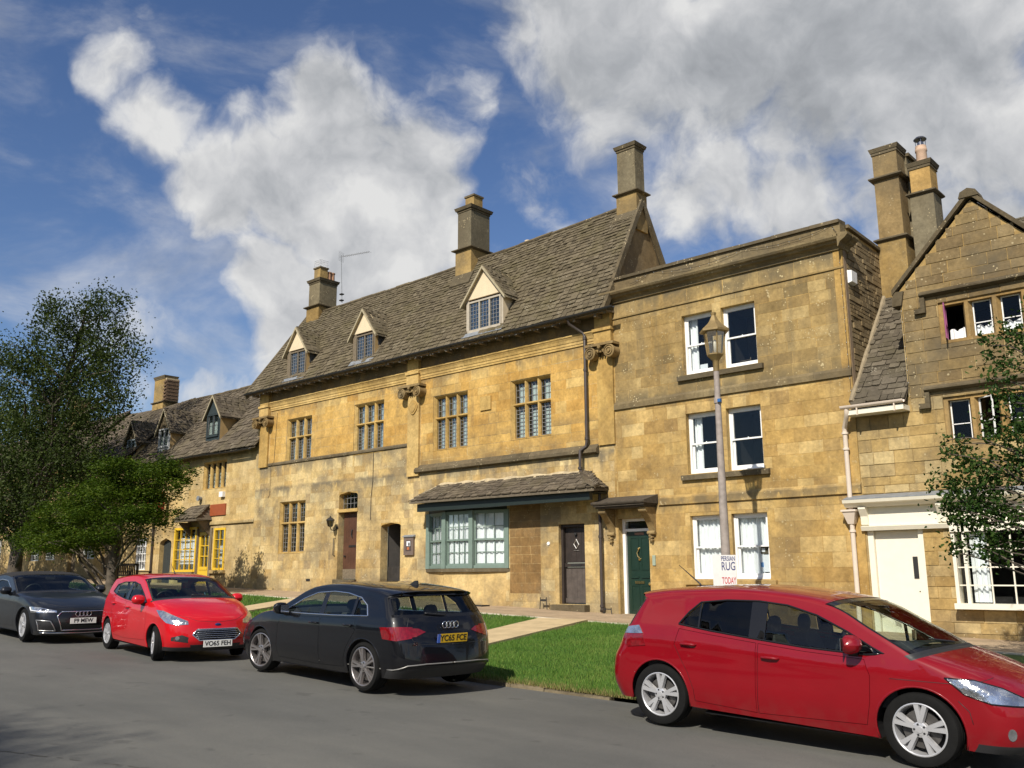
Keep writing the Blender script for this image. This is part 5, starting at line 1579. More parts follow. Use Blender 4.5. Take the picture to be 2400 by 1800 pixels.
# cream shopfront: cornice, frieze, door, window
sf = MB().prism([(YD + .02, 2.80), (YD - .20, 2.80), (YD - .26, 2.86), (YD - .32, 2.88), (YD - .34, 2.94), (YD + .02, 2.98)], 'x', -7.42, -2.4)
sf = sf.build('shopfront', M_CRM, hd)
MB().hexa([(-7.40, YD - .33, 2.945), (-2.42, YD - .33, 2.945), (-2.42, YD + .01, 2.985), (-7.40, YD + .01, 2.985), (-7.40, YD - .33, 2.962), (-2.42, YD - .33, 2.962), (-2.42, YD + .01, 3.05), (-7.40, YD + .01, 3.05)]).build('lead_top', M_FLASH, sf)
MB().box(-7.12, -2.6, YD - .06, YD + .01, 2.44, 2.798).build('frieze', M_CRM, sf)
MB().prism([(YD + .01, 2.34), (YD - .09, 2.34), (YD - .13, 2.42), (YD - .06, 2.438), (YD + .01, 2.438)], 'x', -7.17, -5.45).build('architrave', M_CRM, sf)
for x0_ in (-7.16, -5.70):
    MB().prism([(YD - .06, 2.44), (YD - .10, 2.46), (YD - .12, 2.62), (YD - .22, 2.76), (YD - .22, 2.798), (YD - .06, 2.798)], 'x', x0_, x0_ + .14).build('console', M_CRM, sf)
MB().box(-7.10, -6.99, YD + .02, YD + .2, .25, 2.34).box(-6.14, -6.04, YD + .02, YD + .2, .25, 2.34).build('door_jamb', M_CRM, sf)
MB().box(-6.985, -6.145, YD + .10, YD + .15, .25, 2.335).build('cream_door', M_CRM, sf)
MB().box(-6.30, -6.21, YD + .085, YD + .10, 1.42, 1.83).build('door_plate', M_IRON, sf)
MB().lathe([(0, YD + .085), (.012, YD + .09), (.012, YD + .1)], 8, (-6.22, 0, 1.18), 'y').build('keyhole', M_IRON, sf)
wf = MB()
wf.box(-5.50, -5.44, YD - .16, YD + .05, .98, 2.44)
wf.box(-5.30, -5.245, YD - .20, YD - .10, .98, 2.44)
wf.box(-5.50, -2.70, YD - .20, YD + .05, 2.26, 2.44)
wf.box(-5.52, -2.68, YD - .26, YD + .05, .88, .98)
wf.box(-2.76, -2.70, YD - .20, YD + .05, .98, 2.26)
wf = wf.build('shop_window', M_CRM, hd)
for j in range(1, 4):
    z = .98 + .32 * j
    MB().box(-5.244, -2.76, YD - .17, YD - .145, z - .012, z + .012).build('glazing_bar', M_CRM, wf)
    MB().box(-5.439, -5.301, YD - .10, YD - .08, z - .011, z + .011).build('glazing_bar', M_CRM, wf)
for i in range(1, 7):
    x = -5.245 + .37 * i
    if x < -2.8: MB().box(x - .012, x + .012, YD - .172, YD - .147, .98, 2.26).build('glazing_bar', M_CRM, wf)
MB().box(-5.24, -2.76, YD - .16, YD - .155, .98, 2.26).build('pane', M_GLASS, wf)
MB().add([(-5.44, YD - .06, .98), (-5.30, YD - .12, .98), (-5.30, YD - .12, 2.26), (-5.44, YD - .06, 2.26)], [(0, 1, 2, 3)]).build('pane', M_GLASS, wf)
room(wf, -5.48, -2.7, .9, 2.3, YD + .06)
curtain(wf, -5.22, -4.93, 1.0, 2.24, YD - .05, waves=3, amp=.03)
# twin stacks on the party wall
cR1 = chimney(hd, -7.12, -6.50, 20.40, 20.96, 7.2, 8.95, 11.20, M_CHIM, stone('tall_stack_stone', [(0.29, 0.205, 0.095), (0.25, 0.18, 0.085), (0.32, 0.235, 0.115)], grey=0.5, speck=0.4, streak=0.5), M_LEDGE, wide=0.07, upper_in=0.035, midcaps=(10.45,))
MB().box(-6.86, -6.50, 20.99, 21.45, 9.0, 11.05).build('flue', M_CHIMG, cR1)
MB().box(-6.93, -6.43, 20.97, 21.52, 11.052, 11.13).build('flue_cap', M_LEDGE, cR1)
cR2 = chimney(hd, -6.37, -5.86, 20.55, 21.10, 7.3, 9.90, 10.66, M_CHIMG, stone('new_orange_stack', [(0.50, 0.325, 0.115), (0.54, 0.365, 0.145)], grey=0.1, speck=0.1, bump=0.3), M_LEDGE, wide=0.07, upper_in=0.035)
MB().lathe([(.12, 10.66), (.115, 10.95), (.13, 10.97), (.13, 11.02), (.12, 11.04), (.12, 11.10), (.10, 11.10)], 16, (-6.10, 20.8, 0)).build('chimney_pot', plain('buff_pot', (0.52, 0.36, 0.25), 0.75), cR2, smooth=40)
q = MB()
for k in range(4):
    a = k * math.pi / 2 + .4
    q.tube([(-6.10 + .10 * math.cos(a), 20.8 + .10 * math.sin(a), 11.09), (-6.10 + .11 * math.cos(a), 20.8 + .11 * math.sin(a), 11.27)], .008, 5)
q.lathe([(.14, 11.26), (.145, 11.275), (.10, 11.32), (.0, 11.335)], 16, (-6.10, 20.8, 0))
q.lathe([(.07, 11.08), (.07, 11.2), (.05, 11.22)], 12, (-6.10, 20.8, 0))
q.build('cowl', plain('steel_cowl', (0.25, 0.25, 0.27), 0.25, metal=0.9), cR2, smooth=40)
for a in ((-6.30, 20.52, 9.35, 9.62, -6.15), ):
    MB().box(a[0], a[4], a[1] + .05, a[1] + .06, a[2], a[3])

# ================================================================== the lower house with the yellow shop, and houses further left
M_A = stone('warm_limestone', [(0.47, 0.335, 0.15), (0.53, 0.40, 0.20), (0.50, 0.36, 0.155), (0.44, 0.30, 0.12)], bands=((3.45, .05, 1.2, .5), (6.0, .1, .7, .5)), grey=0.25, speck=0.2, base_z=0.12, streak=0.3, gain=(1.1, 1.12, 1.14))
M_YEL = plain('yellow_gloss_paint', (0.72, 0.46, 0.03), 0.35, var=0.05)
M_REDB = plain('red_brown_sign', (0.30, 0.075, 0.025), 0.5, var=0.1)
M_SIGNR = plain('dark_red_sign', (0.28, 0.025, 0.02), 0.5, var=0.1)
ha = thing('stone_house', 'low stone house with yellow shop window and door behind the maple', 'house', (-33.8, 18.3, 1.15))
YA = YF + .06
OPA = [(-32.72, -31.06, 4.77, 5.84), (-34.50, -32.86, 1.72, 3.36), (-32.76, -31.92, 1.25, 3.18), (-31.62, -30.87, 1.76, 3.26), (-35.80, -34.85, 1.2, 3.02), (-37.86, -36.90, 1.78, 3.10)]
m2 = MB(); wall_grid(m2, -38.7, -28.93, .6, 6.15, OPA, YA)
m2.add([(-38.7, YA, .6), (-38.7, YA, 6.15), (-38.7, 23.8, 6.15), (-38.7, 23.8, .6)], [(0, 1, 2, 3)])
m2.add([(-38.7, YA, 6.15), (-38.7, 23.8, 6.15), (-38.7, 20.95, 9.45)], [(0, 1, 2)])
wallA = m2.build('wall', M_A, ha)
blocks(wallA, -38.7, -28.96, .7, 6.1, OPA + [(-33.6, -31.9, 3.2, 4.15)], YA, (0.22, 0.34), (0.35, 0.9), M_A, 240, zcut=lambda x: zp(x) - .05)
PA = bilerp((-38.9, 18.06, 6.08), (-28.75, 18.06, 6.08), (-28.6, 20.95, 9.60), (-38.9, 20.95, 9.45), sag=0.12, su=0.02)
m2 = MB(); m2.grid([[PA(u / 20, v / 8) - Vector((0, 0, .04)) for v in range(9)] for u in range(21)])
m2.add([(-38.9, 20.95, 9.4), (-28.6, 20.95, 9.55), (-28.6, 23.9, 6.0), (-38.9, 23.9, 6.0)], [(0, 1, 2, 3)])
roofA = m2.build('roof', M_SLATED, ha)
DA = [(-33.05, -31.95, 8.46), (-36.85, -35.85, 8.42)]
slates(roofA, PA, Vector((0, -1, 1)), 10.2, 4.5, 0.19, 0.13, (0.18, 0.45), M_SLATED, 200, th=(0.022, 0.04),
       skip=lambda p: any(a < p[0] < b and 6.95 < p[2] < 8.0 for a, b, c in DA), wob=0.02)
ridge_tiles(roofA, [PA(u / 8, 1.0) + Vector((0, .01, .03)) for u in range(9)], M_LEDGE)
g = MB(); rows = []
for x in np.linspace(-38.8, -29.0, 20):
    zz = 6.06 + .03 * math.sin(x * 1.1)
    rows.append([(x, 18.0 + .06 * math.cos(a), zz + .06 * math.sin(a)) for a in np.linspace(math.pi, 2 * math.pi, 7)])
g.grid(rows); g.build('gutter', M_IRON, ha, smooth=True, fix=False)
M_DKF = plain('dark_teal_frame', (0.03, 0.042, 0.045), 0.5)
def small_dormer(x0, x1, z0, ze, za, y0, frame, gm):
    d_ = dormer(ha, x0, x1, z0, ze, za, y0, 1.18, 18.06, 6.10, M_CHEEK, gm, M_SLATED, M_LEDGE, (x0 + .14, x1 - .14, z0 + .22, ze - .08), frame_m=frame, n=2, nx=1, nz=2)
    for i in range(2):
        a = x0 + .2 + i * (x1 - x0 - .28) / 2
        MB().box(a, a + (x1 - x0) * .28, y0 + .03, y0 + .04, z0 + .26, ze - .35).build('white_backing', M_CURT, d_)
    return d_
small_dormer(-33.02, -31.98, 6.70, 7.78, 8.50, 18.52, M_DKF, M_DKF)
small_dormer(-36.86, -35.84, 6.65, 7.62, 8.44, 18.50, plain('grey_white_frame', (0.45, 0.46, 0.46), 0.6), M_LEDGE)
small_dormer(-38.65 - 1.1, -38.65 - .1, 6.55, 7.45, 8.25, 18.50, plain('blue_grey_frame', (0.30, 0.36, 0.40), 0.6), M_LEDGE)
# chimney of brick and stone
ca = chimney(ha, -42.5, -41.45, 20.9, 21.6, 8.6, 9.75, 11.05, M_CHIM, M_CHIM, M_LEDGE, wide=0.07, upper_in=0.03)
M_BRICK = plain('brown_brick', (0.15, 0.095, 0.055), 0.9, var=0.25, scale=12.0)
bk = MB().box(-.5, .5, -.5, .5, -.5, .5).mesh('brick', M_BRICK)
for j in range(12):
    for i in range(3):
        o = link('brick', bk)
        o.location = (-41.38 + .018 * (j % 2), 20.98 + .22 * i + .06 * (j % 2), 9.80 + .085 * j + .04)
        o.scale = (.2, .205, .072)
        adopt(o, ca)
MB().box(-41.45, -41.31, 20.95, 21.6, 9.78, 10.9).build('brick_core', M_MORTAR, ca)

# shop details
def bars(parent, x0, x1, z0, z1, nx, nz, mat, y, f=.07, b=.022, glass=True):
    m2 = MB()
    m2.box(x0, x0 + f, y - .05, y + .05, z0, z1); m2.box(x1 - f, x1, y - .05, y + .05, z0, z1)
    m2.box(x0 + f, x1 - f, y - .05, y + .05, z1 - f, z1); m2.box(x0 + f, x1 - f, y - .07, y + .05, z0, z0 + f)
    win = m2.build('window', mat, parent)
    for i in range(1, nx):
        x = x0 + f + (x1 - x0 - 2 * f) * i / nx
        MB().box(x - b / 2, x + b / 2, y - .03, y + .01, z0 + f, z1 - f).build('glazing_bar', mat, win)
    for j in range(1, nz):
        z = z0 + f + (z1 - z0 - 2 * f) * j / nz
        MB().box(x0 + f, x1 - f, y - .032, y + .008, z - b / 2, z + b / 2).build('glazing_bar', mat, win)
    MB().box(x0 + f, x1 - f, y + .012, y + .016, z0 + f, z1 - f).build('pane', M_GLASS, win)
    room(win, x0, x1, z0, z1, y + .052)
    return win
wy = bars(ha, -34.55, -32.84, 1.68, 3.38, 4, 4, M_YEL, YA - .02, .09)
MB().box(-34.22, -33.05, YA + .06, YA + .065, 1.98, 2.98).build('window_poster', M_PAPER, wy)
for z, a, b in ((2.25, -34.1, -33.2), (2.55, -34.0, -33.3), (2.78, -34.1, -33.5)):
    MB().box(a, b, YA + .052, YA + .056, z, z + .035).build('poster_print', M_IRON, wy)
wy2 = bars(ha, -31.64, -30.86, 1.74, 3.28, 2, 4, M_YEL, YA + .02, .08)
for z in (1.95, 2.35):
    MB().box(-31.45, -31.2, YA + .1, YA + .105, z, z + .28).build('window_notice', M_PAPER, wy2)
dy = bars(ha, -32.74, -31.93, 1.75, 3.16, 2, 3, M_YEL, YA + .06, .12, .03)
MB().box(-32.74, -31.93, YA + .01, YA + .11, 1.22, 1.748).build('door_panel', M_YEL, dy)
MB().box(-32.92, -32.77, YA - .05, YA + .1, 1.2, 3.3).box(-31.91, -31.76, YA - .05, YA + .1, 1.2, 3.3).build('door_post', M_WOODF, ha)
MB().box(-31.75, -30.75, YA - .1, YA + .05, 1.62, 1.735).build('window_sill', M_A, ha)
MB().box(-34.66, -32.95, YA - .14, YA + .05, 1.58, 1.675).build('window_sill', M_WOODF, ha)
bw = bars(ha, -37.86, -36.90, 1.78, 3.10, 4, 4, M_WHITEP, YA + .1, .05, .03)
MB().box(-36.36, -36.28, YA - .09, YA - .01, 1.2, 6.0).build('rainwater_pipe', M_PIPE, ha)
ad = MB(); tudor(ad, -35.80, -34.85, 3.02, .22, YA + .002, YA + .25); ad = ad.build('door_surround', M_A, ha)
for i in range(5):
    MB().box(-35.78 + .186 * i, -35.78 + .186 * i + .18, YA + .18, YA + .22, 1.2, 3.0).build('door_plank', plain('slate_green_plank', (0.03, 0.036, 0.034), 0.6), ad)
mw = mullion_window(ha, *OPA[0], M_TRIM, n=4, Y=YA, nx=2, nz=(3, 6), whitepat=(.1, .35, .6), dark_lead=True)
string_course(ha, -32.05, -28.96, 3.46, M_A, proj=0.07, h=.13, weather=.02, Y=YA)
cnp = MB().add([(-33.62, 17.72, 3.62), (-31.88, 17.72, 3.62), (-32.2, YA, 4.16), (-33.4, YA, 4.16), (-33.62, 17.72, 3.55), (-31.88, 17.72, 3.55), (-31.88, YA, 3.60), (-33.62, YA, 3.60)], [(0, 1, 2, 3), (0, 3, 7, 4), (1, 5, 6, 2), (0, 4, 5, 1), (4, 7, 6, 5)])
cnp = cnp.build('door_canopy', M_SLATED, ha)
slates(cnp, bilerp((-33.62, 17.70, 3.63), (-31.88, 17.70, 3.63), (-32.2, YA, 4.17), (-33.4, YA, 4.17)), Vector((0, -.5, 1)), 1.6, .8, .15, .13, (.2, .4), M_SLATED, 30, name='canopy_slate')
for x in (-33.45, -32.05):
    MB().prism([(YA, 3.55), (YA - .5, 3.55), (YA - .45, 3.48), (YA, 3.02)], 'x', x - .05, x + .05).build('canopy_bracket', M_WOODF, cnp)
MB().box(-32.0, -30.92, YA - .05, YA, 3.75, 4.17).build('name_board', M_REDB, ha)
MB().box(-31.30, -31.05, YA - .12, YA, 4.42, 4.62).build('alarm_box', M_WHITEP, ha)
MB().lathe([(0, YA - .18), (.10, YA - .17), (.07, YA - .02), (.03, YA)], 10, (-32.75, 0, 4.45), 'y').build('flood_lamp', M_FLASH, ha)
# hanging sign on its bracket
hs_ = thing('hanging_sign', 'dark red hanging sign on an iron bracket above the yellow shop window', 'sign', (-35.2, 18.2, 4.6))
MB().tube([(-35.2, YA, 4.98), (-35.2, YA - 1.05, 4.98)], .02, 6).tube([(-35.2, YA - .02, 4.4), (-35.2, YA - .5, 4.96)], .012, 5).build('bracket', M_IRON, hs_)
MB().box(-35.225, -35.175, YA - .95, YA - .25, 4.15, 4.86).build('sign_board', M_SIGNR, hs_)

def far_house(x0, x1, eave, ridge, label, wins, mat, chim=None):
    zb = zp((x0 + x1) / 2)
    h = thing('stone_house', label, 'house', ((x0 + x1) / 2, 18.3, zb), group=None)
    ops = [w_[:4] for w_ in wins]
    m2 = MB(); wall_grid(m2, x0, x1, zb - .8, eave, ops, YF)
    m2.add([(x1, YF, zb - .8), (x1, 24, zb - .8), (x1, 24, eave), (x1, 21, ridge - .1), (x1, YF, eave)], [(0, 1, 2, 3, 4)])
    m2.add([(x0, YF, zb - .8), (x0, 24, zb - .8), (x0, 24, eave), (x0, 21, ridge - .1), (x0, YF, eave)], [(4, 3, 2, 1, 0)])
    wl_ = m2.build('wall', mat, h)
    blocks(wl_, x0, x1, zb - .1, eave, ops, YF, (.26, .38), (.45, 1.1), mat, 60)
    P = bilerp((x0 - .1, 18.05, eave - .05), (x1 + .1, 18.05, eave - .05), (x1 + .1, 21, ridge), (x0 - .1, 21, ridge), sag=.08)
    m2 = MB(); m2.grid([[P(u / 8, v / 4) - Vector((0, 0, .04)) for v in range(5)] for u in range(9)])
    m2.add([(x0, 21, ridge - .04), (x1, 21, ridge - .04), (x1, 24, eave), (x0, 24, eave)], [(0, 1, 2, 3)])
    rf = m2.build('roof', M_SLATED, h)
    slates(rf, P, Vector((0, -1, 1)), x1 - x0, 4.6, .24, .18, (.25, .6), M_SLATED, 30, th=(.025, .04))
    for a, b, c, d, f in wins:
        if f == 'door':
            MB().box(a, b, YF + .15, YF + .2, c, d).build('door', M_WOODF, h)
        else:
            bars(h, a, b, c, d, 3, 4, M_WHITEP, YF + .14, .05, .03)
    if chim:
        chimney(h, chim[0], chim[0] + .9, 20.6, 21.5, ridge - 1, ridge + .5, ridge + 1.5, M_CHIM, None, M_LEDGE)
    return h
far_house(-45.0, -38.72, 6.6, 9.5, 'stone house with brown slates half hidden behind the maple and birch', [(-44.3, -43.5, 1.5, 3.4, 'door'), (-43.0, -41.6, 2.3, 3.5, 'w'), (-40.9, -40.0, 1.4, 3.3, 'door'), (-43.3, -42.1, 4.7, 5.9, 'w'), (-41.2, -40.2, 4.7, 5.9, 'w')], M_A)
far_house(-52.0, -45.02, 6.9, 9.7, 'pale stone house with white windows behind the birch trunk', [(-48.9, -47.7, 2.28, 3.28, 'w'), (-47.1, -45.85, 2.30, 2.95, 'w'), (-50.9, -49.9, 1.6, 3.5, 'door'), (-48.8, -47.6, 4.6, 5.8, 'w'), (-51.2, -50.2, 4.6, 5.8, 'w')], M_A, (-51.6,))
far_house(-60.5, -52.02, 6.6, 9.6, 'farthest stone house at the left edge with a white shop window', [(-54.4, -52.7, 2.1, 3.5, 'w'), (-57.0, -55.5, 2.1, 3.5, 'w'), (-54.3, -53.0, 4.7, 5.9, 'w')], M_A)

# ================================================================== cars
def paint(name, col, metal=0.0, film_k=0.10, coat=0.9):
    m_, t, b = new_mat(name)
    pos = t.node('ShaderNodeTexCoord').outputs['Object']
    n = t.noise(pos, 3.0, 3.0)
    k = t.rng(n, 0.3, 0.7, 0.94, 1.05, False)
    c = t.mix(1.0, col, t.node('ShaderNodeCombineColor', {0: k, 1: k, 2: k}).outputs[0], 'MULTIPLY')
    # road film low on the flanks
    z = t.node('ShaderNodeSeparateXYZ', {'Vector': pos}).outputs[2]
    film = t.m('MULTIPLY', t.rng(z, 0.18, 0.50, film_k, 0.0), t.rng(t.noise(pos, 9.0, 4.0), 0.35, 0.65))
    c = t.mix(film, c, (0.12, 0.10, 0.08))
    t.put(b.inputs['Base Color'], c)
    b.inputs['Metallic'].default_value = metal
    b.inputs['Roughness'].default_value = 0.38
    b.inputs['Coat Weight'].default_value = coat
    b.inputs['Specular IOR Level'].default_value = 0.2
    b.inputs['Coat Roughness'].default_value = 0.035
    t.put(b.inputs['Normal'], t.bump(t.noise(pos, 2.2, 2.0), 0.02, 0.05))
    return m_
M_RUBBER = plain('tyre_rubber', (0.009, 0.009, 0.0088), 0.8, var=0.2, bump=0.2, spec=.15)
M_ALLOY = plain('alloy_wheel', (0.60, 0.60, 0.61), 0.34, metal=0.55, var=0.06)
M_TRIM_B = plain('black_plastic_trim', (0.02, 0.02, 0.021), 0.5, var=0.15)
M_GLOSSB = plain('gloss_black_trim', (0.01, 0.01, 0.011), 0.15, var=0.05)
M_CHROME = plain('chrome', (0.80, 0.80, 0.82), 0.12, metal=1.0, var=0.03)
M_LAMPGL = plain('lamp_reflector', (0.55, 0.57, 0.60), 0.10, metal=0.9, var=0.35, scale=9.0, coat=1.0, bump=0.9, bscale=16.0)
M_REDL = plain('red_lamp_lens', (0.17, 0.004, 0.008), 0.15, var=0.3, scale=30.0, coat=1.0)
M_CARGL = glass_mat('car_glass', (0.74, 0.82, 0.76), 0.03, fres=.55)
M_CARGLD = glass_mat('privacy_glass', (0.16, 0.18, 0.18), 0.02, fres=.5)
M_SEAT = plain('seat_fabric', (0.03, 0.03, 0.033), 0.9, var=0.2)
M_PLATEW = plain('white_number_plate', (0.72, 0.72, 0.68), 0.4, var=0.03)
M_PLATEY = plain('yellow_number_plate', (0.62, 0.38, 0.02), 0.4, var=0.05)
M_INK = plain('black_lettering', (0.012, 0.012, 0.012), 0.6)
M_CABIN = plain('cabin_lining', (0.045, 0.045, 0.045), 0.9)

def text_mesh(s, size, mat, depth=0.001, bold=0.0):
    cu = bpy.data.curves.new('lettering', 'FONT')
    cu.body = s
    cu.size = size
    cu.extrude = depth
    cu.offset = bold
    cu.align_x = 'CENTER'
    cu.align_y = 'CENTER'
    o = bpy.data.objects.new('lettering', cu)
    COL.objects.link(o)
    dg = bpy.context.evaluated_depsgraph_get()
    me = bpy.data.meshes.new_from_object(o.evaluated_get(dg))
    bpy.data.objects.remove(o)
    me.materials.clear()
    me.materials.append(mat)
    return me

def inside(p, poly):
    x, y = p
    c = False
    j = len(poly) - 1
    for i in range(len(poly)):
        a, b = poly[i], poly[j]
        if (a[1] > y) != (b[1] > y) and x < (b[0] - a[0]) * (y - a[1]) / (b[1] - a[1]) + a[0]:
            c = not c
        j = i
    return c
def seg_d(p, poly):
    best = 9
    for i in range(len(poly)):
        a, b = poly[i], poly[(i + 1) % len(poly)]
        dx, dy = b[0] - a[0], b[1] - a[1]
        l = dx * dx + dy * dy or 1e-9
        t_ = max(0, min(1, ((p[0] - a[0]) * dx + (p[1] - a[1]) * dy) / l))
        best = min(best, math.hypot(p[0] - a[0] - t_ * dx, p[1] - a[1] - t_ * dy))
    return best
def densify(poly, step, closed=True):
    out = []
    n = len(poly)
    for i in range(n if closed else n - 1):
        a, b = poly[i], poly[(i + 1) % n]
        k = max(1, int(math.hypot(b[0] - a[0], b[1] - a[1]) / step))
        out += [(a[0] + (b[0] - a[0]) * j / k, a[1] + (b[1] - a[1]) * j / k) for j in range(k)]
    if not closed: out.append(poly[-1])
    return out
def area2(poly):
    return sum(poly[i][0] * poly[(i + 1) % len(poly)][1] - poly[(i + 1) % len(poly)][0] * poly[i][1] for i in range(len(poly)))
def inset(poly, d):
    n = len(poly)
    s = 1 if area2(poly) > 0 else -1
    out = []
    for i in range(n):
        p, a, b = poly[i], poly[i - 1], poly[(i + 1) % n]
        e1 = Vector((p[0] - a[0], p[1] - a[1])); e2 = Vector((b[0] - p[0], b[1] - p[1]))
        if e1.length < 1e-6 or e2.length < 1e-6: continue
        e1.normalize(); e2.normalize()
        nn = Vector((-e1.y - e2.y, e1.x + e2.x)) * s
        if nn.length < 1e-6: nn = Vector((-e1.y, e1.x)) * s
        nn.normalize()
        k = max(.5, nn.dot(Vector((-e1.y, e1.x)) * s))
        out.append((p[0] + nn.x * d / k, p[1] + nn.y * d / k))
    return out
def clipx(poly, a, b):
    def half(pl, f):
        out = []
        for i in range(len(pl)):
            p, q = pl[i - 1], pl[i]
            fp, fq = f(p), f(q)
            if (fp >= 0) != (fq >= 0):
                t_ = fp / (fp - fq)
                out.append((p[0] + (q[0] - p[0]) * t_, p[1] + (q[1] - p[1]) * t_))
            if fq >= 0: out.append(q)
        return out
    pl = half(poly, lambda p: p[0] - a)
    return half(pl, lambda p: b - p[0]) if pl else pl
def tess(outer, holes=(), step=0.06):
    pts = []; edges = []
    for loop in [outer, *holes]:
        o = len(pts)
        pts += [Vector(p) for p in loop]
        edges += [(o + i, o + (i + 1) % len(loop)) for i in range(len(loop))]
    nb = len(pts)
    xs = [p[0] for p in outer]; ys = [p[1] for p in outer]
    j = 0
    y = min(ys) + step * .5
    while y < max(ys):
        x = min(xs) + step * (.25 if j % 2 else .75)
        while x < max(xs):
            p = (x, y)
            if inside(p, outer) and not any(inside(p, h) for h in holes) and min(seg_d(p, l) for l in [outer, *holes]) > step * .45:
                pts.append(Vector(p))
            x += step
        y += step * .87; j += 1
    vo, _, fo, *_r = delaunay_2d_cdt(pts, edges, [], 0, 1e-5)
    tris = []
    for f in fo:
        c = (sum(vo[i][0] for i in f) / len(f), sum(vo[i][1] for i in f) / len(f))
        if inside(c, outer) and not any(inside(c, h) for h in holes):
            tris.append(tuple(f))
    return [(v_[0], v_[1]) for v_ in vo], tris
def catmull(P, m):
    out = []
    n = len(P)
    for i in range(n - 1):
        p0, p1, p2, p3 = P[max(0, i - 1)], P[i], P[i + 1], P[min(n - 1, i + 2)]
        for k in range(m):
            t_ = k / m
            out.append(tuple(.5 * (2 * b + (c - a) * t_ + (2 * a - 5 * b + 4 * c - d) * t_ * t_ + (3 * b - a - 3 * c + d) * t_ ** 3) for a, b, c, d in zip(p0, p1, p2, p3)))
    out.append(tuple(P[-1]))
    return out

def wheel(car, x, y, R_, w_, rim_r, style, side, turn=0.0):
    """tyre, rim and disc as parts below one wheel"""
    wh = MB()
    s = side
    # tyre
    hw = w_ / 2
    prof = [(rim_r * .97, -hw * .72), (rim_r * 1.02, -hw * .92), (R_ * .86, -hw), (R_ * .965, -hw * .9), (R_ * .995, -hw * .68), (R_, -hw * .3), (R_ * .988, -hw * .28), (R_ * .988, -hw * .22), (R_, -hw * .2), (R_, hw * .2), (R_ * .988, hw * .22), (R_ * .988, hw * .28), (R_, hw * .3), (R_ * .995, hw * .68), (R_ * .965, hw * .9), (R_ * .86, hw), (rim_r * 1.02, hw * .92), (rim_r * .97, hw * .72)]
    wh.lathe(prof, 44, (0, 0, 0), 'y', close=False)
    t_ = wh.build('wheel', M_RUBBER, car, smooth=35, local=True)
    t_.location = (x, y, R_)
    t_.rotation_euler = (0, 0, turn)
    # rim: barrel, outer lip and spokes; outer face towards s
    rm = MB()
    o = s * hw
    rm.lathe([(rim_r, o * .72), (rim_r * 1.0, o * .94), (rim_r * .965, o * .97), (rim_r * .93, o * .90), (rim_r * .90, o * .5), (rim_r * .88, -o * .7)], 44, (0, 0, 0), 'y', close=False)
    n = style['n']
    for i in range(n):
        a0 = 2 * math.pi * (i + style.get('ph', .25)) / n
        for dlt, wd in style['arms']:
            a = a0 + dlt
            a_in = a0 + dlt * style.get('conv', .35)
            p0 = Vector((math.cos(a_in), 0, math.sin(a_in))) * rim_r * .20
            p1 = Vector((math.cos(a), 0, math.sin(a))) * rim_r * .945
            d = (p1 - p0).normalized(); sd_ = Vector((-d.z, 0, d.x))
            w0, w1 = wd * style.get('wi', .9), wd * style.get('wo', 1.1)
            yo, yi = o * .93, o * .58
            y0o, y0i = o * .88, o * .5
            rm.hexa([p0 - sd_ * w0 + Vector((0, y0i, 0)), p1 - sd_ * w1 + Vector((0, yi, 0)), p1 + sd_ * w1 + Vector((0, yi, 0)), p0 + sd_ * w0 + Vector((0, y0i, 0)),
                     p0 - sd_ * w0 * .7 + Vector((0, y0o, 0)), p1 - sd_ * w1 * .75 + Vector((0, yo, 0)), p1 + sd_ * w1 * .75 + Vector((0, yo, 0)), p0 + sd_ * w0 * .7 + Vector((0, y0o, 0))])
    rm.lathe([(rim_r * .30, o * .4), (rim_r * .29, o * .84), (rim_r * .22, o * .90), (rim_r * .13, o * .91), (rim_r * .12, o * .97), (0, o * .98)], 20, (0, 0, 0), 'y', close=False)
    rm.build('rim', style.get('mat', M_ALLOY), t_, smooth=30, local=True)
    nuts = MB()
    for i in range(5):
        a = 2 * math.pi * (i + .5) / 5
        nuts.lathe([(rim_r * .045, o * .8), (rim_r * .045, o * .93), (0, o * .935)], 6, (math.cos(a) * rim_r * .20, 0, math.sin(a) * rim_r * .20), 'y', close=False)
    nuts = nuts.build('wheel_nuts', M_TRIM_B, t_, local=True)
    nuts['kind'] = 'stuff'
    MB().lathe([(0, o * .28), (rim_r * .72, o * .28), (rim_r * .72, o * .2), (0, o * .2)], 28, (0, 0, 0), 'y', close=False).build('brake_disc', plain('brake_steel', (0.10, 0.095, 0.09), 0.5, metal=.6), t_, local=True)
    MB().lathe([(0, -o * .55), (rim_r * .89, -o * .55), (rim_r * .89, -o * .7), (0, -o * .7)], 28, (0, 0, 0), 'y', close=False).build('wheel_backing', M_TRIM_B, t_, local=True)
    return t_

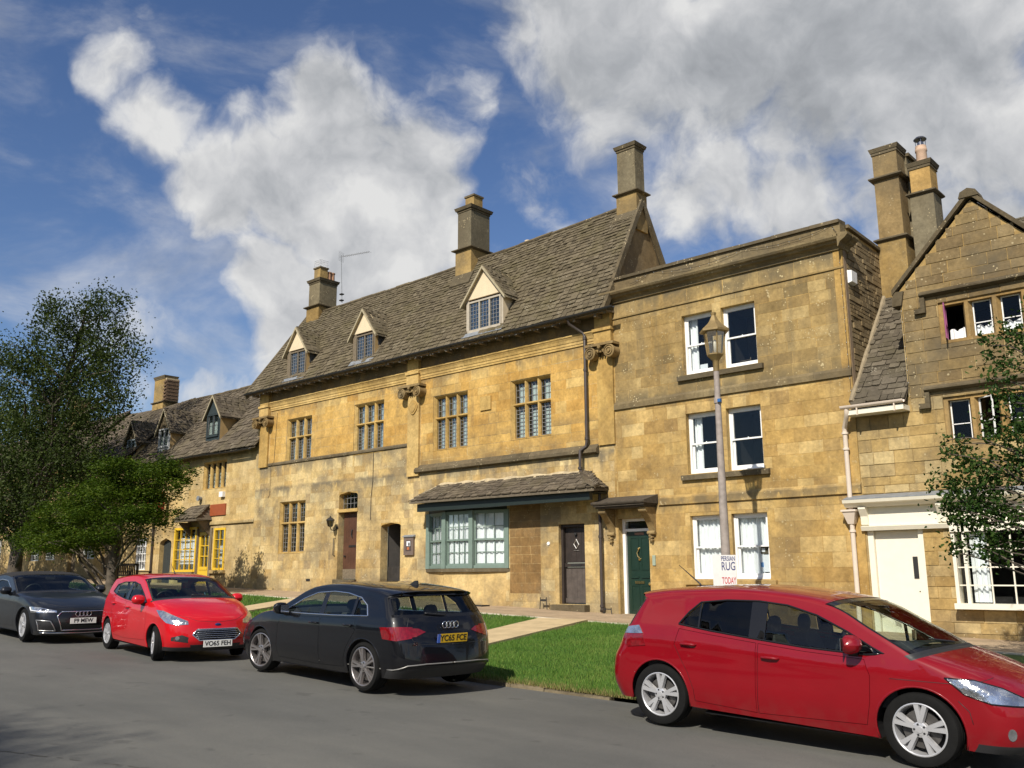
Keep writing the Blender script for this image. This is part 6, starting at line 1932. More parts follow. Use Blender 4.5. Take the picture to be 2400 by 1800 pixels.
class Car:
    def __init__(self, name, label, loc, rot, sp):
        self.sp = sp
        self.o = thing(name, label, 'car', loc)
        self.o.rotation_euler = rot
        self.o.scale = (sp.get('xs', 1.0), sp.get('ys', .89), sp.get('zs', .94))
        self.o.location.y -= .88 * (1 - sp.get('ys', .89))
        self.build()
    def W(self, x, z):
        sp = self.sp
        wp = interp(x, sp['plan'])
        zb = interp(x, sp['belt'])
        lo = .055 * max(0.0, (.52 - z) / .32) ** 2
        bul = .028 * ((z - .60) / .35) ** 2 if z > .60 else .0
        tu = 0.0
        if z > zb:
            h = z - zb
            tu = sp['tumble'] * h + .10 * h * h
            bul = .028 * ((zb - .60) / .35) ** 2
        cr = -0.010 * math.exp(-((z - (zb - .13)) / .05) ** 2)
        return wp - lo - bul - tu + cr * -1 * sp.get('crease', 1.0)
    def arch(self, xc):
        sp = self.sp
        r, zc_ = sp['archr'], sp['R']
        zs = sp['sill'](xc)
        a0 = math.asin(max(-1, min(1, (zs - zc_) / r)))
        return [(xc + r * math.cos(a), zc_ + r * math.sin(a)) for a in np.linspace(a0, math.pi - a0, 26)]
    def build(self):
        sp = self.sp
        car = self.o
        K = sp['K']
        m = 7
        S_ = catmull([k[:4] for k in K], m)
        tags = [K[min(i // m, len(K) - 2)][4] for i in range(len(S_))]
        nse = [K[min(i // m, len(K) - 2)][5] if len(K[min(i // m, len(K) - 2)]) > 5 else 2.5 for i in range(len(S_))]
        # smooth the exponents
        for _ in range(4):
            nse = [nse[0]] + [(nse[i - 1] + 2 * nse[i] + nse[i + 1]) / 4 for i in range(1, len(nse) - 1)] + [nse[-1]]
        nt = 14
        strip = []
        for (xe, ze, xc, zc_), n_ in zip(S_, nse):
            w_ = self.W(xe, ze)
            row = []
            for j in range(nt + 1):
                ph = math.pi / 2 * j / nt
                c_, s_ = math.cos(ph), math.sin(ph)
                y = w_ * (c_ ** (2 / n_) if c_ > 1e-6 else 0)
                b = s_ ** (2 / n_) if s_ > 1e-6 else 0
                row.append((xe + (xc - xe) * b, y, ze + (zc_ - ze) * b))
            strip.append(row)
        self.strip = strip
        topE = [(s[0], s[1]) for s in S_]
        # side outline
        wb = sp['wb'] / 2
        rear = self.arch(-wb)[::-1]
        front = self.arch(wb)[::-1]
        bottom = [(x, z) for x, z in [topE[-1]]] + rear + [(x, sp['sill'](x)) for x in np.linspace(rear[-1][0] + .05, front[0][0] - .05, 26)] + front
        outer = topE + bottom[1:]
        # remove near-duplicates
        o2 = []
        for p in outer:
            if not o2 or math.hypot(p[0] - o2[-1][0], p[1] - o2[-1][1]) > 1e-3: o2.append(p)
        outer = o2
        dlo = densify(sp['dlo'], .07)
        doors = [densify(d, .07) for d in sp['doors']]
        holes = [dlo] + doors
        P2, T2 = tess(outer, holes, .065)
        body = MB()
        for s in (1, -1):
            vs = [(x, s * self.W(x, z), z) for x, z in P2]
            body.add(vs, [t_ if s > 0 else t_[::-1] for t_ in T2], 0)
        glass_rows = {'screen': [], 'rscreen': []}
        for i in range(len(strip) - 1):
            tg = tags[i]
            for j in range(nt):
                isgl = (tg in ('screen',) and j >= 2) or (tg == 'rscreen' and j >= 3)
                if isgl: continue
                mi = 1 if tg == 'black' else (2 if tg in ('soft',) else 0)
                for s in (1, -1):
                    q = [strip[i][j], strip[i][j + 1], strip[i + 1][j + 1], strip[i + 1][j]]
                    q = [(a, s * b, c) for a, b, c in q]
                    body.add(q, [(0, 1, 2, 3) if s > 0 else (3, 2, 1, 0)], mi)
        me = body.mesh('body', [sp['paint'], M_TRIM_B, sp.get('soft', M_TRIM_B)], smooth=True, fix=False)
        bm = bmesh.new(); bm.from_mesh(me)
        bmesh.ops.remove_doubles(bm, verts=bm.verts, dist=.0015)
        bmesh.ops.recalc_face_normals(bm, faces=bm.faces)
        bm.to_mesh(me); bm.free()
        me.polygons.foreach_set('use_smooth', [True] * len(me.polygons))
        me.set_sharp_from_angle(angle=R(38))
        self.body = link('body', me, car, local=True)
        # doors
        bv = [v.co.copy() for v in me.vertices]; bf = [tuple(p.vertices) for p in me.polygons]
        self.doors = []
        for s in (1, -1):
            for k, d in enumerate(sp['doors']):
                dd = inset(densify(d, .07), .0045)
                V2, F2 = tess(dd, (), .065)
                q = MB(); q.add([(x, s * (self.W(x, z)), z) for x, z in V2], F2)
                n = len(dd)
                q.add([(x, s * self.W(x, z), z) for x, z in dd] + [(x, s * (self.W(x, z) - .02), z) for x, z in dd], [(i, (i + 1) % n, (i + 1) % n + n, i + n) for i in range(n)])
                do = q.build('door', sp['paint'], car, smooth=30, local=True)
                self.doors.append((s, k, do))
                o = len(bv)
                bv += [Vector((x, s * self.W(x, z), z)) for x, z in V2]; bf += [tuple(i + o for i in f) for f in F2]
                hx, hz = sp['handles'][k]
                yy = self.W(hx, hz)
                hm = MB()
                hm.tube([(hx - .095, s * (yy - .004), hz - .004), (hx - .08, s * (yy + .024), hz), (hx, s * (yy + .034), hz + .003), (hx + .07, s * (yy + .026), hz), (hx + .085, s * (yy - .004), hz - .004)], [.011, .014, .015, .014, .011], 8)
                hm.build('door_handle', sp['paint'], do, smooth=True, local=True)
        # fill bvh also over glass so that decals never fall through
        for i in range(len(strip) - 1):
            if tags[i] in ('screen', 'rscreen'):
                for j in range(nt):
                    for s in (1, -1):
                        o = len(bv)
                        bv += [Vector((a, s * b, c)) for a, b, c in (strip[i][j], strip[i][j + 1], strip[i + 1][j + 1], strip[i + 1][j])]
                        bf.append((o, o + 1, o + 2, o + 3))
        self.bvh = BVHTree.FromPolygons(bv, bf)
        # dark seal behind the shut lines
        for s in (1, -1):
            for d in sp['doors']:
                ring = densify(d, .07)
                a, b = inset(ring, .02), inset(ring, -.012)
                if len(a) == len(b):
                    n = len(a)
                    q = MB(); q.add([(x, s * (self.W(x, z) - .014), z) for x, z in b] + [(x, s * (self.W(x, z) - .014), z) for x, z in a], [(i, (i + 1) % n, (i + 1) % n + n, i + n) for i in range(n)])
                    q.build('door_seal', M_TRIM_B, car, local=True)
        # screens
        for tg, nm, lo in (('screen', 'windscreen', 2), ('rscreen', 'rear_window', 3)):
            idx = [i for i in range(len(strip) - 1) if tags[i] == tg]
            if not idx: continue
            rows = strip[idx[0]:idx[-1] + 2]
            full = [[(a - (.006 if tg == 'screen' else -.006), b, c - .004) for a, b, c in r_[lo:]] + [(a - (.006 if tg == 'screen' else -.006), -b, c - .004) for a, b, c in r_[lo:-1][::-1]] for r_ in rows]
            MB().grid(full).build(nm, sp.get('glass_r', M_CARGL) if tg == 'rscreen' else sp.get('glass_f', M_CARGL), car, smooth=True, local=True)
            # black border of the glass
            fr = MB()
            def bandrow(i0, i1):
                return [[(a, b, c + .002) for a, b, c in full[i0]], [(a, b, c + .002) for a, b, c in full[i1]]]
            fr.grid(bandrow(0, 1)); fr.grid(bandrow(-2, -1))
            for jj in ((0, 1), (-2, -1)):
                fr.grid([[(r_[jj[0]][0], r_[jj[0]][1], r_[jj[0]][2] + .002) for r_ in full], [(r_[jj[1]][0], r_[jj[1]][1], r_[jj[1]][2] + .002) for r_ in full]])
            fr.build(nm + '_frit', M_GLOSSB, car, smooth=True, local=True)
        # side windows and pillar trim
        cuts = sp['cuts']
        for s in (1, -1):
            for k, (a, b, kind) in enumerate(cuts):
                pl = clipx(inset(dlo, .012 if kind != 'b' else .002), a, b)
                if len(pl) < 3: continue
                pl = densify(pl, .08)
                V2, F2 = tess(pl, (), .09)
                off = .012 if kind != 'b' else .004
                q = MB(); q.add([(x, s * (self.W(x, z) - off), z) for x, z in V2], F2)
                q.build('side_window' if kind != 'b' else 'pillar_trim', {'g': M_CARGL, 'p': M_CARGLD, 'b': M_GLOSSB}[kind], car, smooth=True, local=True)
            pts = [(x, s * (self.W(x, z) - .003), z) for x, z in dlo]
            q = MB().tube(pts + [pts[0]], .011, 6, cap=False)
            q.build('window_surround', sp.get('dlotrim', M_GLOSSB), car, smooth=True, local=True)
        # wheel wells, floor pan and cabin
        for xx in (wb, -wb):
            for s in (1, -1):
                ar = self.arch(xx)
                q = MB()
                q.grid([[(x, s * (self.W(x, z) - .006), z) for x, z in ar], [(x, s * .48, z) for x, z in ar]])
                q.add([(x, s * .48, z) for x, z in ar], [tuple(range(len(ar)))])
                q.build('wheel_well', M_TRIM_B, car, local=True)
                MB().tube([(x, s * (self.W(x, z) - .008), z) for x, z in ar], .012, 6).build('arch_lip', sp['paint'], car, smooth=True, local=True)
        fl = MB()
        xs = np.linspace(K[-1][0] + .02, K[0][0] - .02, 24)
        fl.grid([[(x, -self.W(x, .3) + .02 if not any(abs(x - q) < sp['archr'] + .03 for q in (wb, -wb)) else -.48, .19), (x, self.W(x, .3) - .02 if not any(abs(x - q) < sp['archr'] + .03 for q in (wb, -wb)) else .48, .19)] for x in xs])
        fl.build('floor_pan', M_TRIM_B, car, local=True)
        zb = interp(0, sp['belt'])
        cb = MB()
        x0, x1 = sp['cabin']
        n = 10
        cb.grid([[(x0 + (x1 - x0) * i / n, y * (self.W(x0 + (x1 - x0) * i / n, zb) - .05), zb - (.06 if abs(y) == 1 else .52)) for y in (-1, -.95, .95, 1)] for i in range(n + 1)])
        cb.build('cabin_tub', M_CABIN, car, local=True)
        # dashboard
        xd = sp['dash']
        db = MB(); rows = []
        for i in range(9):
            f = i / 8
            x = xd[0] + (xd[1] - xd[0]) * f
            z = zb - .02 + .045 * math.sin(f * math.pi * .6) + (.02 * f)
            rows.append([(x, y * (self.W(x, zb) - .10), z - .05 * abs(y) ** 3) for y in np.linspace(-1, 1, 9)])
        db.grid(rows); db.add([(xd[0], -.7, zb - .02), (xd[0], .7, zb - .02), (xd[0], .7, zb - .5), (xd[0], -.7, zb - .5)], [(0, 1, 2, 3)])
        db.build('dashboard', M_SEAT, car, smooth=40, local=True)
        # seats
        for x, ys, h in sp['seats']:
            for y in ys:
                q = MB()
                q.hexa([(x - .20, y - .23, zb - .52), (x + .28, y - .22, zb - .50), (x + .28, y + .22, zb - .50), (x - .20, y + .23, zb - .52), (x - .16, y - .22, zb - .38), (x + .26, y - .21, zb - .36), (x + .26, y + .21, zb - .36), (x - .16, y + .22, zb - .38)])
                P = []
                for i in range(7):
                    f = i / 6
                    w_ = .23 * (1 - .35 * f ** 3)
                    xx = x - .17 - .16 * f
                    P.append((xx, w_, zb - .42 + (h - zb + .42 - .19) * f))
                for (a, b) in zip(P, P[1:]):
                    q.hexa([(a[0] - .06, y - a[1], a[2]), (a[0] + .06, y - a[1], a[2]), (a[0] + .06, y + a[1], a[2]), (a[0] - .06, y + a[1], a[2]), (b[0] - .06, y - b[1], b[2]), (b[0] + .06, y - b[1], b[2]), (b[0] + .06, y + b[1], b[2]), (b[0] - .06, y + b[1], b[2])])
                so = q.build('seat', M_SEAT, car, smooth=50, local=True)
                hr = MB()
                hx = x - .34
                rows = []
                for i in range(9):
                    a = math.pi * i / 8
                    rows.append([(hx + .05 * math.sin(a) * math.cos(b_), y + (.13 * math.sin(a) ** .5 if math.sin(a) > 0 else 0) * math.sin(b_), h - .10 - .10 * math.cos(a)) for b_ in np.linspace(0, 2 * math.pi, 13)])
                hr.grid(rows)
                hr.tube([(hx, y - .05, h - .30), (hx, y - .05, h - .16)], .008, 5); hr.tube([(hx, y + .05, h - .30), (hx, y + .05, h - .16)], .008, 5)
                hr.build('headrest', M_SEAT, so, smooth=True, local=True)
        q = MB(); ys = sp.get('driver', -.36)
        ring = [(xd[0] - .12 + .06 * math.sin(a), ys + .18 * math.cos(a), zb + .0 + .17 * math.sin(a)) for a in np.linspace(0, 2 * math.pi, 25)]
        q.tube(ring, .014, 6, cap=False); q.tube([(xd[0] - .12, ys - .17, zb), (xd[0] - .10, ys, zb - .01), (xd[0] - .12, ys + .17, zb)], .016, 5)
        q.build('steering_wheel', M_TRIM_B, car, smooth=True, local=True)
        MB().box(.38 if sp.get('mirx') is None else sp['mirx'], .40 if sp.get('mirx') is None else sp['mirx'] + .02, -.10, .10, sp['h'] - .17, sp['h'] - .11).build('rear_view_mirror', M_TRIM_B, car, local=True)
        # wheels
        for xx, tn in ((wb, sp.get('turn', 0.0)), (-wb, 0.0)):
            for s in (1, -1):
                wheel(car, xx, s * (self.W(xx, .5) - sp['tw'] / 2 - .012), sp['R'], sp['tw'], sp['rim'], sp['style'], s, tn)
        # mirrors
        mx, mz = sp['mirror']
        for s in (1, -1):
            yb = self.W(mx, mz)
            q = MB(); rows = []
            for i in range(9):
                f = -1 + 2 * i / 8
                r_ = math.sqrt(max(0, 1 - abs(f) ** 2.6))
                rows.append([(mx + .02 + .10 * max(-.40, math.cos(a)) * r_, s * (yb + .125 + .125 * f), mz + .04 + .088 * r_ * math.sin(a)) for a in np.linspace(0, 2 * math.pi, 15)])
            q.grid(rows)
            mo = q.build('door_mirror', sp['paint'] if not sp.get('mirblack') else M_TRIM_B, car, smooth=50, local=True)
            MB().hexa([(mx - .04, s * (yb - .03), mz - .10), (mx + .05, s * (yb - .03), mz - .10), (mx + .05, s * (yb + .10), mz - .03), (mx - .03, s * (yb + .10), mz - .03), (mx - .04, s * (yb - .03), mz - .03), (mx + .05, s * (yb - .03), mz - .03), (mx + .04, s * (yb + .12), mz + .0), (mx - .02, s * (yb + .12), mz + .0)]).build('mirror_arm', M_TRIM_B, mo, local=True)
            MB().box(mx - .052, mx - .046, s * (yb + .03) if s > 0 else -(yb + .17), s * (yb + .17) if s > 0 else -(yb + .03), mz - .02, mz + .09).build('mirror_glass', M_CHROME, mo, local=True)
    def decal(self, name, poly, az, mat, off=.004, both=False, parent=None, step=.05, depth=.012, flat=None, sides=None):
        """a panel laid on the body, outline given as seen from azimuth az (0 = front, 90 = left side)"""
        res = None
        for s in (sides or ((1, -1) if both else (1,))):
            a = R(az)
            d = Vector((-math.cos(a), -math.sin(a), 0)); u = Vector((-math.sin(a), math.cos(a), 0))
            dp = densify(poly, step)
            V2, F2 = tess(dp, (), step)
            co = []
            def hit(p, of):
                o = u * p[0] + Vector((0, 0, p[1])) - d * 6
                loc, nrm, i_, ds = self.bvh.ray_cast(o, d)
                if loc is None:
                    loc, nrm, i_, ds = self.bvh.find_nearest(u * p[0] + Vector((0, 0, p[1])) - d * 2.2)
                if nrm.dot(d) > 0: nrm = -nrm
                return loc + nrm * of
            q = MB()
            top = [hit(p, off) for p in V2]
            rim = [hit(p, off) for p in dp]; low = [hit(p, off - depth) for p in dp]
            q.add([(v.x, s * v.y, v.z) for v in top], F2)
            n = len(dp)
            q.add([(v.x, s * v.y, v.z) for v in rim + low], [(i, (i + 1) % n, (i + 1) % n + n, i + n) for i in range(n)])
            res = q.build(name, mat, parent or self.o, smooth=35, local=True)
        return res
    def line(self, name, pts, az, r, mat, both=False, parent=None, off=.002, step=.04):
        for s in ((1, -1) if both else (1,)):
            a = R(az)
            d = Vector((-math.cos(a), -math.sin(a), 0)); u = Vector((-math.sin(a), math.cos(a), 0))
            co = []
            for p in densify(pts, step, closed=False):
                loc, nrm, i_, ds = self.bvh.ray_cast(u * p[0] + Vector((0, 0, p[1])) - d * 6, d)
                if loc is None: continue
                if nrm.dot(d) > 0: nrm = -nrm
                v = loc + nrm * off
                co.append((v.x, s * v.y, v.z))
            if len(co) > 1:
                MB().tube(co, r, 6).build(name, mat, parent or self.o, smooth=True, local=True)
    def plate(self, txt, x, z, mat, face, tilt=0.0, w_=.52, h=.112, y=0.0, blue=False):
        pl = MB().box(-.006, .006, -w_ / 2, w_ / 2, -h / 2, h / 2).build('number_plate', mat, self.o, local=True)
        pl.location = (x, y, z)
        pl.rotation_euler = (0, tilt, 0)
        if not txt: return pl
        me = text_mesh(txt, .108, M_INK, .0008, .0018)
        t_ = link('plate_lettering', me, pl, local=True)
        wd = max(v.co.x for v in me.vertices) - min(v.co.x for v in me.vertices)
        k = min(1.0, .47 / wd)
        t_.scale = (k, 1, 1)
        # text lies in XY: stand it up facing +x or -x
        if face > 0:
            t_.rotation_euler = (R(90), 0, R(90)); t_.location = (.0075, .012 if blue else 0, 0)
        else:
            t_.rotation_euler = (R(90), 0, R(-90)); t_.location = (-.0075, -.012 if blue else 0, 0)
        if blue:
            MB().box(-.0075, .0075, (w_ / 2 - .045) if face < 0 else -w_ / 2, (w_ / 2) if face < 0 else -w_ / 2 + .045, -h / 2, h / 2).build('plate_band', plain('blue_band', (0.05, 0.12, 0.45), .4), pl, local=True)
        return pl
    def rings(self, x, z, face, r=.042, y=0.0):
        q = MB()
        for i in range(4):
            cy = y + (i - 1.5) * r * 1.55
            pts = [(x, cy + r * math.cos(a), z + r * math.sin(a)) for a in np.linspace(0, 2 * math.pi, 25)]
            q.tube(pts, .0065, 6, cap=False)
        o = q.build('ring_emblem', M_CHROME, self.o, smooth=True, local=True)
        return o
    def antenna(self, x, y=0.0, L=.35, fin=False):
        loc, nrm, i_, d_ = self.bvh.ray_cast(Vector((x, y, 3)), Vector((0, 0, -1)))
        if fin:
            MB().prism([(x - .09, loc.z - .005), (x + .09, loc.z - .005), (x - .03, loc.z + .055), (x - .075, loc.z + .06)], 'y', -.016, .016).build('roof_antenna', M_TRIM_B, self.o, local=True)
        else:
            MB().tube([(x, y, loc.z - .005), (x - .02, y, loc.z + .03), (x - L * .75, y, loc.z + L * .62)], [.016, .010, .003], 7).build('roof_antenna', M_TRIM_B, self.o, smooth=True, local=True)

SIL = lambda z0, z1, xa, xb: (lambda x: z0 + (z1 - z0) * (x - xa) / (xb - xa))
V5 = dict(n=5, arms=((-.22, .024), (.22, .024)), conv=.35, wi=.9, wo=1.0, ph=.25)

# ---------- red hatchback in the foreground
M_RED = paint('metallic_red_paint', (0.205, 0.0012, 0.0058), 0.0)
toyota = Car('parked_car', 'large metallic red hatchback parked in the foreground at the right', (-4.19, 9.15, zr(-4.2)), (0, R(1.7), R(-1.3)), dict(
    wb=2.6, R=.318, tw=.205, rim=.228, archr=.368, h=1.515, tumble=.30, paint=M_RED, glass_r=M_CARGLD,
    plan=[(-2.1, .80), (-1.7, .845), (-1.0, .882), (0, .885), (1.0, .882), (1.5, .86), (1.8, .83), (2.2, .79)],
    belt=[(-2.1, 1.03), (-1.0, 1.03), (0, .975), (1.0, .93), (1.6, .85), (2.2, .72)],
    sill=lambda x: interp(x, [(-1.7, .24), (-.9, .235), (.9, .20), (1.75, .19)]),
    K=[(1.70, .19, 2.08, .19, 'black', 2.6), (1.74, .26, 2.14, .26, 'paint', 2.6), (1.77, .40, 2.17, .42, 'paint', 2.5), (1.72, .58, 2.15, .60, 'paint', 2.5), (1.60, .71, 2.06, .73, 'paint', 2.4), (1.45, .81, 1.80, .87, 'paint', 2.3), (1.26, .905, 1.45, .985, 'black', 2.2), (1.20, .94, 1.36, 1.01, 'screen', 2.4), (.84, 1.13, 1.0, 1.21, 'screen', 2.5), (.42, 1.335, .55, 1.415, 'paint', 2.6), (-.30, 1.405, -.30, 1.508, 'paint', 2.8), (-1.05, 1.37, -1.2, 1.465, 'paint', 2.9), (-1.40, 1.305, -1.68, 1.405, 'paint', 3.0), (-1.43, 1.27, -1.66, 1.36, 'rscreen', 3.0), (-1.55, 1.03, -1.88, 1.02, 'paint', 2.8), (-1.66, .80, -1.98, .80, 'paint', 2.7), (-1.74, .64, -2.06, .64, 'paint', 2.6), (-1.75, .42, -2.07, .42, 'paint', 2.6), (-1.66, .24, -2.0, .24, 'paint', 2.6)],
    dlo=[(-1.07, 1.075), (-.96, 1.21), (-.84, 1.315), (-.55, 1.35), (-.2, 1.357), (.1, 1.33), (.40, 1.25), (.70, 1.115), (.93, .99), (1.03, .945), (.88, .925), (.3, .945), (-.2, .985), (-.7, 1.03)],
    cuts=[(-1.2, -.845, 'p'), (-.845, -.825, 'b'), (-.825, -.27, 'p'), (-.27, -.10, 'b'), (-.10, .655, 'g'), (.655, .69, 'b'), (.69, 1.2, 'g')],
    doors=[[(-.165, .945), (.3, .908), (.86, .885), (.91, .74), (.90, .50), (.86, .30), (-.18, .265)], [(-.183, .947), (-.7, .992), (-1.06, 1.03), (-1.11, .86), (-1.03, .72), (-.945, .58), (-.885, .42), (-.875, .30), (-.195, .267)]],
    handles=[(-.03, .815), (-.93, .875)], cabin=(-1.5, 1.1), dash=(.62, 1.2), seats=[(.12, (-.36, .36), 1.20), (-.75, (-.40, .0, .40), 1.13)], mirror=(.76, .975), style=dict(V5, mat=M_ALLOY, arms=((-.17, .021), (.17, .021)), wo=1.25, conv=.1, n=5, ph=.2), turn=R(-2)))
t = toyota
HL = [(-.84, .785), (-1.05, .78), (-1.26, .725), (-1.44, .645), (-1.42, .585), (-1.15, .60), (-.97, .665)]
t.decal('headlight', HL, 58, M_LAMPGL, .006, both=True)
t.line('headlight_edge', HL + [HL[0]], 58, .006, M_GLOSSB, both=True, off=.006)
TLT = [(.80, .82), (1.0, .79), (1.10, .86), (1.06, 1.0), (.90, 1.03), (.84, .93)]
t.decal('tail_light', TLT, 122, M_REDL, .008, both=True)
t.decal('tail_light_clear', [(.84, .945), (1.08, .925), (1.06, 1.0), (.90, 1.03)], 122, M_LAMPGL, .013, both=True)
t.decal('fog_light', [(-1.40 + .035 * math.cos(a), .36 + .05 * math.sin(a)) for a in np.linspace(0, 6.28, 13)[:-1]], 62, M_LAMPGL, .004, both=True)
t.decal('lower_grille', [(-.55, .28), (.55, .28), (.45, .46), (-.45, .46)], 0, M_TRIM_B, .004)
t.decal('upper_grille', [(-.34, .60), (.34, .60), (.40, .66), (-.40, .66)], 0, M_TRIM_B, .004)
t.line('bonnet_seam', [(-.55, .80), (-.20, .74), (.1, .735)], 35, .003, M_TRIM_B, both=True, off=.0)
t.line('bumper_seam', [(-1.62, .60), (-1.70, .52), (-1.72, .42)], 90, .003, M_TRIM_B, both=True, off=.0)
t.line('wiper', [(-.05, 1.02), (-.45, 1.06)], 5, .009, M_TRIM_B, off=.015)
t.antenna(-1.25, L=.38)
t.plate('', 2.185, .50, M_PLATEW, 1)

# ---------- black hatchback seen from behind
M_BLK = paint('blue_black_paint', (0.0022, 0.0024, 0.0040), 0.0, .03, .8)
V5t = dict(n=5, arms=((-.13, .017), (.13, .017)), conv=.5, wi=.9, wo=1.15, ph=.05, mat=plain('bronze_grey_alloy', (0.44, 0.41, 0.40), 0.3, metal=.85))
audi = Car('parked_car', 'black hatchback seen from behind with yellow number plate and twin-spoke wheels', (-10.46, 8.43, zr(-10.52)), (0, R(-1.3), R(174.8)), dict(
    zs=.91, wb=2.637, R=.322, tw=.225, rim=.255, archr=.365, h=1.425, tumble=.34, paint=M_BLK, driver=-.36,
    plan=[(-2.15, .80), (-1.75, .86), (-1.2, .892), (0, .892), (1.0, .89), (1.5, .87), (1.85, .83), (2.2, .79)],
    belt=[(-2.1, .97), (-1.0, .965), (0, .94), (1.0, .915), (1.6, .84), (2.2, .70)],
    sill=lambda x: interp(x, [(-1.75, .22), (-.9, .20), (.9, .19), (1.75, .17)]),
    K=[(1.68, .17, 2.08, .17, 'black', 2.6), (1.74, .25, 2.14, .25, 'paint', 2.6), (1.78, .40, 2.18, .40, 'paint', 2.6), (1.74, .58, 2.16, .58, 'paint', 2.5), (1.62, .70, 2.08, .70, 'paint', 2.4), (1.30, .86, 1.60, .90, 'paint', 2.3), (.94, .925, 1.04, .985, 'black', 2.3), (.87, .945, .97, 1.0, 'screen', 2.4), (.5, 1.12, .6, 1.18, 'screen', 2.5), (.12, 1.275, .22, 1.345, 'paint', 2.6), (-.45, 1.335, -.45, 1.42, 'paint', 2.8), (-1.20, 1.285, -1.32, 1.385, 'paint', 2.9), (-1.50, 1.225, -1.80, 1.325, 'paint', 3.0), (-1.52, 1.19, -1.76, 1.285, 'rscreen', 3.0), (-1.68, .985, -1.95, .985, 'paint', 3.0), (-1.76, .80, -2.03, .80, 'paint', 3.0), (-1.80, .66, -2.09, .66, 'paint', 2.8), (-1.82, .42, -2.13, .42, 'paint', 2.7), (-1.80, .34, -2.12, .34, 'black', 2.7), (-1.70, .21, -2.02, .21, 'black', 2.7)],
    dlo=[(-1.36, .985), (-1.29, 1.12), (-1.12, 1.215), (-.8, 1.265), (-.45, 1.277), (-.05, 1.245), (.25, 1.15), (.52, 1.02), (.66, .938), (.2, .938), (-.6, .955)],
    cuts=[(-1.4, -1.06, 'g'), (-1.06, -1.00, 'b'), (-1.00, -.35, 'g'), (-.35, -.24, 'b'), (-.24, .9, 'g')], dlotrim=M_CHROME,
    doors=[[(-.285, .915), (.2, .90), (.72, .89), (.80, .74), (.82, .45), (.78, .27), (-.30, .26)], [(-.305, .915), (-.6, .928), (-1.12, .945), (-1.14, .78), (-1.06, .68), (-.96, .55), (-.90, .40), (-.89, .28), (-.32, .26)]],
    handles=[(-.16, .83), (-.98, .845)], cabin=(-1.55, .9), dash=(.42, .9), seats=[(-.05, (-.36, .36), 1.16), (-.85, (-.40, .40), 1.10)], mirror=(.56, .955), mirblack=False, style=V5t, turn=R(8)))
t = audi
t.decal('tail_light', [(.40, .855), (.62, .87), (.82, .865), (.82, .725), (.62, .695), (.44, .71)], 140, M_REDL, .006, both=True)
t.decal('tail_light_inner', [(.40, .80), (.50, .845), (.80, .865), (.80, .72), (.56, .745)], 180, M_REDL, .006, both=True)
t.line('tailgate_seam', [(.60, .98), (.66, .86), (.62, .70), (.50, .645), (.0, .635)], 180, .0035, M_TRIM_B, both=True, off=.0)
t.line('bumper_seam', [(0, .40), (.45, .40), (.70, .385), (.86, .31)], 180, .009, plain('dull_silver_strip', (.30, .29, .27), .4, metal=.5), both=True, off=.004)
t.decal('spoiler_lip', [(-.56, 1.255), (.56, 1.255), (.60, 1.30), (-.60, 1.30)], 180, M_GLOSSB, .012)
t.plate('YC65 FCE', -2.102, .715, M_PLATEY, -1, R(-6), blue=True)
t.rings(-2.055, .885, -1)
loc = t.bvh.ray_cast(Vector((-6, .55, .66)), Vector((1, 0, 0)))[0]
me = text_mesh('A3', .06, M_CHROME, .002, .001); o = link('badge', me, t.o, local=True); o.location = (loc.x - .006, .60, .655); o.rotation_euler = (R(90), 0, R(-90))
me = text_mesh('TDI', .04, M_CHROME, .002, .001); o = link('badge', me, t.o, local=True); o.location = (loc.x - .006, -.62, .655); o.rotation_euler = (R(90), 0, R(-90))
t.line('rear_wiper', [(.0, 1.0), (-.34, 1.03)], 180, .010, M_TRIM_B, off=.014)
t.antenna(-1.28, fin=True)

